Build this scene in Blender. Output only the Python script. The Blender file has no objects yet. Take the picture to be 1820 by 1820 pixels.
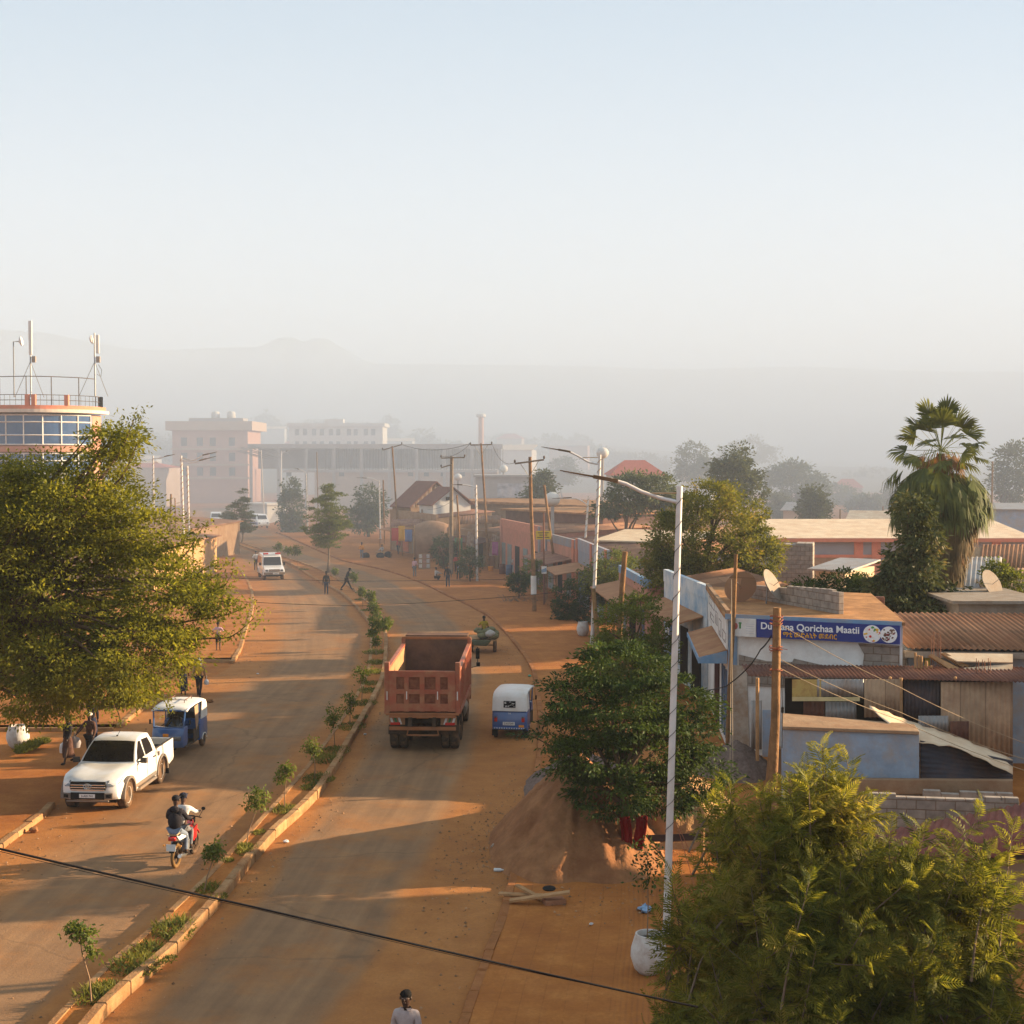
import bpy, bmesh, math, random
import numpy as np
from mathutils import Vector, Matrix
R = math.radians
scene = bpy.context.scene
col = scene.collection
# ------------------------------------------------------------------ camera, sky, sun, exposure
F = 2507.0; PITCH = math.atan(99/F); CAMH = 10.3
cd = bpy.data.cameras.new('camera'); cam = bpy.data.objects.new('camera', cd); col.objects.link(cam)
cam.location = (0, 0, CAMH); cam.rotation_euler = (math.pi/2-PITCH, 0, 0)
cd.sensor_fit = 'HORIZONTAL'; cd.angle = 2*math.atan(910/F); cd.clip_start = 0.5; cd.clip_end = 20000
scene.camera = cam
SUN_AZ = R(12); SUN_EL = R(14)
world = bpy.data.worlds.new('World'); scene.world = world; world.use_nodes = True
wn = world.node_tree; bg = wn.nodes['Background']; bg.inputs['Strength'].default_value = 0.08
sky = wn.nodes.new('ShaderNodeTexSky'); sky.sky_type = 'NISHITA'; sky.sun_disc = False
sky.sun_elevation = SUN_EL; sky.sun_rotation = math.pi/2-SUN_AZ
sky.air_density = 0.7; sky.dust_density = 1.0; sky.ozone_density = 1.0
# a thin even veil of morning cloud whitens the clear sky
veil = wn.nodes.new('ShaderNodeMix'); veil.data_type = 'RGBA'; veil.inputs[0].default_value = 0.88; veil.inputs[7].default_value = (2.38, 2.80, 3.15, 1)
wn.links.new(sky.outputs[0], veil.inputs[6]); wn.links.new(veil.outputs[2], bg.inputs[0])
sl = bpy.data.lights.new('sun', 'SUN'); sl.energy = 5.0; sl.angle = R(0.6); sl.color = (1, 0.75, 0.47)
so = bpy.data.objects.new('sun', sl); col.objects.link(so)
sdir = Vector((math.cos(SUN_AZ)*math.cos(SUN_EL), math.sin(SUN_AZ)*math.cos(SUN_EL), math.sin(SUN_EL)))
so.rotation_euler = sdir.to_track_quat('Z', 'Y').to_euler(); so.location = (60, 20, 40)
vs = scene.view_settings; vs.view_transform = 'Standard'; vs.look = 'None'; vs.gamma = 1; vs.exposure = 1.72
scene.cycles.max_bounces = 6; scene.cycles.diffuse_bounces = 3; scene.cycles.transparent_max_bounces = 12
scene.cycles.volume_bounces = 1
scene.cycles.use_denoising = True
# ------------------------------------------------------------------ helpers: photo pixel -> place in the world
cp, sp = math.cos(PITCH), math.sin(PITCH)
def ray(px, py):
    x = (px-910)/F; y = (910-py)/F
    return Vector((x, cp+y*sp, -sp+y*cp))
def P(px, py, D):
    d = ray(px, py); return Vector((0, 0, CAMH))+d*(D/d.y)
def G(px, py, z=0.0):
    d = ray(px, py); return Vector((0, 0, CAMH))+d*((z-CAMH)/d.z)
def ppm(D): return F/D
# ------------------------------------------------------------------ helpers: materials
MATS = {}
def _n(nt, t, **kw):
    n = nt.nodes.new(t)
    for k, v in kw.items():
        if k in n.inputs: n.inputs[k].default_value = v
        else: setattr(n, k, v)
    return n
def mat(name, rgb, rough=0.75, var=0.18, scale=3.0, bump=0.0, metal=0.0, dirt=None, dirt_amt=0.35, dscale=1.2, island=0.0, spec=0.35, coat=0.0, sheet=None):
    if name in MATS: return MATS[name]
    if rough >= .6: spec = min(spec, .1)
    m = bpy.data.materials.new(name); m.use_nodes = True; nt = m.node_tree; L = nt.links
    b = nt.nodes['Principled BSDF']
    b.inputs['Roughness'].default_value = rough; b.inputs['Metallic'].default_value = metal
    b.inputs['Specular IOR Level'].default_value = spec; b.inputs['Coat Weight'].default_value = coat
    tc = _n(nt, 'ShaderNodeTexCoord')
    nz = _n(nt, 'ShaderNodeTexNoise', Scale=scale, Detail=6.0, Roughness=0.65)
    L.new(tc.outputs['Object'], nz.inputs['Vector'])
    hs = _n(nt, 'ShaderNodeMapRange'); hs.inputs[1].default_value = 0.25; hs.inputs[2].default_value = 0.75
    hs.inputs[3].default_value = 1-var; hs.inputs[4].default_value = 1+var
    L.new(nz.outputs['Fac'], hs.inputs[0])
    mx = _n(nt, 'ShaderNodeMix', data_type='RGBA', blend_type='MULTIPLY'); mx.inputs[0].default_value = 1
    mx.inputs[6].default_value = (*rgb, 1); L.new(hs.outputs[0], mx.inputs[7])
    out = mx.outputs[2]
    if island:
        ge = _n(nt, 'ShaderNodeNewGeometry')
        mr = _n(nt, 'ShaderNodeMapRange'); mr.inputs[3].default_value = 1-island; mr.inputs[4].default_value = 1+island
        L.new(ge.outputs['Random Per Island'], mr.inputs[0])
        m2 = _n(nt, 'ShaderNodeMix', data_type='RGBA', blend_type='MULTIPLY'); m2.inputs[0].default_value = 1
        L.new(out, m2.inputs[6]); L.new(mr.outputs[0], m2.inputs[7]); out = m2.outputs[2]
    if sheet:
        bk = _n(nt, 'ShaderNodeTexBrick', Scale=1.0); bk.inputs['Brick Width'].default_value = sheet[0]; bk.inputs['Row Height'].default_value = sheet[1]; bk.inputs['Mortar Size'].default_value = .012
        bk.inputs['Color1'].default_value = (.55,.52,.5,1); bk.inputs['Color2'].default_value = (1.45,1.4,1.35,1); bk.inputs['Mortar'].default_value = (.5,.45,.4,1); L.new(tc.outputs['Object'], bk.inputs['Vector'])
        m4 = _n(nt, 'ShaderNodeMix', data_type='RGBA', blend_type='MULTIPLY'); m4.inputs[0].default_value = .8; L.new(out, m4.inputs[6]); L.new(bk.outputs['Color'], m4.inputs[7]); out = m4.outputs[2]
    if dirt:
        n2 = _n(nt, 'ShaderNodeTexNoise', Scale=dscale, Detail=8.0, Roughness=0.7)
        L.new(tc.outputs['Object'], n2.inputs['Vector'])
        cr = _n(nt, 'ShaderNodeMapRange'); cr.inputs[1].default_value = 0.42; cr.inputs[2].default_value = 0.68
        cr.inputs[3].default_value = 0.0; cr.inputs[4].default_value = min(1, dirt_amt*2)
        L.new(n2.outputs['Fac'], cr.inputs[0])
        m3 = _n(nt, 'ShaderNodeMix', data_type='RGBA'); L.new(cr.outputs[0], m3.inputs[0])
        L.new(out, m3.inputs[6]); m3.inputs[7].default_value = (*dirt, 1); out = m3.outputs[2]
    L.new(out, b.inputs['Base Color'])
    if bump:
        bp = _n(nt, 'ShaderNodeBump', Strength=min(1, bump), Distance=0.03)
        n3 = _n(nt, 'ShaderNodeTexNoise', Scale=scale*4, Detail=6.0); L.new(tc.outputs['Object'], n3.inputs['Vector'])
        L.new(n3.outputs['Fac'], bp.inputs['Height']); L.new(bp.outputs[0], b.inputs['Normal'])
    MATS[name] = m; return m
def glass_mat(name, rgb, rough=0.08):
    if name in MATS: return MATS[name]
    m = mat(name, rgb, rough, 0.08, 2.0, spec=0.8); return m
def leaf_mat(name, dark, light, trans=0.35, tip=None, rough=0.5):
    if name in MATS: return MATS[name]
    m = bpy.data.materials.new(name); m.use_nodes = True; nt = m.node_tree; L = nt.links
    b = nt.nodes['Principled BSDF']; out = nt.nodes['Material Output']
    b.inputs['Roughness'].default_value = max(rough, .6); b.inputs['Specular IOR Level'].default_value = 0.12
    ge = _n(nt, 'ShaderNodeNewGeometry'); tc = _n(nt, 'ShaderNodeTexCoord')
    nz = _n(nt, 'ShaderNodeTexNoise', Scale=0.9, Detail=3.0); L.new(tc.outputs['Object'], nz.inputs['Vector'])
    ad = _n(nt, 'ShaderNodeMath', operation='MULTIPLY_ADD'); L.new(ge.outputs['Random Per Island'], ad.inputs[0]); ad.inputs[1].default_value = 0.6
    mr = _n(nt, 'ShaderNodeMapRange'); mr.inputs[1].default_value = 0.35; mr.inputs[2].default_value = 0.65; mr.inputs[3].default_value = -0.15; mr.inputs[4].default_value = 0.55
    L.new(nz.outputs['Fac'], mr.inputs[0]); L.new(mr.outputs[0], ad.inputs[2])
    cr = _n(nt, 'ShaderNodeValToRGB'); cr.color_ramp.elements[0].color = (*dark, 1); cr.color_ramp.elements[1].color = (*light, 1)
    if tip:
        e = cr.color_ramp.elements.new(0.97); e.color = (*tip, 1); cr.color_ramp.elements[1].position = 0.8
        cr.color_ramp.elements[1].color = (*light, 1); cr.color_ramp.elements[2].color = (*tip, 1)
    L.new(ad.outputs[0], cr.inputs[0]); L.new(cr.outputs[0], b.inputs['Base Color'])
    tr = _n(nt, 'ShaderNodeBsdfTranslucent')
    br = _n(nt, 'ShaderNodeMix', data_type='RGBA', blend_type='MULTIPLY'); br.inputs[0].default_value = 1
    L.new(cr.outputs[0], br.inputs[6]); br.inputs[7].default_value = (1.5, 1.35, 0.7, 1); L.new(br.outputs[2], tr.inputs[0])
    ms = _n(nt, 'ShaderNodeMixShader'); ms.inputs[0].default_value = trans
    L.new(b.outputs[0], ms.inputs[1]); L.new(tr.outputs[0], ms.inputs[2]); L.new(ms.outputs[0], out.inputs[0])
    MATS[name] = m; return m
# ------------------------------------------------------------------ helpers: objects
def tag(o, label=None, cat=None, group=None, kind=None):
    if label: o['label'] = label
    if cat: o['category'] = cat
    if group: o['group'] = group
    if kind: o['kind'] = kind
    return o
def empty(name, loc, rz=0.0, label=None, cat=None, group=None, rx=0.0, ry=0.0):
    o = bpy.data.objects.new(name, None); col.objects.link(o); o.location = loc; o.rotation_euler = (rx, ry, rz); o.empty_display_size = 0.2
    return tag(o, label, cat, group)
def copy_tree(o, parent=None):
    c = o.copy(); col.objects.link(c); c.parent = parent
    for ch in [x for x in bpy.data.objects if x.parent == o]: copy_tree(ch, c)
    return c
class MB:
    def __init__(s): s.v = []; s.f = []; s.mi = []; s.m = 0; s.uv = None
    def add(s, vs, fs):
        b = len(s.v); s.v += [tuple(x) for x in vs]
        for f in fs: s.f.append(tuple(b+i for i in f)); s.mi.append(s.m)
        return s
    def box(s, c, d, rz=0.0, M=None, taper=1.0):
        x, y, z = d[0]/2, d[1]/2, d[2]/2; t = taper
        vs = [(-x,-y,-z),(x,-y,-z),(x,y,-z),(-x,y,-z),(-x*t,-y*t,z),(x*t,-y*t,z),(x*t,y*t,z),(-x*t,y*t,z)]
        m = Matrix.Translation(Vector(c)) @ (M.to_4x4() if M is not None else Matrix.Rotation(rz, 4, 'Z'))
        return s.add([m @ Vector(v) for v in vs], [(0,3,2,1),(4,5,6,7),(0,1,5,4),(1,2,6,5),(2,3,7,6),(3,0,4,7)])
    def hexa(s, a, b):  # two quads (bottom loop a, top loop b)
        n = len(a)
        return s.add(list(a)+list(b), [tuple(range(n-1,-1,-1)), tuple(range(n,2*n))]+[(i,(i+1)%n,n+(i+1)%n,n+i) for i in range(n)])
    def slab(s, pts, th):  # polygon (list of 3d points) thickened along its normal
        pts = [Vector(p) for p in pts]; nn = Vector((0,0,0))
        for i in range(len(pts)): nn += pts[i].cross(pts[(i+1)%len(pts)])
        nn.normalize(); return s.hexa([p-nn*th/2 for p in pts], [p+nn*th/2 for p in pts])
    def tube(s, pts, r, n=8, cap=True):
        pts = [Vector(p) for p in pts]; rs = r if isinstance(r, (list, tuple)) else [r]*len(pts)
        rings = []; up0 = None
        for i, p in enumerate(pts):
            t = (pts[min(i+1, len(pts)-1)]-pts[max(i-1, 0)])
            if t.length < 1e-9: t = Vector((0,0,1))
            t.normalize()
            if up0 is None: up0 = Vector((0,0,1)) if abs(t.z) < 0.9 else Vector((1,0,0))
            a = t.cross(up0)
            if a.length < 1e-4: a = t.cross(Vector((0.3,1,0.2)))
            a.normalize(); b = a.cross(t).normalized(); up0 = b
            rings.append([p+(a*math.cos(2*math.pi*k/n)+b*math.sin(2*math.pi*k/n))*rs[i] for k in range(n)])
        vs = [v for rg in rings for v in rg]; fs = []
        for i in range(len(rings)-1):
            for k in range(n): fs.append((i*n+k, i*n+(k+1)%n, (i+1)*n+(k+1)%n, (i+1)*n+k))
        if cap: fs.append(tuple(range(n-1,-1,-1))); fs.append(tuple((len(rings)-1)*n+k for k in range(n)))
        return s.add(vs, fs)
    def lathe(s, prof, n=16, c=(0,0,0), M=None):  # prof: (r, z)
        vs = []; fs = []; m = Matrix.Translation(Vector(c)) @ (M.to_4x4() if M is not None else Matrix.Identity(4))
        for r, z in prof:
            for k in range(n): vs.append(m @ Vector((r*math.cos(2*math.pi*k/n), r*math.sin(2*math.pi*k/n), z)))
        for i in range(len(prof)-1):
            for k in range(n): fs.append((i*n+k, i*n+(k+1)%n, (i+1)*n+(k+1)%n, (i+1)*n+k))
        if prof[0][0] > 1e-6: fs.append(tuple(range(n-1,-1,-1)))
        if prof[-1][0] > 1e-6: fs.append(tuple((len(prof)-1)*n+k for k in range(n)))
        return s.add(vs, fs)
    def ball(s, c, r, n=12, m=8, M=None):
        r = r if isinstance(r, (tuple, list)) else (r, r, r)
        vs = []; fs = []; T = Matrix.Translation(Vector(c)) @ (M.to_4x4() if M is not None else Matrix.Identity(4))
        for i in range(m+1):
            a = math.pi*i/m - math.pi/2
            for k in range(n): vs.append(T @ Vector((r[0]*math.cos(a)*math.cos(2*math.pi*k/n), r[1]*math.cos(a)*math.sin(2*math.pi*k/n), r[2]*math.sin(a))))
        for i in range(m):
            for k in range(n): fs.append((i*n+k, i*n+(k+1)%n, (i+1)*n+(k+1)%n, (i+1)*n+k))
        return s.add(vs, fs)
    def profile(s, prof, xs, fn=None):  # (y,z) outline swept over x stations; fn deforms points
        n = len(prof); vs = []; fs = []
        for x in xs:
            for y, z in prof:
                p = Vector((x, y, z)); vs.append(fn(p) if fn else p)
        for i in range(len(xs)-1):
            for k in range(n): fs.append((i*n+k, (i+1)*n+k, (i+1)*n+(k+1)%n, i*n+(k+1)%n))
        fs.append(tuple(range(n))); fs.append(tuple((len(xs)-1)*n+k for k in range(n-1,-1,-1)))
        return s.add(vs, fs)
    def build(s, name, mats, parent=None, loc=None, bevel=0.0, smooth=None, rz=None, rot=None):
        me = bpy.data.meshes.new(name); me.from_pydata(s.v, [], s.f)
        mats = mats if isinstance(mats, (list, tuple)) else [mats]
        for m in mats: me.materials.append(m)
        if len(mats) > 1: me.polygons.foreach_set('material_index', s.mi)
        bm = bmesh.new(); bm.from_mesh(me); bmesh.ops.remove_doubles(bm, verts=bm.verts, dist=1e-5)
        bmesh.ops.recalc_face_normals(bm, faces=bm.faces)
        if bevel:
            es = [e for e in bm.edges if len(e.link_faces) == 2 and e.calc_face_angle(0) > R(25)]
            bmesh.ops.bevel(bm, geom=es, offset=bevel, segments=2, profile=0.5, affect='EDGES', clamp_overlap=True)
        bm.to_mesh(me); bm.free()
        if smooth is not None:
            me.shade_smooth(); me.set_sharp_from_angle(angle=R(smooth))
        o = bpy.data.objects.new(name, me); col.objects.link(o)
        if parent is not None: o.parent = parent
        if loc is not None: o.location = loc
        if rz is not None: o.rotation_euler = (0, 0, rz)
        if rot is not None: o.rotation_euler = rot
        me.update(); return o
def np_mesh(name, V, Fq, m, parent=None, loc=None):  # quads, fast
    me = bpy.data.meshes.new(name); nv = len(V); nf = len(Fq)
    me.vertices.add(nv); me.vertices.foreach_set('co', np.asarray(V, np.float32).ravel())
    k = Fq.shape[1]
    me.loops.add(nf*k); me.loops.foreach_set('vertex_index', np.asarray(Fq, np.int32).ravel())
    me.polygons.add(nf); me.polygons.foreach_set('loop_start', np.arange(0, nf*k, k, dtype=np.int32))
    try: me.polygons.foreach_set('loop_total', np.full(nf, k, np.int32))
    except Exception: pass
    for x in (m if isinstance(m, (list, tuple)) else [m]): me.materials.append(x)
    me.update(calc_edges=True); me.validate()
    o = bpy.data.objects.new(name, me); col.objects.link(o)
    if parent is not None: o.parent = parent
    if loc is not None: o.location = loc
    return o
def spline(pts, step=1.5):
    pts = [Vector(p) for p in pts]; out = []
    for i in range(len(pts)-1):
        p0 = pts[max(i-1,0)]; p1 = pts[i]; p2 = pts[i+1]; p3 = pts[min(i+2,len(pts)-1)]
        n = max(1, int((p2-p1).length/step))
        for k in range(n):
            t = k/n; t2 = t*t; t3 = t2*t
            out.append(0.5*((2*p1)+(-p0+p2)*t+(2*p0-5*p1+4*p2-p3)*t2+(-p0+3*p1-3*p2+p3)*t3))
    out.append(pts[-1]); return out
def resample(pts, n):
    d = [0.0]
    for i in range(1, len(pts)): d.append(d[-1]+(pts[i]-pts[i-1]).length)
    out = []
    j = 0
    for k in range(n):
        s = d[-1]*k/(n-1)
        while j < len(pts)-2 and d[j+1] < s: j += 1
        t = (s-d[j])/max(1e-9, d[j+1]-d[j]); out.append(pts[j].lerp(pts[j+1], min(1, max(0, t))))
    return out, d[-1]
def at_y(pts, y):  # point of an edge line at depth y
    for i in range(len(pts)-1):
        a, b = pts[i], pts[i+1]
        if (a.y-y)*(b.y-y) <= 0 and a.y != b.y: return a.lerp(b, (y-a.y)/(b.y-a.y))
    return pts[0].copy() if abs(pts[0].y-y) < abs(pts[-1].y-y) else pts[-1].copy()
rnd = random.Random(7)
DUST = (0.40, 0.185, 0.07)
# ------------------------------------------------------------------ ground, roads, kerbs
def gp(L): return [G(x, y) for x, y in L]
LEFT = spline([Vector((-13.0,-12,0)), Vector((-13.2,20,0))]+gp([(30,1490),(85,1450),(217,1293),(248,1268),(330,1225),(415,1180),(440,1120),(452,1075),(445,1040),(425,1010),(395,985),(365,960),(347,935),(338,915),(345,903)]))
MEDL = spline([Vector((-9.2,-12,0)), Vector((-8.7,10,0))]+gp([(124,1793),(240,1687),(379,1554),(506,1414),(572,1333),(640,1227),(655,1176),(657,1116),(647,1100),(630,1080),(602,1055),(558,1031),(528,1011),(500,998),(432,973),(402,960),(377,953)]))
MEDR = spline([Vector((-8.3,-12,0)), Vector((-7.8,10,0))]+gp([(202,1794),(311,1701),(384,1620),(486,1495),(569,1416),(630,1315),(660,1262),(683,1212),(689,1161),(687,1126),(673,1090),(647,1068),(627,1050),(589,1026),(558,1011),(500,991),(436,969),(404,957.5),(379,951.5)]))
RIGHT = spline([Vector((-3.2,-12,0)), Vector((-2.2,10,0))]+gp([(824,1794),(880,1653),(926,1480),(950,1367),(956,1311),(953,1245),(943,1190),(917,1150),(887,1115),(863,1094),(818,1070),(797,1061),(746,1036),(686,1015),(609,997),(558,976),(495,948),(467,938),(440,924),(418,912),(405,903)]))
def ground_mat(name, kind):
    m = bpy.data.materials.new(name); m.use_nodes = True; nt = m.node_tree; L = nt.links; b = nt.nodes['Principled BSDF']
    b.inputs['Roughness'].default_value = 0.93; b.inputs['Specular IOR Level'].default_value = 0.12
    ge = _n(nt, 'ShaderNodeNewGeometry'); uv = _n(nt, 'ShaderNodeUVMap')
    def noise(s, d=6, r=0.6, vec=None):
        n = _n(nt, 'ShaderNodeTexNoise', Scale=s, Detail=d, Roughness=r); L.new(vec or ge.outputs['Position'], n.inputs['Vector']); return n.outputs['Fac']
    def ramp(fac, stops):
        c = _n(nt, 'ShaderNodeValToRGB'); e = c.color_ramp.elements
        while len(e) < len(stops): e.new(0.5)
        for i, (p, rgb) in enumerate(stops): e[i].position = p; e[i].color = (*rgb, 1)
        L.new(fac, c.inputs[0]); return c.outputs[0]
    def mth(op, a, b_=None, c_=None):
        n = _n(nt, 'ShaderNodeMath', operation=op)
        for i, x in enumerate((a, b_, c_)):
            if x is None: continue
            if isinstance(x, (int, float)): n.inputs[i].default_value = x
            else: L.new(x, n.inputs[i])
        return n.outputs[0]
    def mix(f, a, b_, mode='MIX'):
        n = _n(nt, 'ShaderNodeMix', data_type='RGBA', blend_type=mode)
        for i, x in ((0, f), (6, a), (7, b_)):
            if isinstance(x, (int, float)): n.inputs[i].default_value = x
            elif isinstance(x, tuple): n.inputs[i].default_value = (*x, 1)
            else: L.new(x, n.inputs[i])
        return n.outputs[2]
    def sstep(x, a, b_):
        n = _n(nt, 'ShaderNodeMapRange', interpolation_type='SMOOTHSTEP'); L.new(x, n.inputs[0]); n.inputs[1].default_value = a; n.inputs[2].default_value = b_; return n.outputs[0]
    big = noise(0.12, 5); mid = noise(0.9, 6, 0.65); fine = noise(14, 5, 0.7)
    dirt = ramp(mth('MULTIPLY_ADD', mid, 0.5, mth('MULTIPLY', big, 0.5)), [(0.34, (0.25,0.082,0.020)), (0.5, (0.37,0.138,0.033)), (0.68, (0.51,0.215,0.062))])
    dirt = mix(0.6, dirt, ramp(mth('MULTIPLY_ADD', fine, 0.6, mth('MULTIPLY', noise(4.0, 6, 0.75), 0.4)), [(0.32, (0.5,0.46,0.42)), (0.68, (1.28,1.24,1.2))]), 'MULTIPLY')
    bump_src = fine; bd = 0.02
    if kind == 'dirt':
        outc = dirt
    elif kind in ('roadL', 'roadR'):
        sx = _n(nt, 'ShaderNodeSeparateXYZ'); L.new(uv.outputs[0], sx.inputs[0]); u = sx.outputs[0]; v = sx.outputs[1]
        cmb = _n(nt, 'ShaderNodeCombineXYZ'); L.new(mth('MULTIPLY', u, 14.0), cmb.inputs[0]); L.new(mth('MULTIPLY', v, 0.06), cmb.inputs[1])
        streak = noise(1.0, 4, 0.6, cmb.outputs[0])
        asp = ramp(mth('MULTIPLY_ADD', streak, 0.55, mth('MULTIPLY', mid, 0.45)), [(0.3, (0.175,0.100,0.054)), (0.55, (0.265,0.150,0.076)), (0.75, (0.37,0.205,0.096))])
        asp = mix(0.5, asp, ramp(noise(60, 4, 0.8), [(0.25, (0.7,0.7,0.7)), (0.75, (1.25,1.25,1.25))]), 'MULTIPLY')
        cmb3 = _n(nt, 'ShaderNodeCombineXYZ'); L.new(mth('MULTIPLY', u, 3.0), cmb3.inputs[0]); L.new(mth('MULTIPLY', v, 0.12), cmb3.inputs[1])
        wob = mth('MULTIPLY', mth('SUBTRACT', noise(1.0, 5, 0.6, cmb3.outputs[0]), 0.5), 0.36)
        uu = mth('ADD', u, wob)
        if kind == 'roadR':
            d = mth('MAXIMUM', sstep(uu, 0.56, 0.70), mth('SUBTRACT', 1.0, sstep(uu, 0.05, 0.17)))
        else:
            d = mth('MAXIMUM', mth('SUBTRACT', 1.0, sstep(uu, 0.16, 0.42)), sstep(uu, 0.84, 0.95))
        patch = mth('MULTIPLY', sstep(noise(0.35, 6, 0.7), 0.46, 0.70), 0.62)
        d = mth('MINIMUM', 1.0, mth('MAXIMUM', d, patch))
        d = mth('MULTIPLY', d, mth('MULTIPLY_ADD', fine, 0.3, 0.78))
        outc = mix(d, asp, mix(0.3, dirt, (0.36,0.175,0.066)))
        crk = _n(nt, 'ShaderNodeTexVoronoi', feature='DISTANCE_TO_EDGE', Scale=0.16); L.new(mth('MULTIPLY', mid, 1.0), crk.inputs['Randomness']) if False else None
        vadd = _n(nt, 'ShaderNodeVectorMath', operation='ADD'); L.new(ge.outputs['Position'], vadd.inputs[0])
        nv = _n(nt, 'ShaderNodeTexNoise', Scale=0.8, Detail=5.0); L.new(ge.outputs['Position'], nv.inputs['Vector']); L.new(nv.outputs['Color'], vadd.inputs[1])
        L.new(vadd.outputs[0], crk.inputs['Vector'])
        line = mth('MULTIPLY', mth('LESS_THAN', crk.outputs['Distance'], 0.006), mth('MULTIPLY_ADD', d, -0.2, 0.2))
        outc = mix(line, outc, (0.05,0.035,0.025))
    else:  # pavers
        br = _n(nt, 'ShaderNodeTexBrick', Scale=1.0); br.inputs['Brick Width'].default_value = 0.42; br.inputs['Row Height'].default_value = 0.42
        br.inputs['Mortar Size'].default_value = 0.012; br.inputs['Mortar Smooth'].default_value = 0.4; br.offset = 0.0
        br.inputs['Color1'].default_value = (0.35,0.126,0.034,1); br.inputs['Color2'].default_value = (0.30,0.106,0.030,1); br.inputs['Mortar'].default_value = (0.20,0.075,0.028,1)
        L.new(uv.outputs[0], br.inputs['Vector'])
        sx = _n(nt, 'ShaderNodeSeparateXYZ'); L.new(uv.outputs[0], sx.inputs[0])
        tact = mth('MULTIPLY', sstep(sx.outputs[0], 2.58, 2.6), mth('SUBTRACT', 1.0, sstep(sx.outputs[0], 3.35, 3.37)))
        rib = mth('MULTIPLY', mth('ADD', mth('SINE', mth('MULTIPLY', sx.outputs[0], 2*math.pi/0.105)), 1.0), 0.5)
        pav = mix(mth('MULTIPLY', tact, 0.8), br.outputs['Color'], ramp(rib, [(0.1, (0.24,0.09,0.032)), (0.5, (0.36,0.130,0.035))]))
        cover = sstep(mth('MULTIPLY_ADD', noise(0.5, 6, 0.7), 0.6, mth('MULTIPLY', mid, 0.4)), 0.36, 0.62)
        outc = mix(mth('MULTIPLY_ADD', cover, 0.5, 0.42), pav, dirt)
        bump_src = mth('ADD', mth('MULTIPLY', fine, 0.5), mth('ADD', mth('MULTIPLY', br.outputs['Fac'], -0.7), mth('MULTIPLY', mth('MULTIPLY', rib, tact), 0.8)))
    # small litter specks, stains
    vo = _n(nt, 'ShaderNodeTexVoronoi', Scale=2.6); L.new(ge.outputs['Position'], vo.inputs['Vector'])
    spk = mth('MULTIPLY', mth('LESS_THAN', vo.outputs['Distance'], 0.055), mth('GREATER_THAN', noise(0.7, 3), 0.52))
    outc = mix(mth('MULTIPLY', spk, 0.55), outc, (0.10,0.05,0.025))
    L.new(outc, b.inputs['Base Color'])
    bp = _n(nt, 'ShaderNodeBump', Strength=0.5, Distance=bd); L.new(bump_src, bp.inputs['Height']); L.new(bp.outputs[0], b.inputs['Normal'])
    MATS[name] = m; return m
M_DIRT = ground_mat('red_dirt', 'dirt'); M_RL = ground_mat('asphalt_left', 'roadL'); M_RR = ground_mat('asphalt_right', 'roadR'); M_PAV = ground_mat('pavers', 'pav')
# one big sheet of ground, gently rolling away from the road
gx = np.linspace(-700, 700, 141); gy = np.concatenate([np.linspace(-60, 300, 91), np.linspace(310, 890, 59)])
V = []; 
for y in gy:
    for x in gx:
        z = 0.0
        if y > 330: z = -0.02
        V.append((x, y, z))
nx = len(gx); FQ = np.array([(j*nx+i, j*nx+i+1, (j+1)*nx+i+1, (j+1)*nx+i) for j in range(len(gy)-1) for i in range(nx-1)])
tag(np_mesh('ground', np.array(V), FQ, M_DIRT), 'red dusty earth spreading under the whole town', 'ground', kind='structure')
def strip(name, A, B, z, m, n=160, uvw=None, cols=6):
    a, la = resample(A, n); b, lb = resample(B, n); V = []; U = []
    for i in range(n):
        for k in range(cols+1):
            t = k/cols; p = a[i].lerp(b[i], t); V.append((p.x, p.y, z)); U.append((t if uvw is None else t*uvw, (la+lb)/2*i/(n-1)))
    c = cols+1
    FQ = np.array([(i*c+k, i*c+k+1, (i+1)*c+k+1, (i+1)*c+k) for i in range(n-1) for k in range(cols)])
    o = np_mesh(name, np.array(V), FQ, m)
    ul = o.data.uv_layers.new(name='UVMap'); U = np.array(U, np.float32)
    idx = np.empty(len(o.data.loops), np.int32); o.data.loops.foreach_get('vertex_index', idx); ul.data.foreach_set('uv', U[idx].ravel())
    return o
far = lambda L, y: [p for p in L if p.y <= y]
def by_y(L, ys): return [at_y(L, y) for y in ys]
YS = list(np.concatenate([np.linspace(-12, 100, 90), np.linspace(102, 182, 50)]))
tag(strip('road_left_lane', by_y(LEFT, YS), by_y(MEDL, YS), 0.004, M_RL), 'dusty asphalt carriageway left of the planted median', 'road', kind='structure')
tag(strip('road_right_lane', by_y(MEDR, YS), by_y(RIGHT, YS), 0.008, M_RR), 'asphalt carriageway right of the planted median with a broad orange dust margin', 'road', kind='structure')
YF = list(np.linspace(182, 279, 40))
tag(strip('road_far', by_y(LEFT, YF), by_y(RIGHT, YF), 0.006, M_RL), 'far end of the road beyond the median', 'road', kind='structure')
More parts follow.
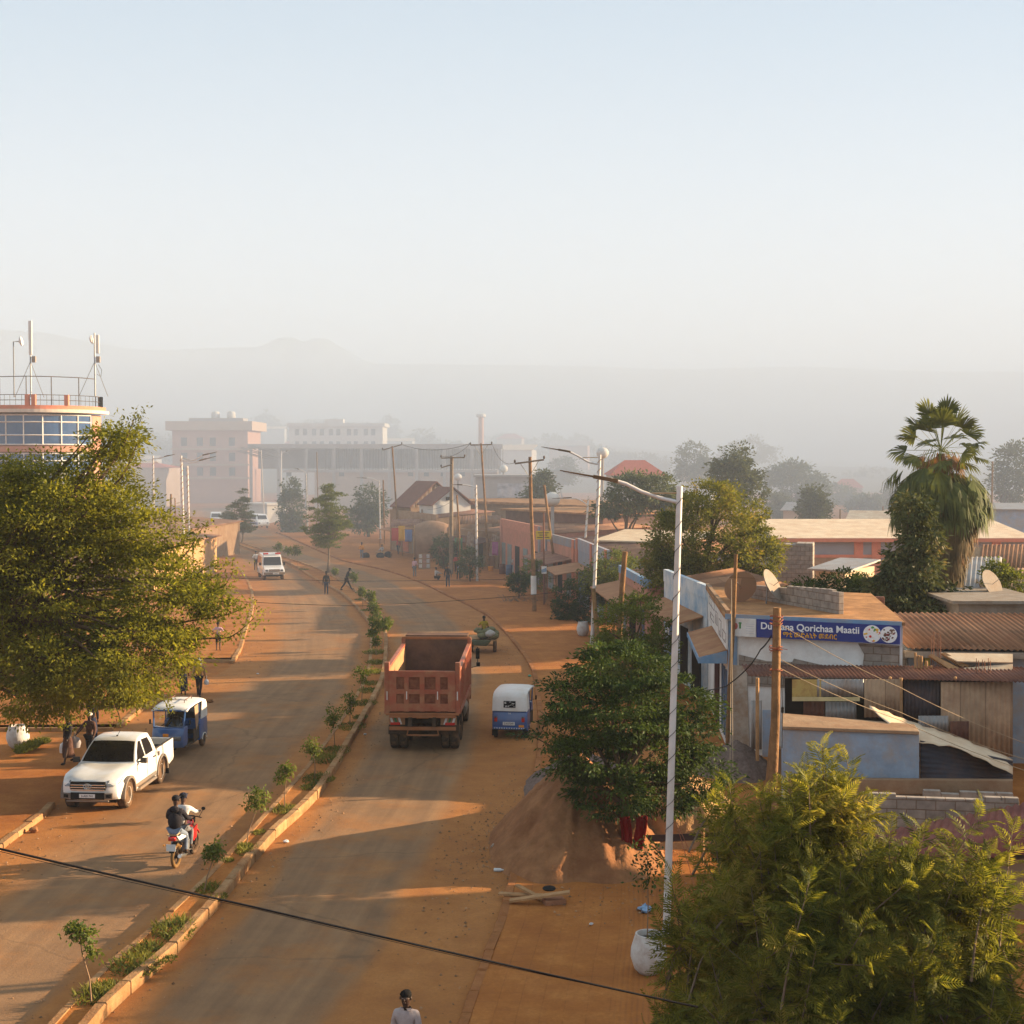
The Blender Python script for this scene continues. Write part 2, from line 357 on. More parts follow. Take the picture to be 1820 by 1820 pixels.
# pavement on the right, raised
def offset(L, w):
    out = []
    for i, p in enumerate(L):
        t = (L[min(i+1,len(L)-1)]-L[max(i-1,0)]).normalized(); out.append(p+Vector((t.y,-t.x,0))*w)
    return out
RK = [p for p in RIGHT if p.y < 190]
tag(strip('pavement_right', offset(RK, 0.2), offset(RK, 5.0), 0.115, M_PAV, uvw=4.8), 'paved right sidewalk covered in red dust', 'pavement', kind='structure')
M_KERB = mat('kerb_stone', (0.34,0.195,0.09), 0.9, 0.3, 4, 0.6, dirt=(0.27,0.105,0.038), dirt_amt=0.4, island=0.22)
M_KERBD = mat('dusty_kerb_stone', (0.33,0.135,0.048), 0.95, 0.3, 4, 0.6, dirt=(0.25,0.09,0.03), dirt_amt=0.4, island=0.15)
def kerb(name, L, side, w, h, z0, label, m=None, blk=1.1, y0=-12, y1=400, gap=()):
    L = [p for p in L if y0 <= p.y <= y1]; pts, ln = resample(L, int(sum((L[i+1]-L[i]).length for i in range(len(L)-1))/blk)+1)
    mb = MB()
    for i in range(len(pts)-1):
        a, b = pts[i], pts[i+1]
        if any(g0 < a.y < g1 for g0, g1 in gap): continue
        t = (b-a).normalized(); n = Vector((t.y,-t.x,0))*side; a = a+t*0.012; b = b-t*0.012
        hh = h+rnd.uniform(-0.018, 0.014); j = n*rnd.uniform(-0.012, 0.012)
        q = [a+j, b+j, b+n*w+j, a+n*w+j]
        q = q if side < 0 else q[::-1]
        ins = [a+j+n*0.025+t*0.02, b+j+n*0.025-t*0.02, b+n*w+j-t*0.02, a+n*w+j+t*0.02]; ins = ins if side < 0 else ins[::-1]
        mid = [p+Vector((0,0,hh-0.03)) for p in q]; top = [p+Vector((0,0,hh)) for p in ins]; bot = [p+Vector((0,0,z0)) for p in q]
        vs = bot+mid+top
        mb.add(vs, [(3,2,1,0),(8,9,10,11)]+[(k+r*4,(k+1)%4+r*4,4+(k+1)%4+r*4,4+k+r*4) for r in (0,1) for k in range(4)])
    return tag(mb.build(name, m or M_KERB), label, 'kerb', kind='structure')
kerb('kerb_right', RK, 1, 0.2, 0.13, -0.05, 'low stone kerb along the right sidewalk', M_KERBD)
kerb('kerb_median', MEDL, 1, 0.16, 0.2, -0.05, 'stone kerb on the left side of the median')
kerb('kerb_median', MEDR, -1, 0.2, 0.26, -0.05, 'stone kerb on the right side of the median')
kerb('kerb_left', LEFT, -1, 0.2, 0.16, -0.05, 'stone kerb along the left sidewalk', y1=170, gap=((40.6,52.5),(59,69.5)))
# median fill (soil)
ml = offset([p for p in MEDL], 0.15); mr = offset(MEDR, -0.19)
YM = [y for y in YS if y < 181]
tag(strip('median_soil', by_y(ml, YM), by_y(mr, YM), 0.175, M_DIRT, cols=2), 'dry soil bed between the two median kerbs', 'median', kind='structure')
LK = [p for p in LEFT if -12 < p.y < 40.3]; lk2 = [p for p in LEFT if 70 < p.y < 150]
tag(strip('pavement_left', offset(LK, -0.2), offset(LK, -4.5), 0.14, M_DIRT), 'dirt covered left sidewalk in the foreground', 'pavement', kind='structure')
tag(strip('pavement_left_far', offset(lk2, -0.2), offset(lk2, -5.5), 0.14, M_DIRT), 'dirt covered left sidewalk beyond the driveway', 'pavement', kind='structure')
lk3 = [p for p in LEFT if 52.6 < p.y < 59]
tag(strip('pavement_left_middle', offset(lk3, -0.2), offset(lk3, -5.5), 0.13, M_PAV, n=20, uvw=5.3), 'paved block of left sidewalk beside the three wheeler', 'pavement', kind='structure')
def edge_face(y, L, w0, w1, h, lab):
    q = at_y(L, y); mb = MB(); mb.box((q.x-(w0+w1)/2, y-.075, h/2-.02), (w1-w0, .15, h+.04)); tag(mb.build('kerb_end', M_KERB), lab, 'kerb', kind='structure')
edge_face(52.6, LEFT, .2, 5.5, .134, 'end kerb of the paved block beside the three wheeler'); edge_face(70.2, LEFT, .2, 5.5, .144, 'end kerb of the far left sidewalk')
# loose stones and gravel gathered along the road edges
rg = np.random.default_rng(44); PT = []
def along(L, n, off, sd, y0, y1):
    Q = [p for p in L if y0 < p.y < y1]
    for _ in range(n):
        i = rg.integers(0, len(Q)-1); p = Q[i].lerp(Q[i+1], rg.random()); PT.append((p.x+off+rg.normal()*sd, p.y+rg.normal()*.3, .012))
along(RIGHT, 1500, -.7, .7, 24, 90); along(MEDR, 700, .5, .35, 24, 80); along(MEDL, 400, -.45, .3, 24, 80); along(LEFT, 900, .7, .7, 24, 80)
for _ in range(1300): a = rg.random()*6.28; r_ = 2.2+abs(rg.normal())*.9; PT.append((1.6+r_*math.cos(a)*.95, 36.8+r_*math.sin(a)*1.75, .02 if 1.6+r_*math.cos(a)*.95 < .9 else .13))
PT = np.array(PT); n = len(PT); sz = .012+.03*rg.random(n)**3
T8 = np.array([(1,0,0),(0,1,0),(-1,0,0),(0,-1,0),(0,0,1.)]); V5 = PT[:,None,:]+T8[None]*sz[:,None,None]*(0.7+.6*rg.random((n,5,1)))
F5 = np.array([(0,1,4),(1,2,4),(2,3,4),(3,0,4)]); FQ5 = (np.arange(n)[:,None,None]*5+F5[None]).reshape(-1,3)
tag(np_mesh('loose_gravel', V5.reshape(-1,3), FQ5, mat('loose_stone',(.26,.145,.075),.95,.3,3,island=.5)), 'loose stones and grit along the road edges and round the sand heap', 'gravel', kind='stuff')
# faint worn white lines across the right carriageway
# ------------------------------------------------------------------ hills beyond the haze and the haze itself
def hill(name, y, pts, depth, base, m, label):
    n = len(pts); V = []; rows = 8
    for r in range(rows):
        t = r/(rows-1); prof = math.cos(t*math.pi/2)
        for i, (x, z) in enumerate(pts):
            zz = base+(z-base)*prof if r else z
            V.append((x, y-depth*t*(0.85+0.15*math.sin(i*0.05)), zz))
    V2 = [(x, y+depth, base) for x, z in pts]; V += V2
    FQ = [(r*n+i, r*n+i+1, (r+1)*n+i+1, (r+1)*n+i) for r in range(rows-1) for i in range(n-1)]
    FQ += [(i+1, i, rows*n+i, rows*n+i+1) for i in range(n-1)]
    return tag(np_mesh(name, np.array(V), np.array(FQ), m), label, 'hill', kind='structure')
M_HILL = mat('far_hillside', (0.07,0.10,0.105), 0.95, 0.25, 0.01)
def ridge(pxs, Y, jitter, seed):
    r = random.Random(seed); L = spline([Vector((x, y, 0)) for x, y in pxs], 9); out = []
    for k, q in enumerate(L):
        p = P(q.x, q.y+jitter*(math.sin(k*.7+seed)+.6*math.sin(k*1.9+2*seed)), Y); out.append((p.x, p.z))
    return out
hill('hill', 1900, ridge([(-500,650),(-100,600),(40,588),(160,607),(260,622),(400,618),(470,617),(484,612),(498,604),(510,600),(522,600),(534,606),(546,610),(556,606),(568,601),(580,602),(592,607),(604,616),(620,625),(660,645),(720,656),(900,665),(1100,680)], 1900, 0.4, 3), 500, -5, M_HILL, 'faint blue twin peaked hill behind the town')
hill('hill', 3200, ridge([(-600,640),(100,640),(500,646),(800,650),(1000,652),(1200,657),(1400,652),(1600,660),(1780,662),(2300,655)], 3200, 0.35, 5), 900, -5, M_HILL, 'long level ridge along the hazy horizon')
HZ = MB(); HZ.box((0, 415, 38.0), (1420, 960, 78.0))
hm = bpy.data.materials.new('haze_air'); hm.use_nodes = True; hn = hm.node_tree
for n in list(hn.nodes):
    if n.type == 'BSDF_PRINCIPLED': hn.nodes.remove(n)
pv = hn.nodes.new('ShaderNodeVolumePrincipled'); pv.inputs['Color'].default_value = (0.68,0.76,0.86,1); pv.inputs['Density'].default_value = 0.00028; pv.inputs['Anisotropy'].default_value = 0
hn.links.new(pv.outputs[0], hn.nodes['Material Output'].inputs['Volume'])
tag(HZ.build('haze', hm), 'pale morning haze filling the valley', 'haze', kind='stuff')
def smoke(y0, y1, z1, dens, label):
    m = bpy.data.materials.new('smoke_air'); m.use_nodes = True; nt = m.node_tree
    for n in list(nt.nodes):
        if n.type == 'BSDF_PRINCIPLED': nt.nodes.remove(n)
    v = nt.nodes.new('ShaderNodeVolumePrincipled'); v.inputs['Color'].default_value = (.62,.73,.885,1); v.inputs['Density'].default_value = dens; v.inputs['Anisotropy'].default_value = 0
    nt.links.new(v.outputs[0], nt.nodes['Material Output'].inputs['Volume']); b = MB(); b.box((0,(y0+y1)/2,z1/2-.25),(1380,y1-y0,z1+.4)); tag(b.build('smoke', m), label, 'smoke', kind='stuff')
smoke(62, 892, 40, .0012, 'thin morning smoke drifting over the far half of the street')
smoke(165, 890, 72, .0032, 'thicker smoke bank lying over the valley behind the street')
# ------------------------------------------------------------------ vegetation
def unit(a): return a/np.maximum(1e-9, np.linalg.norm(a, axis=1, keepdims=True))
def leaf_quads(C, D, Nn, L, W, bend=0.0):
    S = unit(np.cross(D, Nn)); N2 = unit(np.cross(S, D)); L = L.reshape(-1, 1); W = W.reshape(-1, 1)
    a = C; b = C+D*L*0.45+S*W*0.5; c = C+D*L-N2*L*bend; d = C+D*L*0.45-S*W*0.5
    V = np.stack([a, b, c, d], 1).reshape(-1, 3)
    n = len(C); return V, np.arange(4*n).reshape(n, 4)
def B(px, py, D, rx, ry, rd=None):
    c = P(px, py, D); k = D/F; return (np.array(c), np.array((rx*k, (rd if rd is not None else rx*k*0.9), ry*k)))
def sample_blobs(blobs, n, rng, inner=0.45, power=1.0):
    w = np.array([(b[1][0]*b[1][1]*b[1][2])**(0.6667) for b in blobs]); w /= w.sum()
    ids = rng.choice(len(blobs), n, p=w)
    d = unit(rng.normal(size=(n, 3))); r = inner+(1-inner)*rng.random(n)**0.6
    C = np.array([b[0] for b in blobs])[ids]; Rr = np.array([b[1] for b in blobs])[ids]
    return C+d*Rr*r[:, None], d
def limbs(name, base, top, targets, r0, m, parent, rng, n=6):
    mb = MB(); b = Vector(base); t = Vector(top)
    w = Vector((rng.uniform(-.12,.12), rng.uniform(-.12,.12), 0))*(t-b).length*0.4
    mb.tube([b-Vector((0,0,.1)), b+Vector((0,0,0.05*(t-b).length)), b.lerp(t, .35)+w, b.lerp(t, .7)+w*.6, t], [r0*1.5, r0*1.12, r0*.9, r0*.75, r0*.6], n)
    for q in targets:
        q = Vector(q); s = b.lerp(t, rng.uniform(0.45, 1.0))+w*.5; dv = q-s
        md = s+dv*0.45+Vector((0,0,dv.length*rng.uniform(-.02,.14)))+Vector((rng.uniform(-.08,.08),rng.uniform(-.08,.08),0))*dv.length
        rr = r0*rng.uniform(.28,.5)
        mb.tube([s, s.lerp(md,.5)+Vector((0,0,dv.length*.04)), md, md.lerp(q,.6)+Vector((rng.uniform(-.05,.05),0,.03))*dv.length, q], [rr, rr*.85, rr*.6, rr*.4, rr*.15], max(4, n-1), cap=False)
    return mb.build(name, m, parent, smooth=60)
def tree(name, label, cat, base, blobs, clumps, per, cr, leaf, ml, mbark, r0, th, seed, group=None, flat=0.5, droop=0.15, nl=14, inner=0.45, up=0.5, fan=0.0):
    rng = np.random.default_rng(seed); rr = random.Random(seed)
    bx, by = base[0], base[1]; bz = base[2] if len(base) > 2 else 0.0
    root = empty(name, (bx, by, bz), 0, label, cat, group); off = np.array((bx, by, bz))
    bl = [(b[0]-off, b[1]) for b in blobs]
    C, d = sample_blobs(bl, clumps, rng, inner)
    cs = cr*(0.5+rng.random(clumps)*0.9)
    ids = np.repeat(np.arange(clumps), per); n = len(ids)
    g = unit(rng.normal(size=(n, 3)))*(rng.random((n,1))**0.5)*np.array((1, 1, flat))
    pos = C[ids]+g*cs[ids][:, None]
    out = unit(g+d[ids]*0.6+rng.normal(size=(n, 3))*0.45+np.array((0, 0, -droop)))
    nor = unit(rng.normal(size=(n, 3))*0.75+np.array((0, 0, up)))
    Lf = leaf[0]*(0.55+rng.random(n)*0.8); W = leaf[1]*(0.6+rng.random(n)*0.7)
    Vv, Fq = leaf_quads(pos, out, nor, Lf, W, 0.12)
    np_mesh('crown', Vv, Fq, ml, root)
    pick = rng.choice(clumps, min(nl, clumps), replace=False)
    limbs('trunk', (0, 0, 0), (rr.uniform(-.1,.1)*th, rr.uniform(-.1,.1)*th, th), C[pick], r0, mbark, root, rr)
    return root
M_BARK = mat('brown_bark', (0.10,0.065,0.04), 0.95, 0.35, 6, 0.8)
M_BARKG = mat('grey_bark', (0.16,0.115,0.08), 0.95, 0.3, 6, 0.8)
L_GOLD = leaf_mat('golden_green_leaves', (0.070,0.082,0.012), (0.24,0.24,0.031), 0.55)
L_OLIVE = leaf_mat('olive_leaves', (0.05,0.070,0.014), (0.205,0.205,0.036), 0.38, (0.28,0.21,0.05))
L_DARK = leaf_mat('dark_leaves', (0.0156,0.0312,0.0104), (0.0715,0.1105,0.0208), 0.25)
L_MID = leaf_mat('mid_green_leaves', (0.0455,0.0715,0.0156), (0.1820,0.2080,0.0390), 0.35)
L_GREY = leaf_mat('grey_green_leaves', (0.0455,0.0624,0.0286), (0.1105,0.1365,0.0585), 0.3)
L_BROAD = leaf_mat('broad_leaves', (0.0286,0.0429,0.0169), (0.1105,0.1235,0.0455), 0.2, (0.2080,0.1690,0.0780), 0.35)
L_FROND = leaf_mat('frond_leaves', (0.05,0.070,0.012), (0.22,0.215,0.036), 0.45, (0.32,0.26,0.07), 0.6)
L_PALM = leaf_mat('palm_leaves', (0.0455,0.0624,0.0208), (0.1430,0.1625,0.0455), 0.3)
L_SKIRT = leaf_mat('dry_palm_leaves', (0.0650,0.0546,0.0260), (0.1625,0.1170,0.0546), 0.2, (0.2600,0.1430,0.0650), 0.7)
# big feathery tree on the left, its trunk just outside the picture
D0 = 43.0
tree('spreading_tree', 'huge golden green feathery tree overhanging the left sidewalk', 'tree', (-16.6, 43.5),
     [B(100,1030,D0,150,190,3.4), B(185,815,D0,42,62,1.5), B(212,775,D0,26,36,0.8), B(110,900,D0,120,95,2.4), B(215,945,D0,75,90,2.0), B(300,1080,D0-1,95,85,2.2),
      B(362,1052,D0-1,55,36,1.3), B(250,1170,D0-2,95,75,2.2), B(100,1190,D0-2,130,70,2.6), B(-30,1020,D0,120,230,3.4), B(290,960,D0,40,50,1.2), B(40,905,D0,60,90,2), B(312,1122,D0-1,48,34,1.2), B(180,1225,D0-2,110,42,1.8), B(60,1240,D0-2,80,36,1.8)],
     1080, 108, 0.74, (0.135, 0.062), L_GOLD, M_BARK, 0.26, 6.5, 11, flat=0.42, droop=0.2, nl=150, inner=0.35, up=1.0)
# hanging sprays with visible twigs reaching over the road
def twigs(parent, lst, D, r, ml, seed):
    rng = np.random.default_rng(seed); o = parent.location; mb = MB(); C = []
    for pts in lst:
        q = [P(x, y, D+rng.uniform(-.6,.6))-o for x, y in pts]; s = spline(q, .25); n = len(s)
        mb.tube(s, [r*(1-.8*i/(n-1)) for i in range(n)], 5, cap=False)
        for i in range(n//2, n):
            for k in range(int(3+7*(i/n))): C.append(np.array(s[i])+rng.normal(size=3)*np.array((.20,.20,.09))+np.array((0,0,.05)))
    C = np.array(C); n = len(C); m = 5; ids = np.repeat(np.arange(n), m); pos = C[ids]+rng.normal(size=(n*m,3))*.07
    V, Fq = leaf_quads(pos, unit(rng.normal(size=(n*m,3))+np.array((0,0,-.25))), unit(rng.normal(size=(n*m,3))*.7+np.array((0,0,1.))), .13*(.6+rng.random(n*m)*.7), .06*(.6+rng.random(n*m)*.7), .1)
    mb.build('twigs', M_BARK, parent, smooth=60)['kind'] = 'stuff'; np_mesh('spray_leaves', V, Fq, ml, parent)
twigs([o for o in bpy.data.objects if o.get('label','').startswith('huge golden')][0], [[(250,1130),(330,1105),(395,1095),(440,1078)],[(300,1150),(360,1135),(410,1132),(452,1098)],[(290,1020),(330,985),(350,955),(362,935)],[(300,1060),(350,1020),(385,1000)],[(280,1090),(350,1060),(400,1040),(415,1010)],[(250,1000),(300,975),(345,965)],[(180,850),(215,800),(240,740)],[(170,880),(215,850),(247,780)],[(240,1200),(270,1215),(290,1240),(300,1262)],[(190,1220),(205,1250),(215,1285)],[(100,1230),(120,1262),(128,1290)],[(270,1180),(310,1200),(318,1222)]], 42.5, .045, L_GOLD, 12)
# fern-leaved tree right in the foreground
def frond_template(rng, n=10):
    vs = []; fs = []
    def q(a, b, c, d): k = len(vs); vs.extend([a, b, c, d]); fs.append((k, k+1, k+2, k+3))
    pts = [np.array((t, 0, 0.16*t-0.42*t*t)) for t in np.linspace(0, 1, n+1)]
    for i in range(n):
        a, b = pts[i], pts[i+1]; w = 0.010*(1-i/n)+0.004
        q(a+(0, w, 0), a-(0, w, 0), b-(0, w, 0), b+(0, w, 0))
        if i < 1: continue
        t = i/n; ln = 0.34*math.sin(math.pi*min(1, 0.18+0.80*t))**0.8*(1.05-0.55*t)+0.05
        for sgn in (-1, 1):
            dirv = np.array((0.62, sgn*0.78, -0.10+rng.uniform(-.12,.12))); dirv /= np.linalg.norm(dirv)
            side = np.array((0.8, -sgn*0.55, 0.1))*0.027
            mid = a+dirv*ln*0.5; tip = a+dirv*ln+np.array((0.03, 0, -0.035))
            q(a, mid+side, tip, mid-side)
    return np.array(vs), np.array(fs)
def frond_tree(name, label, base, blobs, leaders, shoots, seed, fl=0.56):
    rng = np.random.default_rng(seed); rr = random.Random(seed); off = np.array((base[0], base[1], 0.0))
    root = empty(name, (base[0], base[1], 0), 0, label, 'tree')
    T = [frond_template(rr) for _ in range(5)]
    bl = [(b[0]-off, b[1]) for b in blobs]; cen = np.mean([b[0] for b in bl], 0)
    C, d = sample_blobs(bl, shoots, rng, 0.4)
    L0 = [np.array(P(*l))-off for l in leaders]
    C = np.vstack([C, L0]) if L0 else C; d = np.vstack([d, np.tile((0, 0, 1.0), (len(L0), 1))]) if L0 else d
    Vs = []; Fs = []; nb = 0; tw = MB()
    for i in range(len(C)):
        lead = i >= shoots
        ax = unit((d[i]*np.array((.55,.55,.35))+np.array((0, 0, .62))+rng.normal(size=3)*.22)[None])[0]
        ln = 0.85 if not lead else 1.2; nf = 12 if not lead else 19
        st = C[i]-ax*ln
        tw.tube([st-ax*.35+np.array((0,0,-.2)), st, st+ax*ln*.6, C[i]], [.02,.014,.009,.004], 4, cap=False)
        a0 = rng.random()*6.28
        e1 = unit(np.cross(ax, (0.31, 0.2, 0.93))[None])[0] if abs(ax[2]) < .95 else unit(np.cross(ax, (1, 0, 0))[None])[0]; e2 = np.cross(ax, e1)
        for k in range(nf):
            t = k/(nf-1); a = a0+k*2.4; pos = st+ax*ln*(0.12+0.88*t)
            rad = e1*math.cos(a)+e2*math.sin(a); el = 0.15+0.95*t**1.5
            x = unit((rad*math.cos(el)+ax*math.sin(el)+rng.normal(size=3)*.1)[None])[0]
            y = np.cross(ax, x); y = y/max(1e-6, np.linalg.norm(y)); z = np.cross(x, y)
            s = fl*(0.7+rng.random()*.55)*(1.0-0.42*t)
            tv, tf = T[rng.integers(5)]
            Vs.append(pos+(tv[:, :1]*x+tv[:, 1:2]*y+tv[:, 2:3]*z)*s); Fs.append(tf+nb); nb += len(tv)
    np_mesh('crown', np.vstack(Vs), np.vstack(Fs), L_FROND, root)
    tw.build('twigs', M_BARKG, root)['kind'] = 'stuff'
    pick = rng.choice(shoots, 26, replace=False)
    limbs('trunk', (0, 0, 0), (0.1, 0.1, 3.0), C[pick]-np.array((0,0,.5)), 0.14, M_BARKG, root, rr)
    return root
frond_tree('fern_leaved_tree', 'tall fern leaved tree filling the lower right corner', (4.9, 20.2),
    [B(1450,1470,20,120,95,1.1), B(1330,1560,20,110,110,1.2), B(1420,1640,19.5,190,150,1.6), B(1250,1720,20,100,130,1.2), B(1590,1650,19.5,130,130,1.4), B(1720,1620,19.5,90,130,1.2),
     B(1400,1830,19,230,120,1.6), B(1650,1800,19,160,130,1.5), B(1300,1450,20.5,55,50,.6), B(1460,1410,20.2,70,60,.7), B(1690,1560,19.5,90,60,.9), B(1560,1560,19.5,90,70,1), B(1230,1860,19.5,80,90,.9), B(1780,1780,19.5,80,120,1)],
    [(1462,1322,20),(1505,1350,20.2),(1400,1400,19.8),(1295,1390,20.5),(1350,1420,20.2),(1640,1470,19.6),(1745,1440,19.5),(1690,1500,19.3),(1580,1480,19.6),(1440,1560,18.6),(1700,1560,19),(1250,1560,20),(1190,1560,20.3),(1620,1700,18.4),(1450,1690,18.2),(1260,1690,19),(1500,1400,20.1),(1430,1370,20.2),(1550,1430,19.9),(1600,1560,19.2),(1760,1520,19.2),(1800,1470,19.5),(1350,1500,19.6)], 520, 21)
# dark tree by the sand heap, big tree, bushes, loquat
tree('shade_tree', 'dark green shade tree with a red cloth tied to its trunk beside the sand heap', 'tree', tuple(G(1122,1548))[:2],
     [B(1105,1185,35.5,95,42), B(1030,1240,35,72,40), B(995,1300,35,58,40), B(1190,1250,36,85,50), B(1120,1270,35,90,60), B(1230,1310,36,62,50), B(1060,1340,34.6,80,42), B(1165,1345,36,90,50), B(1245,1385,36,52,40), B(1090,1410,34.5,70,40), B(1170,1415,35.5,60,36), B(1020,1365,34.8,40,26)],
     560, 78, 0.44, (0.125,0.046), L_DARK, M_BARK, 0.13, 2.6, 31, nl=40, inner=0.5, droop=0.25, flat=.2, up=.9)
tree('broad_crowned_tree', 'large rounded olive green tree behind the nearest street lamp', 'tree', (10.2, 74),
     [B(1270,960,73,105,90), B(1195,965,73,52,65), B(1340,985,73,55,66), B(1225,1030,73,75,45), B(1335,1045,73,52,35), B(1265,885,73,52,30), B(1180,1010,73,40,50)],
     700, 60, 0.55, (0.16,0.085), L_OLIVE, M_BARK, 0.26, 4.0, 32, nl=34)
tree('bushy_tree', 'bright green bushy tree behind the leaning wooden post', 'tree', (5.2, 61),
     [B(1130,1120,61,66,66), B(1085,1165,60,36,42), B(1165,1175,60,42,55), B(1120,1190,60,60,40)], 260, 60, 0.42, (0.13,0.07), L_MID, M_BARK, 0.12, 2.6, 33, nl=16)
tree('roadside_shrub', 'dark rounded shrub just left of the white lamp post', 'shrub', (3.45, 88), [B(1012,1066,88,30,38), B(1008,1090,88,24,14)], 90, 50, 0.36, (0.15,0.07), L_DARK, M_BARK, 0.07, 1.2, 34, 'shrubs along the right sidewalk', nl=6)
tree('roadside_shrub', 'taller dark shrub around the foot of the white lamp post', 'shrub', (5.0, 87), [B(1047,1070,87,30,40), B(1062,1040,87,28,30)], 90, 50, 0.36, (0.15,0.07), L_DARK, M_BARK, 0.07, 1.2, 35, 'shrubs along the right sidewalk', nl=6)
tree('roadside_tree', 'grey green tree between the leaning post and the shop canopies', 'tree', (6.6, 86), [B(1092,1018,86,45,40), B(1060,1030,86,30,28), B(1110,1050,86,34,34)], 170, 50, 0.5, (0.16,0.08), L_MID, M_BARK, 0.10, 2.0, 36, nl=10)
tree('roadside_shrub', 'small shrub at the foot of the tall wooden power pole', 'shrub', tuple(G(922,1066))[:2], [B(922,1034,101,19,22)], 50, 40, 0.36, (0.16,0.08), L_DARK, M_BARK, 0.06, 1.0, 37, 'shrubs along the right sidewalk', nl=5)
tree('roadside_shrub', 'leafy shrub standing right behind the tall wooden power pole', 'shrub', tuple(G(948,1066))[:2], [B(947,1022,102,24,32)], 70, 40, 0.4, (0.16,0.08), L_MID, M_BARK, 0.06, 1.2, 38, 'shrubs along the right sidewalk', nl=5)
tree('roadside_shrub', 'dusty shrub in front of the domed shelter', 'shrub', tuple(G(790,1012))[:2], [B(788,978,129,24,28)], 70, 40, 0.5, (0.2,0.1), L_GREY, M_BARK, 0.06, 1.2, 39, 'shrubs along the right sidewalk', nl=5)
tree('roadside_shrub', 'dusty shrub beside the striped lamp post', 'shrub', tuple(G(836,1036))[:2], [B(834,1000,115,20,28)], 60, 40, 0.42, (0.18,0.09), L_GREY, M_BARK, 0.06, 1.2, 40, 'shrubs along the right sidewalk', nl=5)
tree('broad_leaved_tree', 'dark broad leaved tree in front of the palm', 'tree', (17.0, 60),
     [B(1622,1015,60,66,56), B(1622,908,60,28,30), B(1590,1055,59.5,56,46), B(1636,960,60,36,44), B(1615,1085,59,85,28), B(1672,1060,60,30,40)], 330, 40, 0.45, (0.27,0.11), L_BROAD, M_BARK, 0.16, 4.0, 41, nl=20, droop=0.45, inner=0.3)
tree('garden_shrub', 'low dark shrubs growing behind the block parapet', 'shrub', (13.2, 63), [B(1500,1040,63,42,26), B(1440,1042,63,26,18), B(1540,1050,62,40,26)], 130, 40, 0.4, (0.16,0.08), L_DARK, M_BARK, 0.07, 2.0, 42, nl=8)
tree('garden_shrub', 'green bush at the right edge in front of the tin roofs', 'shrub', (21.8, 62), [B(1772,1025,62,22,28), B(1800,1040,62,24,30)], 60, 40, 0.4, (0.16,0.08), L_MID, M_BARK, 0.07, 2.4, 43, nl=6)
# trees fading into the haze
def hz(name, label, base_px, D, blobs, clumps, ls, m, seed, flat=.5):
    b = P(base_px, 900, D); return tree(name, label, 'tree', (b.x, D), [B(x, y, D, rx, ry) for x, y, rx, ry in blobs], clumps, 36, ls*2.6, (ls, ls*.5), m, M_BARK, 0.2, (P(0, blobs[0][1], D).z)*.8, seed, 'trees fading into the haze', nl=10, flat=flat)
hz('roadside_tree', 'round grey green tree behind the second lamp post, below the red hip roof', 1120, 112, [(1120,880,45,38),(1165,870,40,35),(1085,900,28,26),(1190,900,24,30)], 220, .3, L_GREY, 51)
hz('tall_tree', 'tall pale grey tree rising behind the rounded olive tree', 1310, 135, [(1305,850,40,38),(1310,815,22,25),(1285,840,24,26),(1335,870,26,32)], 200, .34, L_GREY, 52)
hz('umbrella_tree', 'pale blue flat topped tree in the far haze', 1415, 250, [(1410,860,58,34),(1400,840,36,20),(1450,880,30,34)], 200, .6, L_GREY, 53)
hz('conical_tree', 'small pale conical tree above the long tin roof', 1447, 170, [(1447,905,26,22),(1447,880,14,22)], 120, .4, L_GREY, 54)
hz('hazy_tree', 'pale bushy tree left of the palm skirt', 1540, 260, [(1540,898,28,18),(1525,905,14,12)], 80, .6, L_GREY, 55)
hz('hazy_tree', 'bluish tall tree at the right edge behind the palm', 1775, 200, [(1778,865,16,40),(1800,840,30,60)], 120, .5, L_GREY, 56)
hz('roadside_tree', 'bushy dusty tree behind the leftmost utility pole of the right side', 655, 180, [(660,895,26,38),(650,920,30,26)], 170, .36, L_GREY, 57)
hz('conical_tree', 'hazy narrow conifer beside the white sail awning', 517, 190, [(517,905,22,36),(515,868,13,24),(520,935,20,24)], 160, .36, L_GREY, 58)
hz('roadside_tree', 'faint tree beyond the dish aerial on the flat roof', 960, 165, [(962,870,20,24),(965,850,12,14),(950,885,20,14)], 110, .36, L_GREY, 59)
# tiered trees standing in the median
def tiered(label, bx, by, D, tiers, seed, m):
    b = P(bx, by, D); rng = np.random.default_rng(seed)
    bl = [B(x, y, D, rx, ry) for x, y, rx, ry in tiers]
    return tree('tiered_tree', label, 'tree', (b.x, D, 0.17), bl, 60*len(tiers)//2, 46, 0.42, (0.2,0.09), m, M_BARKG, 0.11, (P(bx, tiers[-1][1], D).z-0.2), seed, 'tiered trees in the median', flat=0.22, nl=26, inner=0.1, droop=.1, up=1.2)
tiered('tall tiered tree with a reddish trunk in the median near the walking men', 583, 1020, 124, [(583,966,26,9),(582,952,38,10),(590,936,36,10),(578,920,40,9),(586,905,36,9),(576,890,26,8),(590,880,22,7),(582,868,14,6),(608,930,30,9),(562,940,24,8)], 61, L_MID)
tiered('far tiered tree in the median, right of its twin', 430, 967, 165, [(428,928,28,8),(432,914,22,8),(426,900,20,7),(434,888,14,6),(430,874,9,7),(432,940,24,6)], 62, L_GREY)
tiered('farthest tiered tree in the median, left of its twin', 407, 958, 175, [(408,932,16,7),(402,918,13,7),(408,905,9,7),(404,940,16,6)], 63, L_GREY)
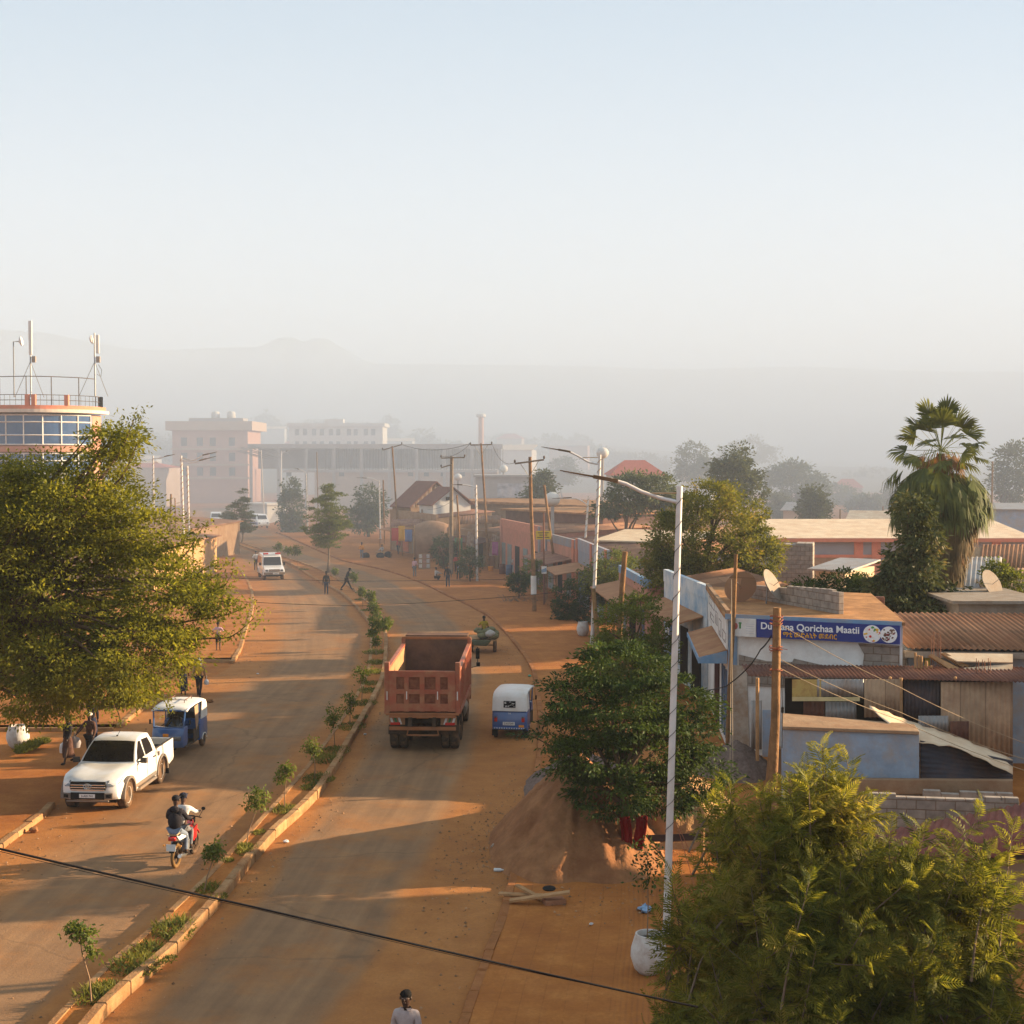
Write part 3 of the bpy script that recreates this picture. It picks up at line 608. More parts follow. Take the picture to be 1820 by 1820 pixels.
# slender saplings planted along the median
M_STEM = mat('sapling_stem', (0.24,0.15,0.09), 0.9, 0.2, 5)
def sapling(label, bx, by, blobs, seed, m=None, D=None, lf=(0.10,0.055)):
    g = G(bx, by, 0.17); D = g.y; rng = np.random.default_rng(seed); rr = random.Random(seed)
    root = empty('median_sapling', g, 0, label, 'sapling', 'saplings planted along the median'); off = np.array(g)
    bl = [(np.array(P(x, y, D))-off, np.array((rx, rx*.9, ry))*D/F) for x, y, rx, ry in blobs]
    n = max(26, int(sum(b[1][0]*b[1][2] for b in bl)*150)); C, d = sample_blobs(bl, n, rng, .15); per = 15; ids = np.repeat(np.arange(n), per)
    pos = C[ids]+rng.normal(size=(len(ids), 3))*.075
    out = unit(d[ids]*.6+rng.normal(size=(len(ids), 3))*.6+np.array((0, 0, -.35))); nor = unit(rng.normal(size=(len(ids), 3))*.8+np.array((0, 0, .6)))
    Vv, Fq = leaf_quads(pos, out, nor, lf[0]*(.6+rng.random(len(ids))*.8), lf[1]*(.6+rng.random(len(ids))*.7), .15)
    np_mesh('crown', Vv, Fq, m or L_MID, root)
    mb = MB(); top = Vector(bl[0][0])
    mb.tube([(0,0,-.05), top*.35+Vector((rr.uniform(-.05,.05),0,0)), top*.7+Vector((rr.uniform(-.04,.04),0,0)), top], [.018,.015,.012,.007], 5)
    for b in bl:
        q = Vector(b[0]); mb.tube([top*.8, top*.8+(q-top*.8)*.6+Vector((0,0,.05)), q+Vector((0,0,b[1][2]*.6))], [.009,.007,.003], 4, cap=False)
    mb.build('stem', M_STEM, root); return root
SAP = [('foremost sapling, with a crooked leafy head, in the lower left corner', 163,1786,[(140,1652,16,10),(155,1668,12,16),(160,1695,14,12),(122,1660,14,8)]),
 ('spindly sapling with one small leafy head right of the motorcycle', 362,1586,[(382,1510,11,11),(374,1520,8,6)]),
 ('bushy headed sapling on a bare bent stem, second ahead of the motorcycle', 437,1507,[(460,1418,20,17),(442,1426,10,10)]),
 ('sapling with a small round head, third ahead of the motorcycle', 506,1440,[(509,1368,11,12),(500,1382,8,6)]),
 ('thin sapling with sparse upper leaves in the middle stretch of the median', 559,1382,[(556,1324,12,9),(548,1332,10,6),(562,1336,8,8)]),
 ('dense round headed sapling left of the dump truck', 595,1328,[(593,1270,15,17),(590,1284,10,9)]),
 ('two tiered sapling behind the dense round headed one', 622,1288,[(624,1242,14,7),(622,1260,9,10)]),
 ('umbrella shaped sapling level with the dump truck tailgate', 643,1248,[(641,1196,14,9),(644,1210,9,9),(655,1192,8,7)])]
for i, (l, x, y, b) in enumerate(SAP): sapling(l, x, y, b, 70+i)
SAP2 = [('leafy shrub like sapling at the bend of the median, tallest of its cluster', 662,1128,[(666,1092,12,10),(664,1078,9,8)]), ('rounded sapling lowest in the cluster at the bend of the median', 669,1165,[(668,1112,15,12),(664,1126,11,9),(670,1140,9,7)]),
 ('sapling leaning right over the lane at the bend of the median', 678,1150,[(686,1110,10,9),(690,1104,7,6)]), ('topmost yellowish sapling where the median starts to bend', 655,1100,[(656,1060,11,9),(662,1068,9,7)]), ('thin dry sapling before the bend of the median', 645,1080,[(643,1052,5,6)]),
 ('left one of three dusty saplings in the far median', 500,1000,[(495,972,8,7)]), ('middle one of three dusty saplings in the far median', 518,1009,[(512,977,7,6)]), ('right one of three dusty saplings in the far median', 531,1015,[(527,977,10,9)]),
 ('tiny sapling in the median right of the tall tiered tree', 600,1033,[(595,1015,4,3)]), ('small sapling behind the striding man', 630,1052,[(627,1024,6,5),(631,1028,4,4)])]
for i, (l, x, y, b) in enumerate(SAP2): sapling(l, x, y, b, 90+i, lf=(0.16,0.085))
# grass clumps in the median
rng = np.random.default_rng(5); gl = []
TUFT = [(165,1770,34,.35),(185,1760,26,.3),(240,1715,42,.35),(262,1690,30,.3),(308,1652,40,.4),(372,1580,22,.25),(388,1596,16,.2),(440,1512,22,.25),(432,1505,14,.2),(507,1440,22,.3),(566,1385,30,.3),(580,1350,28,.3),(550,1400,16,.2),(597,1335,26,.25),(625,1292,26,.25),(650,1250,22,.25),(655,1228,20,.25),(668,1195,18,.3),(668,1178,18,.3),(666,1160,20,.35),(660,1215,18,.2),(640,1275,14,.2),(640,1066,10,.2),(650,1085,10,.2),(540,1012,10,.15),(405,1530,10,.15),(460,1480,12,.15),(300,1706,16,.12),(318,1664,26,.2),(258,1722,30,.2)]
for x, y, r, h in TUFT:
    g = G(x, y, .175); k = g.y/F*r; n = int(420*min(1.6, k*1.6))+60; th = rng.random(n)*6.28; rr_ = k*np.sqrt(rng.random(n))
    pos = np.stack([g.x+rr_*np.cos(th), g.y+1.5*rr_*np.sin(th), np.full(n, .172)], 1); gl.append((pos, h*(0.35+rng.random(n)*.75)*(1-0.5*rr_/k)))
pos = np.vstack([a for a, _ in gl]); hh = np.concatenate([b for _, b in gl]); n = len(pos)
dirs = unit(rng.normal(size=(n, 3))*np.array((.8,.8,.2))+np.array((0,0,.75)))
Vv, Fq = leaf_quads(pos, dirs, unit(rng.normal(size=(n, 3))), hh, .022+hh*.03, .25)
L_GRASS = leaf_mat('weed_grass', (0.0520,0.0715,0.0156), (0.2080,0.1950,0.0390), .35)
tag(np_mesh('grass', Vv, Fq, L_GRASS), 'tufts of short grass and weeds growing along the median', 'grass', kind='stuff')
gl = []
for x, y, r, h in [(48,1338,17,.28),(62,1331,13,.28),(78,1327,9,.22),(38,1344,9,.2)]:
    g = G(x, y); k = g.y/F*r; n = 420; th = rng.random(n)*6.28; rr_ = k*np.sqrt(rng.random(n))
    gl.append((np.stack([g.x+rr_*np.cos(th), g.y+1.6*rr_*np.sin(th), np.full(n, 0.13)], 1), h*(.4+rng.random(n)*.7)))
pos = np.vstack([a for a, _ in gl]); hh = np.concatenate([b for _, b in gl]); n = len(pos)
Vv, Fq = leaf_quads(pos, unit(rng.normal(size=(n, 3))*np.array((.7,.7,.2))+np.array((0,0,.8))), unit(rng.normal(size=(n, 3))), hh, .03+hh*.06, .25)
tag(np_mesh('weed_patch', Vv, Fq, L_GRASS), 'patch of green weeds beside the white pot on the left', 'weeds', kind='stuff')
# fan palm with its skirt of dead leaves
def fan(pos, x, up, size, petiole, rng, droop, n=22, spread=2.3):
    x = x/np.linalg.norm(x); y = np.cross(up, x); y /= max(1e-6, np.linalg.norm(y)); z = np.cross(x, y)
    vs = []; fs = []
    def q(a, b, c, d): k = len(vs); vs.extend([a, b, c, d]); fs.append((k, k+1, k+2, k+3))
    tip = pos+x*petiole-np.array((0,0,1))*petiole*droop*.25; w = .022
    q(pos+y*w, pos-y*w, tip-y*w*.8, tip+y*w*.8)
    for i in range(n):
        a = (i/(n-1)-.5)*spread; L = size*(1-.22*abs(a)/1.15)*(.88+.2*rng.random())
        d = x*math.cos(a)+y*math.sin(a)+z*rng.normal()*.06; s = (y*math.cos(a)-x*math.sin(a))*size*.045
        m = tip+d*L*.6-np.array((0,0,1))*L*droop*.22; e = tip+d*L*(.92-.25*droop)-np.array((0,0,1))*L*droop*(.55+.3*rng.random())
        q(tip-s*.15, tip+s*.15, m+s, m-s); q(m-s, m+s, e+s*.12, e-s*.12)
    return np.array(vs), np.array(fs)
def fans(lst):
    V = []; Fq = []; nb = 0
    for v, f in lst: V.append(v); Fq.append(f+nb); nb += len(v)
    return np.vstack(V), np.vstack(Fq)
pb = P(1685, 1000, 66); root = empty('fan_palm', (pb.x, 66, 0), 0, 'tall shaggy fan palm with a thick skirt of dead leaves', 'palm')
rng = np.random.default_rng(77); hub = np.array(P(1672,806,66))-np.array((pb.x,66,0)); green = []; dry = []
for i in range(30):
    el = R(84-100*(i/29)**.9); az = i*2.39996+rng.random()*.3; se = math.sin(max(0, el))
    x = np.array((math.cos(az)*math.cos(el), math.sin(az)*math.cos(el), math.sin(el)))
    tilt = np.array((-math.cos(az)*.5+rng.normal()*.5, -math.sin(az)*.5+rng.normal()*.5, .6+.4*rng.random()))
    green.append(fan(hub+np.array((0,0,.3))*rng.random(), x, tilt, 1.15, 1.35+.35*rng.random(), rng, .10+.34*(1-se), 24, 2.7))
for i in range(95):
    az = i*2.39996; h = -0.3-2.0*rng.random(); r = .95+.45*rng.random(); x = np.array((math.cos(az)*.75, math.sin(az)*.75, -.55-rng.random()*.4))
    green.append(fan(hub+np.array((math.cos(az)*r*.8, math.sin(az)*r*.8, h+.55)), x, np.array((0,0,1.)), 1.25, 1.05, rng, .85, 18))
for i in range(230):
    az = i*2.39996; t = rng.random(); h = -1.2-4.2*t; r = .30+1.25*(1-t)**.8; x = np.array((math.cos(az)*.35, math.sin(az)*.35, -1))
    dry.append(fan(hub+np.array((math.cos(az)*r, math.sin(az)*r, h)), x, np.array((math.cos(az), math.sin(az), .2)), 1.1, .5, rng, .8, 12, 1.5))
np_mesh('green_fronds', *fans(green), L_PALM, root); np_mesh('dry_skirt', *fans(dry), L_SKIRT, root)
mb = MB(); mb.tube([(0,0,0),(0,0,4),tuple(hub*.7),tuple(hub)], [.36,.3,.26,.2], 12); mb.build('trunk', M_BARK, root)
fs = []
for i in range(46):
    az = i*2.39996; r = .35+.5*rng.random(); fs.append(fan(hub+np.array((math.cos(az)*r, math.sin(az)*r, .2-.7*rng.random())), np.array((math.cos(az)*.5, math.sin(az)*.5, -.6)), np.array((0,0,1.)), .55, .25, rng, .9, 10))
np_mesh('flower_stalks', *fans(fs), leaf_mat('dry_flower_stalks', (0.16,0.08,0.035), (0.30,0.16,0.07), .3), root)
# ------------------------------------------------------------------ buildings on the right
def corr(mb, a, b, c, d, pitch=0.17, amp=0.03, rows=3, sag=0.0, seed=0):
    a, b, c, d = map(Vector, (a, b, c, d)); n = max(6, int((b-a).length/pitch*4)); nn = (b-a).cross(d-a).normalized(); r = random.Random(seed)
    vs = []
    for j in range(rows):
        t = j/(rows-1)
        for i in range(n+1):
            s = i/n; p = a.lerp(b, s).lerp(d.lerp(c, s), t)
            vs.append(p+nn*(amp*math.sin(i*math.pi/2)+r.uniform(-.006,.006)-sag*math.sin(math.pi*t)*4*.25*math.sin(math.pi*s)))
    w = n+1; fs = [(j*w+i, j*w+i+1, (j+1)*w+i+1, (j+1)*w+i) for j in range(rows-1) for i in range(n)]
    return mb.add(vs, fs)
def solid(o, th):
    md = o.modifiers.new('solid', 'SOLIDIFY'); md.thickness = th; md.offset = 0; return o
def txt(s, size, m, parent, loc, rot, name='lettering', ax='LEFT', ext=0.004, sx=1.0, bold=0.0):
    cu = bpy.data.curves.new(name, 'FONT'); cu.body = s; cu.size = size; cu.align_x = ax; cu.extrude = ext; cu.offset = bold
    t = bpy.data.objects.new('t', cu); col.objects.link(t); bpy.context.view_layer.update()
    me = bpy.data.meshes.new_from_object(t.evaluated_get(bpy.context.evaluated_depsgraph_get())); bpy.data.objects.remove(t); bpy.data.curves.remove(cu)
    me.name = name; me.materials.clear(); me.materials.append(m); o = bpy.data.objects.new(name, me); col.objects.link(o)
    o.parent = parent; o.location = loc; o.rotation_euler = rot; o.scale = (sx, 1, 1); return o
def wall_seg(mb, a, b, z0, z1, th=0.2):
    a = Vector((a[0], a[1], 0)); b = Vector((b[0], b[1], 0)); t = (b-a).normalized(); n = Vector((-t.y, t.x, 0))*th/2
    return mb.hexa([q+Vector((0,0,z0)) for q in (a-n, b-n, b+n, a+n)], [q+Vector((0,0,z1)) for q in (a-n, b-n, b+n, a+n)])
M_WHITEW = mat('white_plaster', (0.82,0.80,0.76), 0.9, 0.12, 1.6, 0.3, dirt=(0.40,0.27,0.17), dirt_amt=0.22, dscale=0.7)
M_BLUEW = mat('blue_plaster', (0.27,0.345,0.45), 0.9, 0.22, 1.8, 0.5, dirt=(0.36,0.30,0.25), dirt_amt=0.5, dscale=1.1)
M_GREYW = mat('grey_plaster', (0.26,0.26,0.28), 0.9, 0.15, 1.5, 0.3, dirt=(0.32,0.22,0.15), dirt_amt=0.3)
M_PINKW = mat('salmon_plaster', (0.50,0.24,0.17), 0.9, 0.15, 1.5, 0.3, dirt=(0.34,0.20,0.13), dirt_amt=0.3)
M_CORAL = mat('coral_paint', (0.58,0.20,0.12), 0.85, 0.15, 2, 0.2, dirt=(0.4,0.2,0.12), dirt_amt=0.3)
M_TANW = mat('tan_mud_wall', (0.33,0.215,0.13), 0.95, 0.2, 2, 0.6, dirt=(0.25,0.13,0.07), dirt_amt=0.4)
M_CONC = mat('weathered_concrete', (0.30,0.255,0.21), 0.92, 0.2, 2, 0.5, dirt=(0.20,0.13,0.08), dirt_amt=0.35)
M_ROOFD = mat('dusty_flat_roof', (0.40,0.20,0.085), 0.95, 0.4, 1.6, 0.8, dirt=(0.20,0.10,0.05), dirt_amt=0.4, dscale=0.9)
M_RUST = mat('rusty_corrugated_tin', (0.29,0.155,0.085), 0.7, 0.3, 1.2, 0.2, metal=0.15, dirt=(0.20,0.085,0.045), dirt_amt=0.45, dscale=0.6, sheet=(.9,2.1))
M_RUSTD = mat('dark_rusty_tin', (0.13,0.06,0.045), 0.7, 0.3, 1.2, 0.2, metal=0.15, dirt=(0.22,0.09,0.05), dirt_amt=0.4, dscale=0.8)
M_TAN = mat('tan_corrugated_tin', (0.37,0.255,0.165), 0.7, 0.25, 1.5, 0.2, dirt=(0.24,0.13,0.08), dirt_amt=0.4, dscale=0.8, sheet=(.8,9))
M_GREYT = mat('grey_corrugated_tin', (0.33,0.32,0.31), 0.55, 0.2, 1.5, 0.1, metal=0.3, dirt=(0.30,0.19,0.12), dirt_amt=0.3)
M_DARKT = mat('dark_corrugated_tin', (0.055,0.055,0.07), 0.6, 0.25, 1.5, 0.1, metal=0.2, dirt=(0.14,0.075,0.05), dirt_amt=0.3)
M_CREAM = mat('cream_tin_sheet', (0.66,0.52,0.36), 0.6, 0.15, 1.5, 0.2, dirt=(0.50,0.30,0.16), dirt_amt=0.35, dscale=0.9)
M_DKROOF = mat('dark_roof_edge', (0.06,0.04,0.035), 0.9, 0.3, 2)
M_BROWNR = mat('brown_tin_roof', (0.20,0.09,0.06), 0.75, 0.2, 1.5, dirt=(0.34,0.19,0.11), dirt_amt=0.35)
M_AWN = mat('brown_awning', (0.33,0.16,0.085), 0.9, 0.2, 1.5, 0.2, dirt=(0.43,0.24,0.12), dirt_amt=0.4)
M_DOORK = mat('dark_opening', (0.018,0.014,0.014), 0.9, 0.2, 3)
M_DOORB = mat('blue_door', (0.08,0.14,0.24), 0.7, 0.2, 3, dirt=(0.2,0.15,0.1), dirt_amt=0.3)
M_DOORG = mat('grey_green_door', (0.20,0.25,0.25), 0.7, 0.2, 3, dirt=(0.25,0.17,0.12), dirt_amt=0.3)
M_WOOD = mat('weathered_pole_wood', (0.27,0.145,0.065), 0.9, 0.35, 3, 0.8, dirt=(0.12,0.065,0.035), dirt_amt=0.4, dscale=2.5)
M_WOODG = mat('grey_pole_wood', (0.24,0.18,0.125), 0.9, 0.3, 3, 0.8, dirt=(0.13,0.085,0.055), dirt_amt=0.35)
M_PLANK = mat('plank_wood', (0.40,0.225,0.105), 0.85, 0.3, 4, 0.5)
M_WHITEP = mat('white_paint', (0.72,0.70,0.66), 0.6, 0.08, 3, dirt=(0.42,0.30,0.2), dirt_amt=0.2)
M_BLUEP = mat('blue_paint_trim', (0.17,0.30,0.45), 0.7, 0.15, 3, dirt=(0.35,0.28,0.22), dirt_amt=0.3)
M_BLACK = mat('black_rubber', (0.015,0.014,0.014), 0.7, 0.2, 5)
M_METAL = mat('grey_metal', (0.25,0.25,0.25), 0.45, 0.15, 4, metal=0.7)
def block_mat(name, c1, c2, mortar, w=0.50, h=0.25, vert='Z'):
    m = bpy.data.materials.new(name); m.use_nodes = True; nt = m.node_tree; L = nt.links; b = nt.nodes['Principled BSDF']; b.inputs['Roughness'].default_value = .95
    uv = _n(nt, 'ShaderNodeTexCoord'); sx = _n(nt, 'ShaderNodeSeparateXYZ'); L.new(uv.outputs['Object'], sx.inputs[0])
    ad = _n(nt, 'ShaderNodeMath', operation='ADD'); L.new(sx.outputs[0], ad.inputs[0]); L.new(sx.outputs[1], ad.inputs[1]); ad.inputs[1].default_value = 0
    cb = _n(nt, 'ShaderNodeCombineXYZ'); L.new(sx.outputs[0], cb.inputs[0]); L.new(sx.outputs[2], cb.inputs[1])
    nz = _n(nt, 'ShaderNodeTexNoise', Scale=2.5, Detail=4.0); L.new(uv.outputs['Object'], nz.inputs['Vector'])
    mv = _n(nt, 'ShaderNodeVectorMath', operation='MULTIPLY_ADD'); L.new(nz.outputs['Color'], mv.inputs[0]); mv.inputs[1].default_value = (.035,.035,0); L.new(cb.outputs[0], mv.inputs[2])
    br = _n(nt, 'ShaderNodeTexBrick', Scale=1.0); br.inputs['Brick Width'].default_value = w; br.inputs['Row Height'].default_value = h; br.inputs['Mortar Size'].default_value = .014; br.inputs['Mortar Smooth'].default_value = .3
    br.inputs['Color1'].default_value = (*c1,1); br.inputs['Color2'].default_value = (*c2,1); br.inputs['Mortar'].default_value = (*mortar,1); L.new(mv.outputs[0], br.inputs['Vector'])
    n2 = _n(nt, 'ShaderNodeTexNoise', Scale=5.0, Detail=6.0); L.new(uv.outputs['Object'], n2.inputs['Vector'])
    mr = _n(nt, 'ShaderNodeMapRange'); mr.inputs[1].default_value=.3; mr.inputs[2].default_value=.7; mr.inputs[3].default_value=.75; mr.inputs[4].default_value=1.2; L.new(n2.outputs['Fac'], mr.inputs[0])
    mx = _n(nt, 'ShaderNodeMix', data_type='RGBA', blend_type='MULTIPLY'); mx.inputs[0].default_value = 1; L.new(br.outputs['Color'], mx.inputs[6]); L.new(mr.outputs[0], mx.inputs[7]); L.new(mx.outputs[2], b.inputs['Base Color'])
    bp = _n(nt, 'ShaderNodeBump', Strength=.8, Distance=.02); bp.invert = True; L.new(br.outputs['Fac'], bp.inputs['Height']); L.new(bp.outputs[0], b.inputs['Normal'])
    MATS[name] = m; return m
M_BLOCK = block_mat('grey_cement_blocks', (0.33,0.27,0.22), (0.26,0.215,0.18), (0.20,0.13,0.085))
M_BRICK = block_mat('dark_red_bricks', (0.20,0.065,0.04), (0.15,0.05,0.035), (0.12,0.07,0.05), .24, .09)
def block_wall(name, a, b, z0, z1, m, th=0.2, label=None, cat=None, parent=None, z1b=None):
    # a wall whose own x axis runs along it, so that its courses follow the wall
    a = Vector((a[0], a[1], 0)); b = Vector((b[0], b[1], 0)); ln = (b-a).length; ang = math.atan2(b.y-a.y, b.x-a.x); mb = MB(); r = random.Random(int(ln*97))
    n = max(2, int(ln/0.42)); zb = z1 if z1b is None else z1b; top = []
    t2 = th/2; pts = [(0, z1)]
    lo = [(0,-t2,z0),(ln,-t2,z0),(ln,t2,z0),(0,t2,z0)]; hi = [(0,-t2,z1),(ln,-t2,zb),(ln,t2,zb),(0,t2,z1)]; mb.hexa(lo, hi)
    for i in range(n):  # a broken top course
        if r.random() < .45: x = i*ln/n; zz = z1+(zb-z1)*(i+.5)/n; mb.box((x+ln/n/2, 0, zz+.03), (ln/n*.96, th*.96, .09))
    o = mb.build(name, m, parent, bevel=0.012); o.location = a; o.rotation_euler = (0, 0, ang)
    if parent is not None: o.location = a-parent.location
    return tag(o, label, cat)
# --- corner shop with the blue sign
C0 = Vector((7.54, 48.7, 0)); FE = Vector((12.9, 46.38, 0)); LB = Vector((8.25, 59.0, 0)); RB = Vector((14.2, 56.0, 0)); ZR = 4.85
shop = empty('corner_shop', C0, 0, 'white walled corner shop with a dusty flat roof and peeling plaster', 'shop')
def S(x, y, z): return Vector((x, y, z))-C0
fd = (FE-C0).normalized(); fn = Vector((fd.y, -fd.x, 0)); ld = (LB-C0).normalized(); lnn = Vector((-ld.y, ld.x, 0))
mb = MB(); mb.hexa([p-C0 for p in (C0, FE, RB, LB)], [p-C0+Vector((0,0,ZR-.12)) for p in (C0, FE, RB, LB)]); mb.build('wall', M_WHITEW, shop)
mb = MB(); ov = .18
q = [C0-fd*.02+fn*ov+lnn*ov*.7, FE+fn*ov+fd*.1, RB+fd*.1, LB+lnn*ov*.7]; mb.hexa([p-C0+Vector((0,0,ZR-.12)) for p in q], [p-C0+Vector((0,0,ZR)) for p in q]); mb.build('roof_slab', M_ROOFD, shop)
mb = MB(); a = C0+fn*(ov+.02)+lnn*.1; b = FE+fn*(ov+.02); mb.hexa([p-C0+Vector((0,0,ZR-.17)) for p in (a, b, b+fn*.03, a+fn*.03)], [p-C0+Vector((0,0,ZR+.02)) for p in (a, b, b+fn*.03, a+fn*.03)]); mb.build('roof_trim', M_BLUEP, shop)
mb = MB(); wall_seg(mb, (LB+lnn*.05)-C0, (C0+lnn*.05)-C0, ZR, ZR+.12, .14); mb.build('parapet', M_TANW, shop)
# bare block courses below the plaster, standing proud of it
A = C0+fn*.03; Bq = FE+fn*.03
def front(t, z, o=0.0): return C0+fd*t+fn*o+Vector((0,0,z))-C0
mb = MB()
pl = [(0.35,3.45),(1.3,3.28),(2.2,3.3),(2.25,3.42),(3.4,3.22),(4.3,3.02),(4.55,3.25),(4.6,3.7),(4.4,4.05),(5.75,4.05),(5.75,2.4),(0.35,2.4)]
n = len(pl); mb.add([front(t, z, .012) for t, z in pl]+[front(t, z, .045) for t, z in pl], [tuple(range(n,2*n))]+[(i,(i+1)%n,n+(i+1)%n,n+i) for i in range(n)])
o = mb.build('bare_block_patch', M_BLOCK, shop); 
mb = MB(); mb.hexa([front(.02,0,.01),front(.75,0,.01),front(.75,0,.06),front(.02,0,.06)],[front(.02,3.1,.01),front(.62,3.05,.01),front(.62,3.05,.05),front(.02,3.1,.05)]); mb.build('stained_pier', mat('stained_plaster',(0.50,0.42,0.34),.95,.25,2.2,.5,dirt=(0.34,0.19,0.10),dirt_amt=.45,dscale=1.6), shop)
mb = MB(); mb.hexa([front(-.02,2.6,.02),front(.28,2.6,.02),front(.28,2.6,.05),front(-.02,2.6,.05)],[front(-.02,4.62,.02),front(.28,4.62,.02),front(.28,4.62,.05),front(-.02,4.62,.05)]); mb.build('corner_stripe', M_BLUEP, shop)
def side(t, z, o): return C0+ld*t+lnn*o+Vector((0,0,z))-C0   # along the street wall
for t0, t1, m in [(.7,1.15,M_DOORB),(1.6,2.05,M_DOORB),(2.5,2.95,M_DOORB)]:
    mb = MB(); mb.hexa([side(t0,.3,.0),side(t1,.3,.0),side(t1,.3,.04),side(t0,.3,.04)],[side(t0,2.75,.0),side(t1,2.75,.0),side(t1,2.75,.04),side(t0,2.75,.04)]); mb.build('shutter', m, shop)
mb = MB(); mb.hexa([side(4.2,.1,.0),side(6.2,.1,.0),side(6.2,.1,.05),side(4.2,.1,.05)],[side(4.2,2.9,.0),side(6.2,2.9,.0),side(6.2,2.9,.05),side(4.2,2.9,.05)]); mb.build('door', mat('dark_red_door',(0.06,0.02,0.02),.8), shop)
mb = MB(); mb.slab([side(.5,3.22,1.0),side(7.6,3.22,1.0),side(7.6,3.5,.03),side(.5,3.5,.03)], .06); mb.build('awning', M_AWN, shop)
mb = MB(); mb.hexa([side(.46,3.08,1.0),side(7.6,3.08,1.0),side(7.6,3.08,1.05),side(.46,3.08,1.05)],[side(.46,3.24,1.0),side(7.6,3.24,1.0),side(7.6,3.24,1.05),side(.46,3.24,1.05)])
mb.hexa([side(.42,3.05,.04),side(.46,3.05,.04),side(.46,3.05,1.05),side(.42,3.05,1.05)],[side(.42,3.5,.04),side(.46,3.5,.04),side(.46,3.25,1.05),side(.42,3.25,1.05)]); mb.build('awning_fascia', M_BLUEP, shop)
# painted white panel with line drawings above the awning
panel = MB(); panel.hexa([side(.2,3.58,.03),side(9.4,3.58,.03),side(9.4,3.58,.09),side(.2,3.58,.09)],[side(.2,4.78,.03),side(9.4,4.78,.03),side(9.4,4.78,.09),side(.2,4.78,.09)])
po = panel.build('painted_panel', M_WHITEP, shop); mb = MB(); r = random.Random(4)
def strokebox(t0, t1, z0, z1): mb.hexa([side(t0,z0,.09),side(t1,z0,.09),side(t1,z0,.096),side(t0,z0,.096)],[side(t0,z1,.09),side(t1,z1,.09),side(t1,z1,.096),side(t0,z1,.096)])
for t0, t1, z0, z1 in [(.5,1.9,3.75,4.1),(2.4,3.6,3.7,4.3),(4.2,5.2,3.9,4.4),(5.8,8.8,4.3,4.62),(6,8,3.8,4.05)]:
    strokebox(t0,t1,z0,z0+.03); strokebox(t0,t1,z1-.03,z1); strokebox(t0,t0+.05,z0,z1); strokebox(t1-.05,t1,z0,z1)
    for k in range(4): u = t0+r.random()*(t1-t0-.1); strokebox(u,u+.06,z0+.05,z0+.05+r.random()*(z1-z0-.1))
mb.build('drawing', mat('faded_ink',(0.20,0.16,0.15),.9), po)
block_wall('roof_parapet', (9.15,54.5), (11.36,48.5), ZR, 5.33, M_BLOCK, .2, parent=shop, z1b=5.62)
# blue sign
sg0 = C0+fd*.18+fn*(ov+.10); sang = math.atan2(fd.y, fd.x)
sign = empty('shop_sign', sg0+Vector((0,0,4.12)), sang, 'long blue shop sign with white and yellow lettering and two food pictures', 'sign')
SW = 5.62; SH = .62
mb = MB(); mb.box((.42,0,SH/2),(.80,.05,SH)); mb.build('white_panel', M_WHITEP, sign)
M_SIGNB = mat('sign_blue', (0.012,0.03,0.20), .5, .08, 2, dirt=(0.10,0.09,0.14), dirt_amt=.12); M_SIGNW = mat('sign_white', (.8,.8,.8), .6, .03); M_SIGNY = mat('sign_yellow', (.75,.36,.02), .6, .05)
mb = MB(); mb.box((.83+(SW-.83)/2+.005,0,SH/2),(SW-.84,.06,SH)); mb.build('blue_panel', M_SIGNB, sign)
txt('Dukaana Qorichaa Maatii', .325, M_SIGNW, sign, (.98,-.034,.295), (math.pi/2,0,0), sx=1.0, bold=.006)
txt('ማቲ መድሐኒት መደብር', .215, M_SIGNY, sign, (1.75,-.034,.07), (math.pi/2,0,0), bold=.004)
r = random.Random(9)
for cx_, rr_, pal in [(4.72,.29,[(.8,.75,.7),(.75,.45,.05),(.6,.03,.03),(.85,.8,.75),(.1,.3,.08)]),(5.26,.27,[(.8,.75,.72),(.12,.05,.03),(.25,.04,.05),(.7,.6,.5),(.15,.08,.06)])]:
    mb = MB(); Mx = Matrix.Rotation(math.pi/2, 3, 'X'); mb.lathe([(0,0),(rr_,0),(rr_,.012),(0,.012)], 24, (cx_,-.031,SH/2), Mx); pic = mb.build('food_picture', M_SIGNW, sign)
    for k in range(34):
        a = r.random()*6.28; d = rr_*.85*math.sqrt(r.random()); s = r.uniform(.025,.06); s = min(s, rr_*.97-d) if rr_*.97-d > .015 else .015
        mb = MB(); mb.ball((cx_+math.cos(a)*d,-.045,SH/2+math.sin(a)*d),(s,.004+.00025*k,s*.8),8,4); c = pal[r.randrange(len(pal))]
        mb2 = mb; 
        if k % 6 == 0: groups = {}
        groups.setdefault(c, MB()); g = groups[c]; g.add(mb2.v, mb2.f)
        if k % 6 == 5 or k == 33:
            for cc, gg in groups.items(): gg.build('food_piece', mat('sign_food_%d_%d_%d' % tuple(int(z*100) for z in cc), cc, .6, .1), pic)
mb = MB()
for x, z, w, h in [(.62,.12,.28,.012),(.62,.2,.28,.012),(.62,.28,.3,.012),(.62,.36,.26,.012),(.62,.44,.3,.012)]: mb.box((x,-.027,z),(w,.004,h))
mb.build('small_print', mat('faded_print',(.45,.45,.48),.8), sign)
mb = MB(); mb.box((.27,-.028,.35),(.06,.005,.16)); mb.box((.27,-.028,.46),(.10,.005,.05)); mb.build('green_plant_picture', mat('print_green',(.06,.22,.06),.7), sign)
mb = MB(); mb.ball((.1,-.027,.35),(.09,.005,.12),10,6); mb.build('fruit_picture', mat('print_red',(.5,.12,.10),.7), sign)
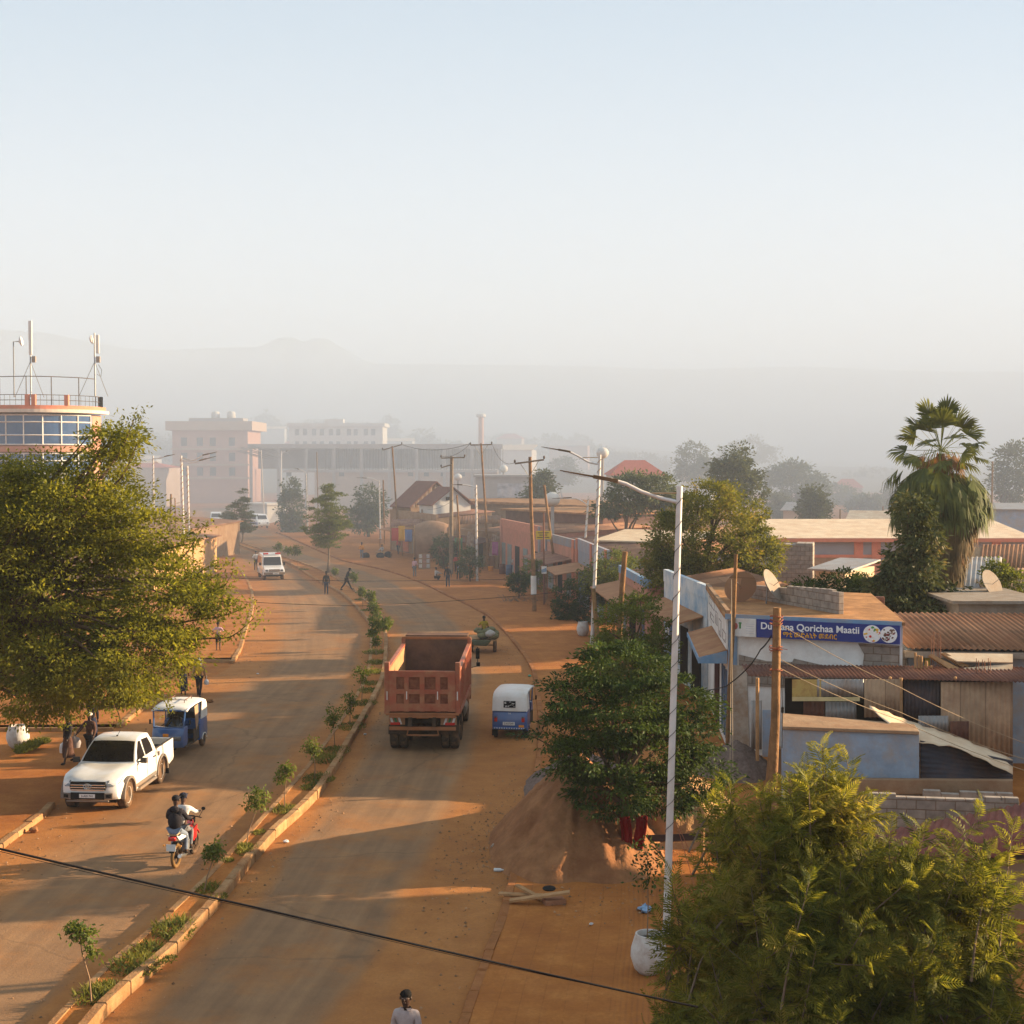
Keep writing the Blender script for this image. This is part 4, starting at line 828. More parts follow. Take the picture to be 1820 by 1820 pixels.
# rusty roofs and sheds stepping down in front of the shop
def sheet_thing(name, label, cat, loc): return empty(name, loc, 0, label, cat)
rr0 = Vector((13.25,47.2,0)); w1 = sheet_thing('tin_roofed_house', 'low house with a rusty corrugated roof right of the blue sign', 'house', rr0)
mb = MB(); corr(mb, (0,-.25,3.88),(8.5,-1.0,3.85),(8.5,4.4,4.52),(.1,5,4.5),.2,.035); solid(mb.build('roof', M_RUST, w1, smooth=80), .01)
mb = MB(); mb.hexa([Vector(v) for v in ((.1,.1,0),(8.4,-.6,0),(8.4,4.2,0),(.2,4.8,0))],[Vector(v) for v in ((.1,.1,3.74),(8.4,-.6,3.70),(8.4,4.2,4.35),(.2,4.8,4.36))]); mb.build('wall', M_BLUEW, w1)
mb = MB(); wall_seg(mb,(-.1,-.12),(8.5,-.85),3.58,3.78,.34); mb.build('concrete_beam', M_CONC, w1)
mb = MB(); mb.box((.7,-.02,3.1),(.16,.16,1.05)); mb.build('yellow_stripe', mat('yellow_wall_paint',(.48,.38,.08),.9), w1)
mb = MB(); wall_seg(mb,(-.75,.2),(.05,.1),0,3.7,.3); mb.build('block_pier', M_BLOCK, w1)
# broken panel roof pieces on top, rebar bundles
pr = sheet_thing('lumber_rack', 'stacked boards and a white sheet lying above the shed roof at the right edge', 'boards', P(1700,1200,46.4))
o0 = pr.location
def rel(px, py, D): return P(px, py, D)-o0
mb = MB(); mb.slab([rel(1672,1161,46.6),rel(1800,1163,46.4),rel(1800,1178,45.9),rel(1702,1176,46)],.04); mb.build('white_sheet', M_CREAM, pr)
mb = MB(); mb.slab([rel(1650,1166,46.2),rel(1655,1163,46.2),rel(1720,1196,45.8),rel(1700,1199,45.8)],.12); mb.slab([rel(1673,1162,46.5),rel(1680,1161,46.5),rel(1735,1192,46),rel(1722,1196,46)],.12); mb.build('plank', M_PLANK, pr)
mb = MB(); mb.slab([rel(1712,1188,45.9),rel(1800,1181,45.9),rel(1800,1198,45.5),rel(1730,1199,45.5)],.05); mb.build('loose_sheet', M_CREAM, pr)
mb = MB()
for x, y0, y1 in [(1627,1160,1198),(1633,1165,1198),(1638,1166,1198),(1647,1175,1198),(1655,1183,1198),(1668,1190,1198)]: mb.tube([rel(x,y1,45.9),rel(x,y0,45.9)],.045,6)
mb.build('post', M_PLANK, pr)
for lab, xs, y0, y1, D in [('bundle of thin bare reinforcing rods standing at the end of the rusty roof',(1656,1660,1666,1669,1672),1122,1195,46.3),('short cluster of reinforcing rods nearest the right edge',(1736,1740,1745,1751,1757,1761),1168,1205,45.2)]:
    mb = MB()
    for k, x in enumerate(xs): mb.tube([P(x,y1,D),P(x+rnd.uniform(-1.5,1.5),y0+rnd.uniform(0,8),D)],.011,4)
    o = mb.build('rebar', mat('rusty_rods',(.22,.10,.06),.8), None); tag(o, lab, 'rebar', 'reinforcing rods above the shed roof')
# corrugated shed with a dark roof edge
sh0 = Vector((7.85,45.4,0)); sh = sheet_thing('corrugated_shed', 'row of corrugated tin stalls under one dark tin roof edge', 'shed', sh0)
ZS = 3.26
mb = MB(); corr(mb, (-.25,-.35,ZS),(8.9,-1.35,ZS-.06),(8.9,.6,ZS+.14),(-.25,1.15,ZS+.14),.13,.022); solid(mb.build('roof', M_RUSTD, sh, smooth=80), .012)
def shp(px, D=None): return (px-910)/F
def srel(px, py, D): return P(px, py, D)-sh0
def panel_(name, x0, x1, y0, y1, D, m, pitch=.11, amp=.018):
    a, b, c, d = srel(x0,y1,D),srel(x1,y1,D-.04),srel(x1,y0,D-.04),srel(x0,y0,D); mb = MB()
    if pitch: corr(mb, a, b, c, d, pitch, amp, 2); return solid(mb.build(name, m, sh, smooth=80), .006)
    mb.slab([a,b,c,d], .03); return mb.build(name, m, sh)
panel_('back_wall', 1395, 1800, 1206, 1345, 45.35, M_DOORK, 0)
panel_('yellow_board', 1408, 1462, 1208, 1240, 44.6, mat('yellow_board',(.52,.38,.13),.85,.2,2,dirt=(.25,.10,.04),dirt_amt=.5,dscale=2), 0)
panel_('yellow_ledge', 1408, 1528, 1239, 1246, 44.5, mat('pale_yellow_paint',(.58,.47,.24),.85), 0)
panel_('tin_panel', 1452, 1535, 1207, 1238, 44.55, M_GREYT, .14)
panel_('tin_panel', 1428, 1466, 1246, 1282, 44.9, M_RUSTD, .14)
panel_('tin_panel', 1467, 1522, 1247, 1283, 44.85, M_GREYT, .12)
panel_('tin_panel', 1536, 1602, 1207, 1275, 44.5, M_TAN, .14)
panel_('tin_panel', 1606, 1672, 1207, 1290, 44.8, M_DARKT, .12)
panel_('tin_panel', 1632, 1686, 1272, 1300, 44.3, M_GREYT, .12)
panel_('tin_panel', 1672, 1800, 1212, 1345, 44.55, M_TAN, .16, .022)
panel_('tin_panel', 1688, 1722, 1282, 1320, 44.3, M_RUSTD, .14)
mb = MB()
for x in (1601, 1346): mb.tube([srel(x,1352,44.5),srel(x,1205,44.5)],.06,7)
mb.build('post', M_PLANK, sh)
mb = MB()
for x in (1582, 1698): mb.ball(srel(x,1205,44.1),.055,8,6)
mb.build('rafter_end', M_PLANK, sh)
mb = MB(); wall_seg(mb,(.6,-.2),(3.9,-.55),0,.9,.5); mb.build('mud_ledge', M_TANW, sh)
panel_('side_sheet', 1335, 1354, 1245, 1332, 45.2, M_GREYT, .12)
panel_('side_sheet', 1355, 1372, 1262, 1345, 44.6, M_BLUEW, 0)
# blue wall with ledge, dark tin under the sloping sheet
bw0 = Vector((7.9,41.4,0)); bw = sheet_thing('blue_wall', 'weathered blue plastered wall with a mud ledge behind the fern leaved tree', 'wall', bw0)
def brel(px, py, D): return P(px, py, D)-bw0
mb = MB(); mb.hexa([brel(1392,1540,41.4),brel(1634,1540,40.6),brel(1634,1540,40.6)+Vector((0,.3,0)),brel(1392,1540,41.4)+Vector((0,.3,0))],[brel(1392,1294,41.4),brel(1634,1302,40.6),brel(1634,1302,40.6)+Vector((0,.3,0)),brel(1392,1294,41.4)+Vector((0,.3,0))]); mb.build('wall', M_BLUEW, bw, bevel=.02)
mb = MB(); mb.slab([brel(1390,1294,41.35),brel(1634,1303,40.5),brel(1625,1290,42),brel(1390,1270,43.4)],.10); mb.build('ledge', M_TANW, bw, bevel=.02)
mb = MB(); mb.hexa([brel(1400,1412,40.6),brel(1800,1412,39.9),brel(1800,1412,40.4),brel(1400,1412,41.1)],[brel(1400,1384,40.6),brel(1800,1387,39.9),brel(1800,1384,40.4),brel(1400,1381,41.1)]); mb.build('concrete_beam', M_TANW, bw, bevel=.02)
ts = sheet_thing('tin_sheet_roof', 'sagging cream tin sheet sloping down to the right below the wires', 'roof', P(1600,1300,42)); t0 = ts.location
mb = MB(); pts = []; nU, nV = 26, 5
top = [(1545,1254,43.2),(1620,1283,42.9),(1700,1309,42.7),(1800,1349,42.4)]; bot = [(1546,1259,43),(1618,1318,40.9),(1700,1328,40.6),(1800,1376,40.2)]
def il(L, s): 
    s *= len(L)-1; i = min(len(L)-2, int(s)); t = s-i; return P(*L[i], ).lerp(P(*L[i+1]), t)-t0
vs = [];
for j in range(nV):
    for i in range(nU+1):
        s = i/nU; a = il(top, s); b = il(bot, s); p = a.lerp(b, j/(nV-1)); p.z += .02*math.sin(i*2.1)+.012*math.sin(i*5+j); vs.append(p)
mb.add(vs, [(j*(nU+1)+i, j*(nU+1)+i+1, (j+1)*(nU+1)+i+1, (j+1)*(nU+1)+i) for j in range(nV-1) for i in range(nU)]); solid(mb.build('sheet', M_CREAM, ts, smooth=60), .012)
def trel(px, py, D): return P(px, py, D)-t0
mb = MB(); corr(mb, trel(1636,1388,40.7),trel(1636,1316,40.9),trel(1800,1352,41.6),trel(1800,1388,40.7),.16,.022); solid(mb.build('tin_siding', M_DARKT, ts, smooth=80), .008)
mb = MB(); mb.tube([trel(1638,1560,41.1),trel(1638,1318,41.1)],.06,6); mb.build('post', M_PLANK, ts)
block_wall('block_wall', (P(1640,1440,39.4).x,39.4), (P(1800,1440,39.0).x,39.0), 0, P(1700,1411,39.2).z, M_BLOCK, .2, 'upper grey cement block wall under the concrete beam', 'wall')
block_wall('block_wall', (P(1440,1440,37.4).x,37.4), (P(1810,1440,36.6).x,36.6), 0, P(1600,1416,37).z, M_BLOCK, .2, 'lower grey cement block wall just behind the fern leaved tree', 'wall')
rf = sheet_thing('tin_roofed_hut', 'hut with a dark red corrugated roof behind the fern leaved tree', 'hut', (10.2,31.5,0)); r0 = rf.location
def rrel(px, py, D): return P(px, py, D)-r0
mb = MB(); corr(mb, rrel(1480,1560,31.0),rrel(1860,1512,30.6),rrel(1860,1420,34.2),rrel(1545,1482,34.8),.2,.03); solid(mb.build('roof', mat('dark_red_tin',(.20,.055,.04),.65,.25,1.2,metal=.1,dirt=(.26,.10,.06),dirt_amt=.3), rf, smooth=80), .01)
mb = MB(); mb.hexa([rrel(1500,1700,31.3)*1.0, rrel(1850,1700,31),rrel(1850,1640,34),rrel(1560,1640,34.4)],[rrel(1500,1566,31.3),rrel(1850,1522,31),rrel(1850,1436,34),rrel(1560,1490,34.4)]); mb.build('wall', M_TANW, rf)
# --- shops along the street, seen past the trees
def row(name, label, a, b, depth, h, wm, rm, doors=(), awn=None, pil=(), par=.35, cat='shop', rise=.5, band=None):
    a = Vector((a[0],a[1],0)); b = Vector((b[0],b[1],0)); t = (b-a).normalized(); ln = (b-a).length; inn = Vector((t.y,-t.x,0)); root = empty(name, a, 0, label, cat)
    def q(u, v, z): return t*u+inn*v+Vector((0,0,z))
    mb = MB(); mb.hexa([q(0,0,0),q(ln,0,0),q(ln,depth,0),q(0,depth,0)],[q(0,0,h),q(ln,0,h),q(ln,depth,h+rise),q(0,depth,h+rise)]); mb.build('wall', wm, root)
    mb = MB(); corr(mb, q(-.1,.25,h+.06),q(ln+.1,.25,h+.06),q(ln+.1,depth+.3,h+rise+.08),q(-.1,depth+.3,h+rise+.08),.3,.03); solid(mb.build('roof', rm, root, smooth=80), .012)
    if par:
        mb = MB(); mb.hexa([q(0,-.03,h-.02),q(ln,-.03,h-.02),q(ln,.2,h-.02),q(0,.2,h-.02)],[q(0,-.03,h+par),q(ln,-.03,h+par),q(ln,.2,h+par),q(0,.2,h+par)]); mb.build('parapet', band or wm, root)
    for u0, u1, z0, z1, m in doors:
        mb = MB(); mb.hexa([q(u0,-.05,z0),q(u1,-.05,z0),q(u1,.01,z0),q(u0,.01,z0)],[q(u0,-.05,z1),q(u1,-.05,z1),q(u1,.01,z1),q(u0,.01,z1)]); mb.build('door' if z0 < .5 else 'window', m, root)
    if awn:
        for u0, u1, z, pr_, m in awn:
            mb = MB(); mb.slab([q(u0,-pr_,z-.28),q(u1,-pr_,z-.28),q(u1,-.02,z+.1),q(u0,-.02,z+.1)],.06); mb.build('awning', m, root)
            mb = MB(); mb.tube([q(u0+.1,-pr_+.1,0),q(u0+.1,-pr_+.1,z-.25)],.045,6); mb.tube([q(u1-.1,-pr_+.1,0),q(u1-.1,-pr_+.1,z-.25)],.045,6); mb.build('awning_post', M_WOOD, root)
    for u, m in pil:
        mb = MB(); mb.hexa([q(u-.25,-.12,0),q(u+.25,-.12,0),q(u+.25,0,0),q(u-.25,0,0)],[q(u-.25,-.12,h+par),q(u+.25,-.12,h+par),q(u+.25,0,h+par),q(u-.25,0,h+par)]); mb.build('pillar', m, root)
    return root, q
M_PEEL = mat('peeling_blue_white', (0.62,0.62,0.60), .9, .12, 2, .3, dirt=(0.22,0.36,0.5), dirt_amt=.5, dscale=.8)
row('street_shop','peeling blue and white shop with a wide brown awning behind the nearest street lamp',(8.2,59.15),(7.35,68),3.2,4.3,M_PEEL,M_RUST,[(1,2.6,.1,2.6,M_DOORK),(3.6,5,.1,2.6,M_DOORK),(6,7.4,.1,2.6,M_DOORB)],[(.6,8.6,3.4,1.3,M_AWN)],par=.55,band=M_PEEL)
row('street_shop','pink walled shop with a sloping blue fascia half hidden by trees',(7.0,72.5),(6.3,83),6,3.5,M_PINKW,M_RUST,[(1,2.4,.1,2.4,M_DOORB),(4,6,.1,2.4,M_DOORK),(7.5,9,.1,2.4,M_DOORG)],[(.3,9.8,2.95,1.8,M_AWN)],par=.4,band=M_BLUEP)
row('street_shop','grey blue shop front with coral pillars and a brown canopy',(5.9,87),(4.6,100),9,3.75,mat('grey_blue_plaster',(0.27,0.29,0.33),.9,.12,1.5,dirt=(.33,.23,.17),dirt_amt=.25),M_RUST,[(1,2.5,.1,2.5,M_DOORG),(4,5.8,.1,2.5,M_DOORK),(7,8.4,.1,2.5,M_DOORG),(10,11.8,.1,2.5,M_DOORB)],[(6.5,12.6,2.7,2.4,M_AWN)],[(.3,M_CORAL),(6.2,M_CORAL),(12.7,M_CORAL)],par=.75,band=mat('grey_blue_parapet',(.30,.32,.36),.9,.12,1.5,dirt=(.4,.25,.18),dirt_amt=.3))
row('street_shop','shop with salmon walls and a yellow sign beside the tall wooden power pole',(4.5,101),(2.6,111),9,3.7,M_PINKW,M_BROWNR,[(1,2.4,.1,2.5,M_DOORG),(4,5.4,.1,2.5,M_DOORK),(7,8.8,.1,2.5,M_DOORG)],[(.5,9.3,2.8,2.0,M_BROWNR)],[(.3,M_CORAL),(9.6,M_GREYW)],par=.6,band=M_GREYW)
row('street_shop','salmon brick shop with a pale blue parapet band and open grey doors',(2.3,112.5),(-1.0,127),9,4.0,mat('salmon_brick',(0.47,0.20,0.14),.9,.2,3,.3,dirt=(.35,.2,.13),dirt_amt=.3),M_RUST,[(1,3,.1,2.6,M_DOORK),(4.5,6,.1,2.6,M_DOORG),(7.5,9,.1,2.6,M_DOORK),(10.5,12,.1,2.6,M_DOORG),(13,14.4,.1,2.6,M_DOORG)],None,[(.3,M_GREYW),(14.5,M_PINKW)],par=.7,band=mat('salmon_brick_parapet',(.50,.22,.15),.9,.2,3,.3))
ys = empty('yellow_sign', P(966,951,104.5), R(8), 'small yellow sign with dark writing on the salmon shop', 'sign')
mb = MB(); mb.box((0,0,0),(1.15,.06,.62)); mb.build('board', mat('yellow_sign_paint',(.62,.40,.03),.7), ys)
mb = MB()
for k, w in enumerate((.8,.6,.9)): mb.box((-.02,-.035,.17-.17*k),(w,.008,.07))
mb.build('lettering', mat('dark_print',(.12,.07,.03),.8), ys)
# ------------------------------------------------------------------ vehicles
M_CARW = mat('white_car_paint', (0.74,0.73,0.71), .28, .03, 2, spec=.5, coat=.5, dirt=(0.55,0.40,0.27), dirt_amt=.16, dscale=1.3)
M_TYRE = mat('dusty_tyre', (0.045,0.034,0.026), .9, .3, 6, dirt=(0.26,0.14,0.07), dirt_amt=.4, dscale=2)
M_GLASSD = mat('dark_tinted_glass', (0.012,0.010,0.010), .06, .1, 2, spec=.7)
M_CHROME = mat('chrome_trim', (0.62,0.60,0.56), .22, .05, 4, metal=.9)
M_PLAST = mat('dark_grey_plastic', (0.055,0.050,0.047), .6, .15, 4, dirt=(.22,.13,.07), dirt_amt=.25)
M_GREYPL = mat('grey_flare_plastic', (0.16,0.14,0.125), .65, .12, 4, dirt=(.28,.17,.09), dirt_amt=.3)
M_LAMP = mat('headlamp_lens', (0.10,0.105,0.115), .12, .5, 14, spec=.9)
M_REDL = mat('red_lens', (0.48,0.02,0.015), .25, .08, 5, spec=.6)
M_ORL = mat('amber_lens', (0.70,0.26,0.03), .3, .08, 5)
M_PLATE = mat('number_plate_white', (0.62,0.61,0.58), .6, .08, 6)
M_INK = mat('black_ink', (0.02,0.02,0.022), .7, .05, 3)
M_BLUEC = mat('blue_vehicle_paint', (0.022,0.10,0.30), .32, .1, 2, spec=.5, coat=.4, dirt=(.22,.17,.14), dirt_amt=.15)
M_CANVAS = mat('white_canvas_roof', (0.70,0.68,0.64), .75, .06, 2, dirt=(.5,.38,.26), dirt_amt=.2)
M_TRUCKR = mat('red_orange_truck_paint', (0.33,0.085,0.045), .55, .18, 1.8, .1, spec=.3, dirt=(.36,.17,.085), dirt_amt=.5, dscale=2.2)
M_TRUCKD = mat('dusty_red_recess', (0.17,0.055,0.032), .8, .3, 4, .3, dirt=(.30,.13,.07), dirt_amt=.4, dscale=2)
M_TRUCKIN = mat('scraped_shaded_interior', (0.11,0.065,0.05), .8, .2, 2, .3, dirt=(.20,.11,.065), dirt_amt=.4, dscale=.9)  # dark brown holds the shade inside the bed
M_CHASS = mat('dirty_black_chassis', (0.03,0.024,0.02), .8, .25, 4, dirt=(.16,.085,.045), dirt_amt=.35)
M_BEAM = mat('orange_brown_beam', (0.34,0.13,0.055), .7, .2, 3, dirt=(.25,.14,.08), dirt_amt=.35)
MX90 = Matrix.Rotation(math.pi/2, 3, 'Y')
gm = bpy.data.materials.new('windscreen_glass'); gm.use_nodes = True; _t = gm.node_tree; _t.nodes.remove(_t.nodes['Principled BSDF'])
_a = _t.nodes.new('ShaderNodeBsdfTransparent'); _a.inputs[0].default_value = (.72,.76,.76,1); _b = _t.nodes.new('ShaderNodeBsdfGlossy'); _b.inputs['Roughness'].default_value = .04; _m = _t.nodes.new('ShaderNodeMixShader'); _f = _t.nodes.new('ShaderNodeFresnel'); _f.inputs[0].default_value = 1.6
_t.links.new(_f.outputs[0], _m.inputs[0]); _t.links.new(_a.outputs[0], _m.inputs[1]); _t.links.new(_b.outputs[0], _m.inputs[2]); _t.links.new(_m.outputs[0], _t.nodes['Material Output'].inputs[0]); MATS['windscreen_glass'] = gm
def wheel(parent, x, y, r, w, rim, nm='wheel', dual=False, hub=.55, n=28):
    mb = MB(); mb.lathe([(r*.62,-w*.42),(r*.9,-w/2),(r*.975,-w*.42),(r,-w*.3),(r,w*.3),(r*.975,w*.42),(r*.9,w/2),(r*.62,w*.42)], n, (0,0,0), MX90)
    t = mb.build(nm, M_TYRE, parent, (x, y, r), smooth=40); s = 1 if x > 0 else -1
    mb = MB(); prof = [(0,.22*w*s+0*s),(r*.16,.30*w*s),(r*.2,.14*w*s),(r*.5,.10*w*s),(r*.54,.34*w*s),(r*.63,.44*w*s),(r*.63,-.4*w*s)]; mb.lathe(prof, n, (0,0,0), MX90); o = mb.build('rim', rim, t, smooth=35)
    mb = MB()
    for k in range(8): a = k*math.pi/4; mb.ball((.12*w*s, math.cos(a)*r*.38, math.sin(a)*r*.38), (.012, r*.065, r*.065), 6, 4)
    mb.build('rim_holes', M_PLAST, t); return t
def arc(mb, x, y, z, r, w, h, a0=0.0, a1=math.pi, n=14):
    for i in range(n):
        p = [(r, a0+(a1-a0)*i/n), (r, a0+(a1-a0)*(i+1)/n)]
        q = []
        for xx in (x-w/2, x+w/2):
            for (rr, a) in ((r,p[0][1]),(r,p[1][1]),(r+h,p[1][1]),(r+h,p[0][1])): q.append(Vector((xx, y+rr*math.cos(a), z+rr*math.sin(a))))
        mb.hexa(q[:4], q[4:])
def archpts(y, z, r, n=10, rev=False):
    pts = [(y+r*math.cos(a), z+r*math.sin(a)) for a in np.linspace(0, math.pi, n)]
    return pts
def plate(parent, c, w, h, s, rz=0.0, m=None, ink=None, name='number_plate', tilt=0.0):
    p = empty(name+'_at', c) if False else None
    mb = MB(); mb.box((0,0,0),(w,.014,h)); o = mb.build(name, m or M_PLATE, parent, c); o.rotation_euler = (tilt, 0, rz)
    txt(s, h*.85, ink or M_INK, o, (0,-.009,-h*.3), (math.pi/2,0,0), 'plate_lettering', 'CENTER', .002, min(1.0, w*.92/(len(s)*h*.5)))
    return o
# --- white double cab pickup
def pickup(loc, rz, label):
    t = empty('pickup_truck', loc, rz, label, 'pickup truck'); W = .915
    yf, yr, wr = -1.72, 1.36, .385; ar = .475
    out = [(-2.52,.40),(-2.6,.52),(-2.63,.72),(-2.61,.90),(-2.52,.985),(-2.36,1.035),(-2.05,1.085),(-1.6,1.125),(-1.12,1.145),(-1.0,1.15),(.95,1.15),(.97,.98),(2.52,.98),(2.56,.9),(2.58,.60),(2.5,.52)]
    out += [(p[0],p[1]) for p in archpts(yr,.40,ar)]+[(yr-ar-.02,.36),(yf+ar+.02,.36)]+archpts(yf,.40,ar)+[(yf-ar-.02,.38)]
    def fn(p):
        x, y, z = p; s = 1-.05*max(0,(z-.85)/.3)-.02*max(0,(.6-z)/.3)
        if y < -1.9: s *= 1-.13*min(1,(-1.9-y)/.7)**2
        a = abs(x)/W
        if y < -2.1: y += .17*a*a*a*min(1,(-2.1-y)/.4)
        if -2.45 < y < -1 and z > 1: z -= .035*a**4; z += .018*(.35<a<.75)
        return Vector((x*s, y, z))
    mb = MB(); mb.profile(out, [-W,-.86*W,-.72*W,-.5*W,-.22*W,.22*W,.5*W,.72*W,.86*W,W], fn); body = mb.build('body', M_CARW, t, bevel=.014, smooth=38)
    # cab
    cab = [(-1.10,1.12),(-.86,1.34),(-.58,1.56),(-.36,1.71),(-.2,1.775),(.1,1.80),(.5,1.795),(.72,1.76),(.86,1.5),(.98,1.12)]
    def cf(p):
        x, y, z = p; a = abs(x)/.86; zz = z-(.03*a**4 if z > 1.6 else 0); return Vector((x*(1-.235*max(0,z-1.13)/.65), y+(.10*a*a if y < -.2 else 0)*(1.8-z)/.7, zz))
    mb = MB(); mb.profile(cab, [-.86,-.8,-.55,-.2,.2,.55,.8,.86], cf); c = mb.build('cab', M_CARW, t, bevel=.018, smooth=40)
    off = lambda p, n: p+Vector(n)*.012
    # glass follows the cab
    ws = []; nn = Vector((0,-.62,.78))
    mb = MB(); rows_ = [(-1.035,1.18),(-.84,1.36),(-.58,1.56),(-.385,1.695)]; xs_ = [-.80,-.5,-.2,.2,.5,.80]
    vs = [cf(Vector((x,y,z)))+nn*.010 for y, z in rows_ for x in xs_]; k = len(xs_); mb.add(vs, [(j*k+i,j*k+i+1,(j+1)*k+i+1,(j+1)*k+i) for j in range(3) for i in range(k-1)]); mb.build('windscreen', M_GLASSD, t, smooth=60)
    def sw(s, pts, nm, m, o=.008):
        mb = MB(); v = [Vector((s*(.86*(1-.235*max(0,z-1.13)/.65)+o), y, z)) for y, z in pts]; mb.add(v, [tuple(range(len(v)))]); return mb.build(nm, m, t)
    for s in (-1, 1):
        sw(s, [(-.80,1.19),(-.10,1.19),(-.14,1.66),(-.30,1.67),(-.62,1.42)], 'side_window', M_GLASSD); sw(s, [(-.02,1.19),(.66,1.19),(.64,1.42),(.52,1.64),(.0,1.67)], 'side_window', M_GLASSD)
        mb = MB()
        for y, z0, z1 in [(-.98,.5,1.12),(-.03,.42,1.14),(.80,.75,1.14)]: mb.box((s*(W-.012),y,(z0+z1)/2),(.016,.012,z1-z0))
        mb.box((s*(W-.006),-.08,.43),(.02,1.7,.012)); mb.build('door_gap', M_PLAST, t)
        for y in (-.20,.62):
            mb = MB(); mb.box((s*(W-.005),y,1.02),(.035,.17,.035)); mb.build('door_handle', M_PLAST, t, bevel=.008)
        mb = MB(); mb.box((s*(W-.002),1.06,1.02),(.012,.14,.14)); mb.build('fuel_cap', M_PLAST, t, bevel=.01)
        mb = MB(); mb.box((s*1.03,-.76,1.19),(.20,.10,.16),rz=-s*.2); mb.box((s*.90,-.74,1.15),(.10,.04,.05)); mb.build('mirror', M_PLAST, t, bevel=.03, smooth=40)
        for y in (yf, yr):
            mb = MB(); arc(mb, s*(W-.005), y, .40, ar-.012, .085, .075, -.05, math.pi+.05); mb.build('wheel_arch', M_GREYPL, t, smooth=40)
            wheel(t, s*.775, y, wr, .26, M_WHITEP if True else M_METAL)
        mb = MB(); mb.box((s*(W+.005),-.22,.50),(.03,1.9,.10)); mb.build('side_moulding', M_GREYPL, t, bevel=.01)
        mb = MB(); mb.tube([(s*.80,-1.05,.36),(s*.95,-.95,.36),(s*.95,.62,.36),(s*.80,.72,.36)],.045,8); mb.box((s*.90,-.16,.40),(.14,1.5,.03)); mb.build('side_step', M_GREYPL, t, smooth=40)
        mb = MB(); mb.box((s*.86,yr+.57,.36),(.18,.02,.34)); mb.build('mudflap', M_BLACK, t)
        # bed sides
        mb = MB(); mb.hexa([Vector((s*(W-.075),.99,.97)),Vector((s*(W-.01),.99,.97)),Vector((s*(W-.01),2.55,.97)),Vector((s*(W-.075),2.55,.97))],[Vector((s*(W-.09),.99,1.2)),Vector((s*(W-.035),.99,1.2)),Vector((s*(W-.035),2.55,1.2)),Vector((s*(W-.09),2.55,1.2))]); mb.build('bed_side', M_CARW, t, bevel=.01)
        mb = MB(); mb.box((s*(W-.062),1.77,1.205),(.07,1.56,.022)); mb.build('bed_rail', M_PLAST, t)
        # head lamps sweep round the corners
        mb = MB(); q = [(.52,-2.585,.82),(.70,-2.53,.80),(.845,-2.36,.86),(.865,-2.08,.985),(.80,-2.18,1.02),(.55,-2.51,.965)]
        v = [Vector((s*x,y-.015,z)) for x, y, z in q]; v2 = [p+Vector((-s*.08,.10,-.01)) for p in v]; mb.hexa(v2, v); mb.build('headlight', M_LAMP, t, bevel=.012, smooth=40)
        mb = MB(); mb.box((s*.62,-2.655,.555),(.24,.05,.17),rz=s*.22); mb.build('fog_lamp_bezel', M_GREYPL, t, bevel=.02); mb = MB(); mb.box((s*.62,-2.685,.56),(.14,.03,.09),rz=s*.22); mb.ball((s*.63,-2.70,.56),(.035,.015,.03),8,6); mb.build('fog_lamp', M_BLACK, t)
    mb = MB(); mb.box((0,1.77,.986),(1.62,1.5,.012)); mb.box((0,1.0,1.09),(1.7,.03,.22)); mb.build('bed_liner', M_BLACK, t)
    mb = MB(); mb.box((0,2.57,.97),(1.78,.06,.46)); mb.build('tailgate', M_CARW, t, bevel=.012)
    mb = MB(); mb.box((0,2.66,.55),(1.6,.14,.14)); mb.build('rear_bumper', M_CHROME, t, bevel=.02)
    mb = MB(); g = [(-.50,.70),(.50,.70),(.54,.80),(.50,.95),(-.50,.95),(-.54,.80)]; mb.hexa([Vector((x,-2.55,z)) for x, z in g],[Vector((x,-2.632,z)) for x, z in g]); gr = mb.build('grille', M_BLACK, t, bevel=.01)
    for z, w in ((.725,.98),(.795,1.05),(.865,1.0)):
        mb = MB(); mb.box((0,-2.645,z),(w,.03,.028)); mb.build('grille_bar', M_CHROME, gr, bevel=.006)
    mb = MB()
    def ring(rx, rz_, cx=0, cz=.83, w=.011): mb.tube([(cx+rx*math.cos(a), -2.672, cz+rz_*math.sin(a)) for a in np.linspace(0, 2*math.pi, 21)], w, 6, cap=False)
    ring(.115,.078); ring(.042,.074); ring(.085,.032,0,.872); mb.build('badge', M_CHROME, gr, smooth=60)
    mb = MB(); mb.box((0,-2.655,.55),(1.0,.05,.20)); mb.build('bumper_opening', M_BLACK, t, bevel=.015)
    mb = MB(); mb.box((0,-2.645,.405),(1.24,.06,.05)); mb.build('bumper_lip', M_GREYPL, t, bevel=.012)
    plate(t, (0,-2.69,.56), .46, .11, '3-A01741')
    mb = MB(); mb.tube([(.0,-.1,1.79),(.03,.08,1.93)],.008,5); mb.box((0,-.12,1.80),(.04,.07,.03)); mb.build('aerial', M_BLACK, t)
    mb = MB(); mb.box((0,.1,.30),(1.3,4.4,.14)); mb.build('underbody', M_BLACK, t)
    return t
_th = R(-3.6); _mid = Vector((-11.235,42.57,0)); _rot = Matrix.Rotation(_th,3,'Z')
pickup(_mid-_rot@Vector((.80,-.18,0)), _th, 'white double cab pickup parked at the left kerb facing the camera')
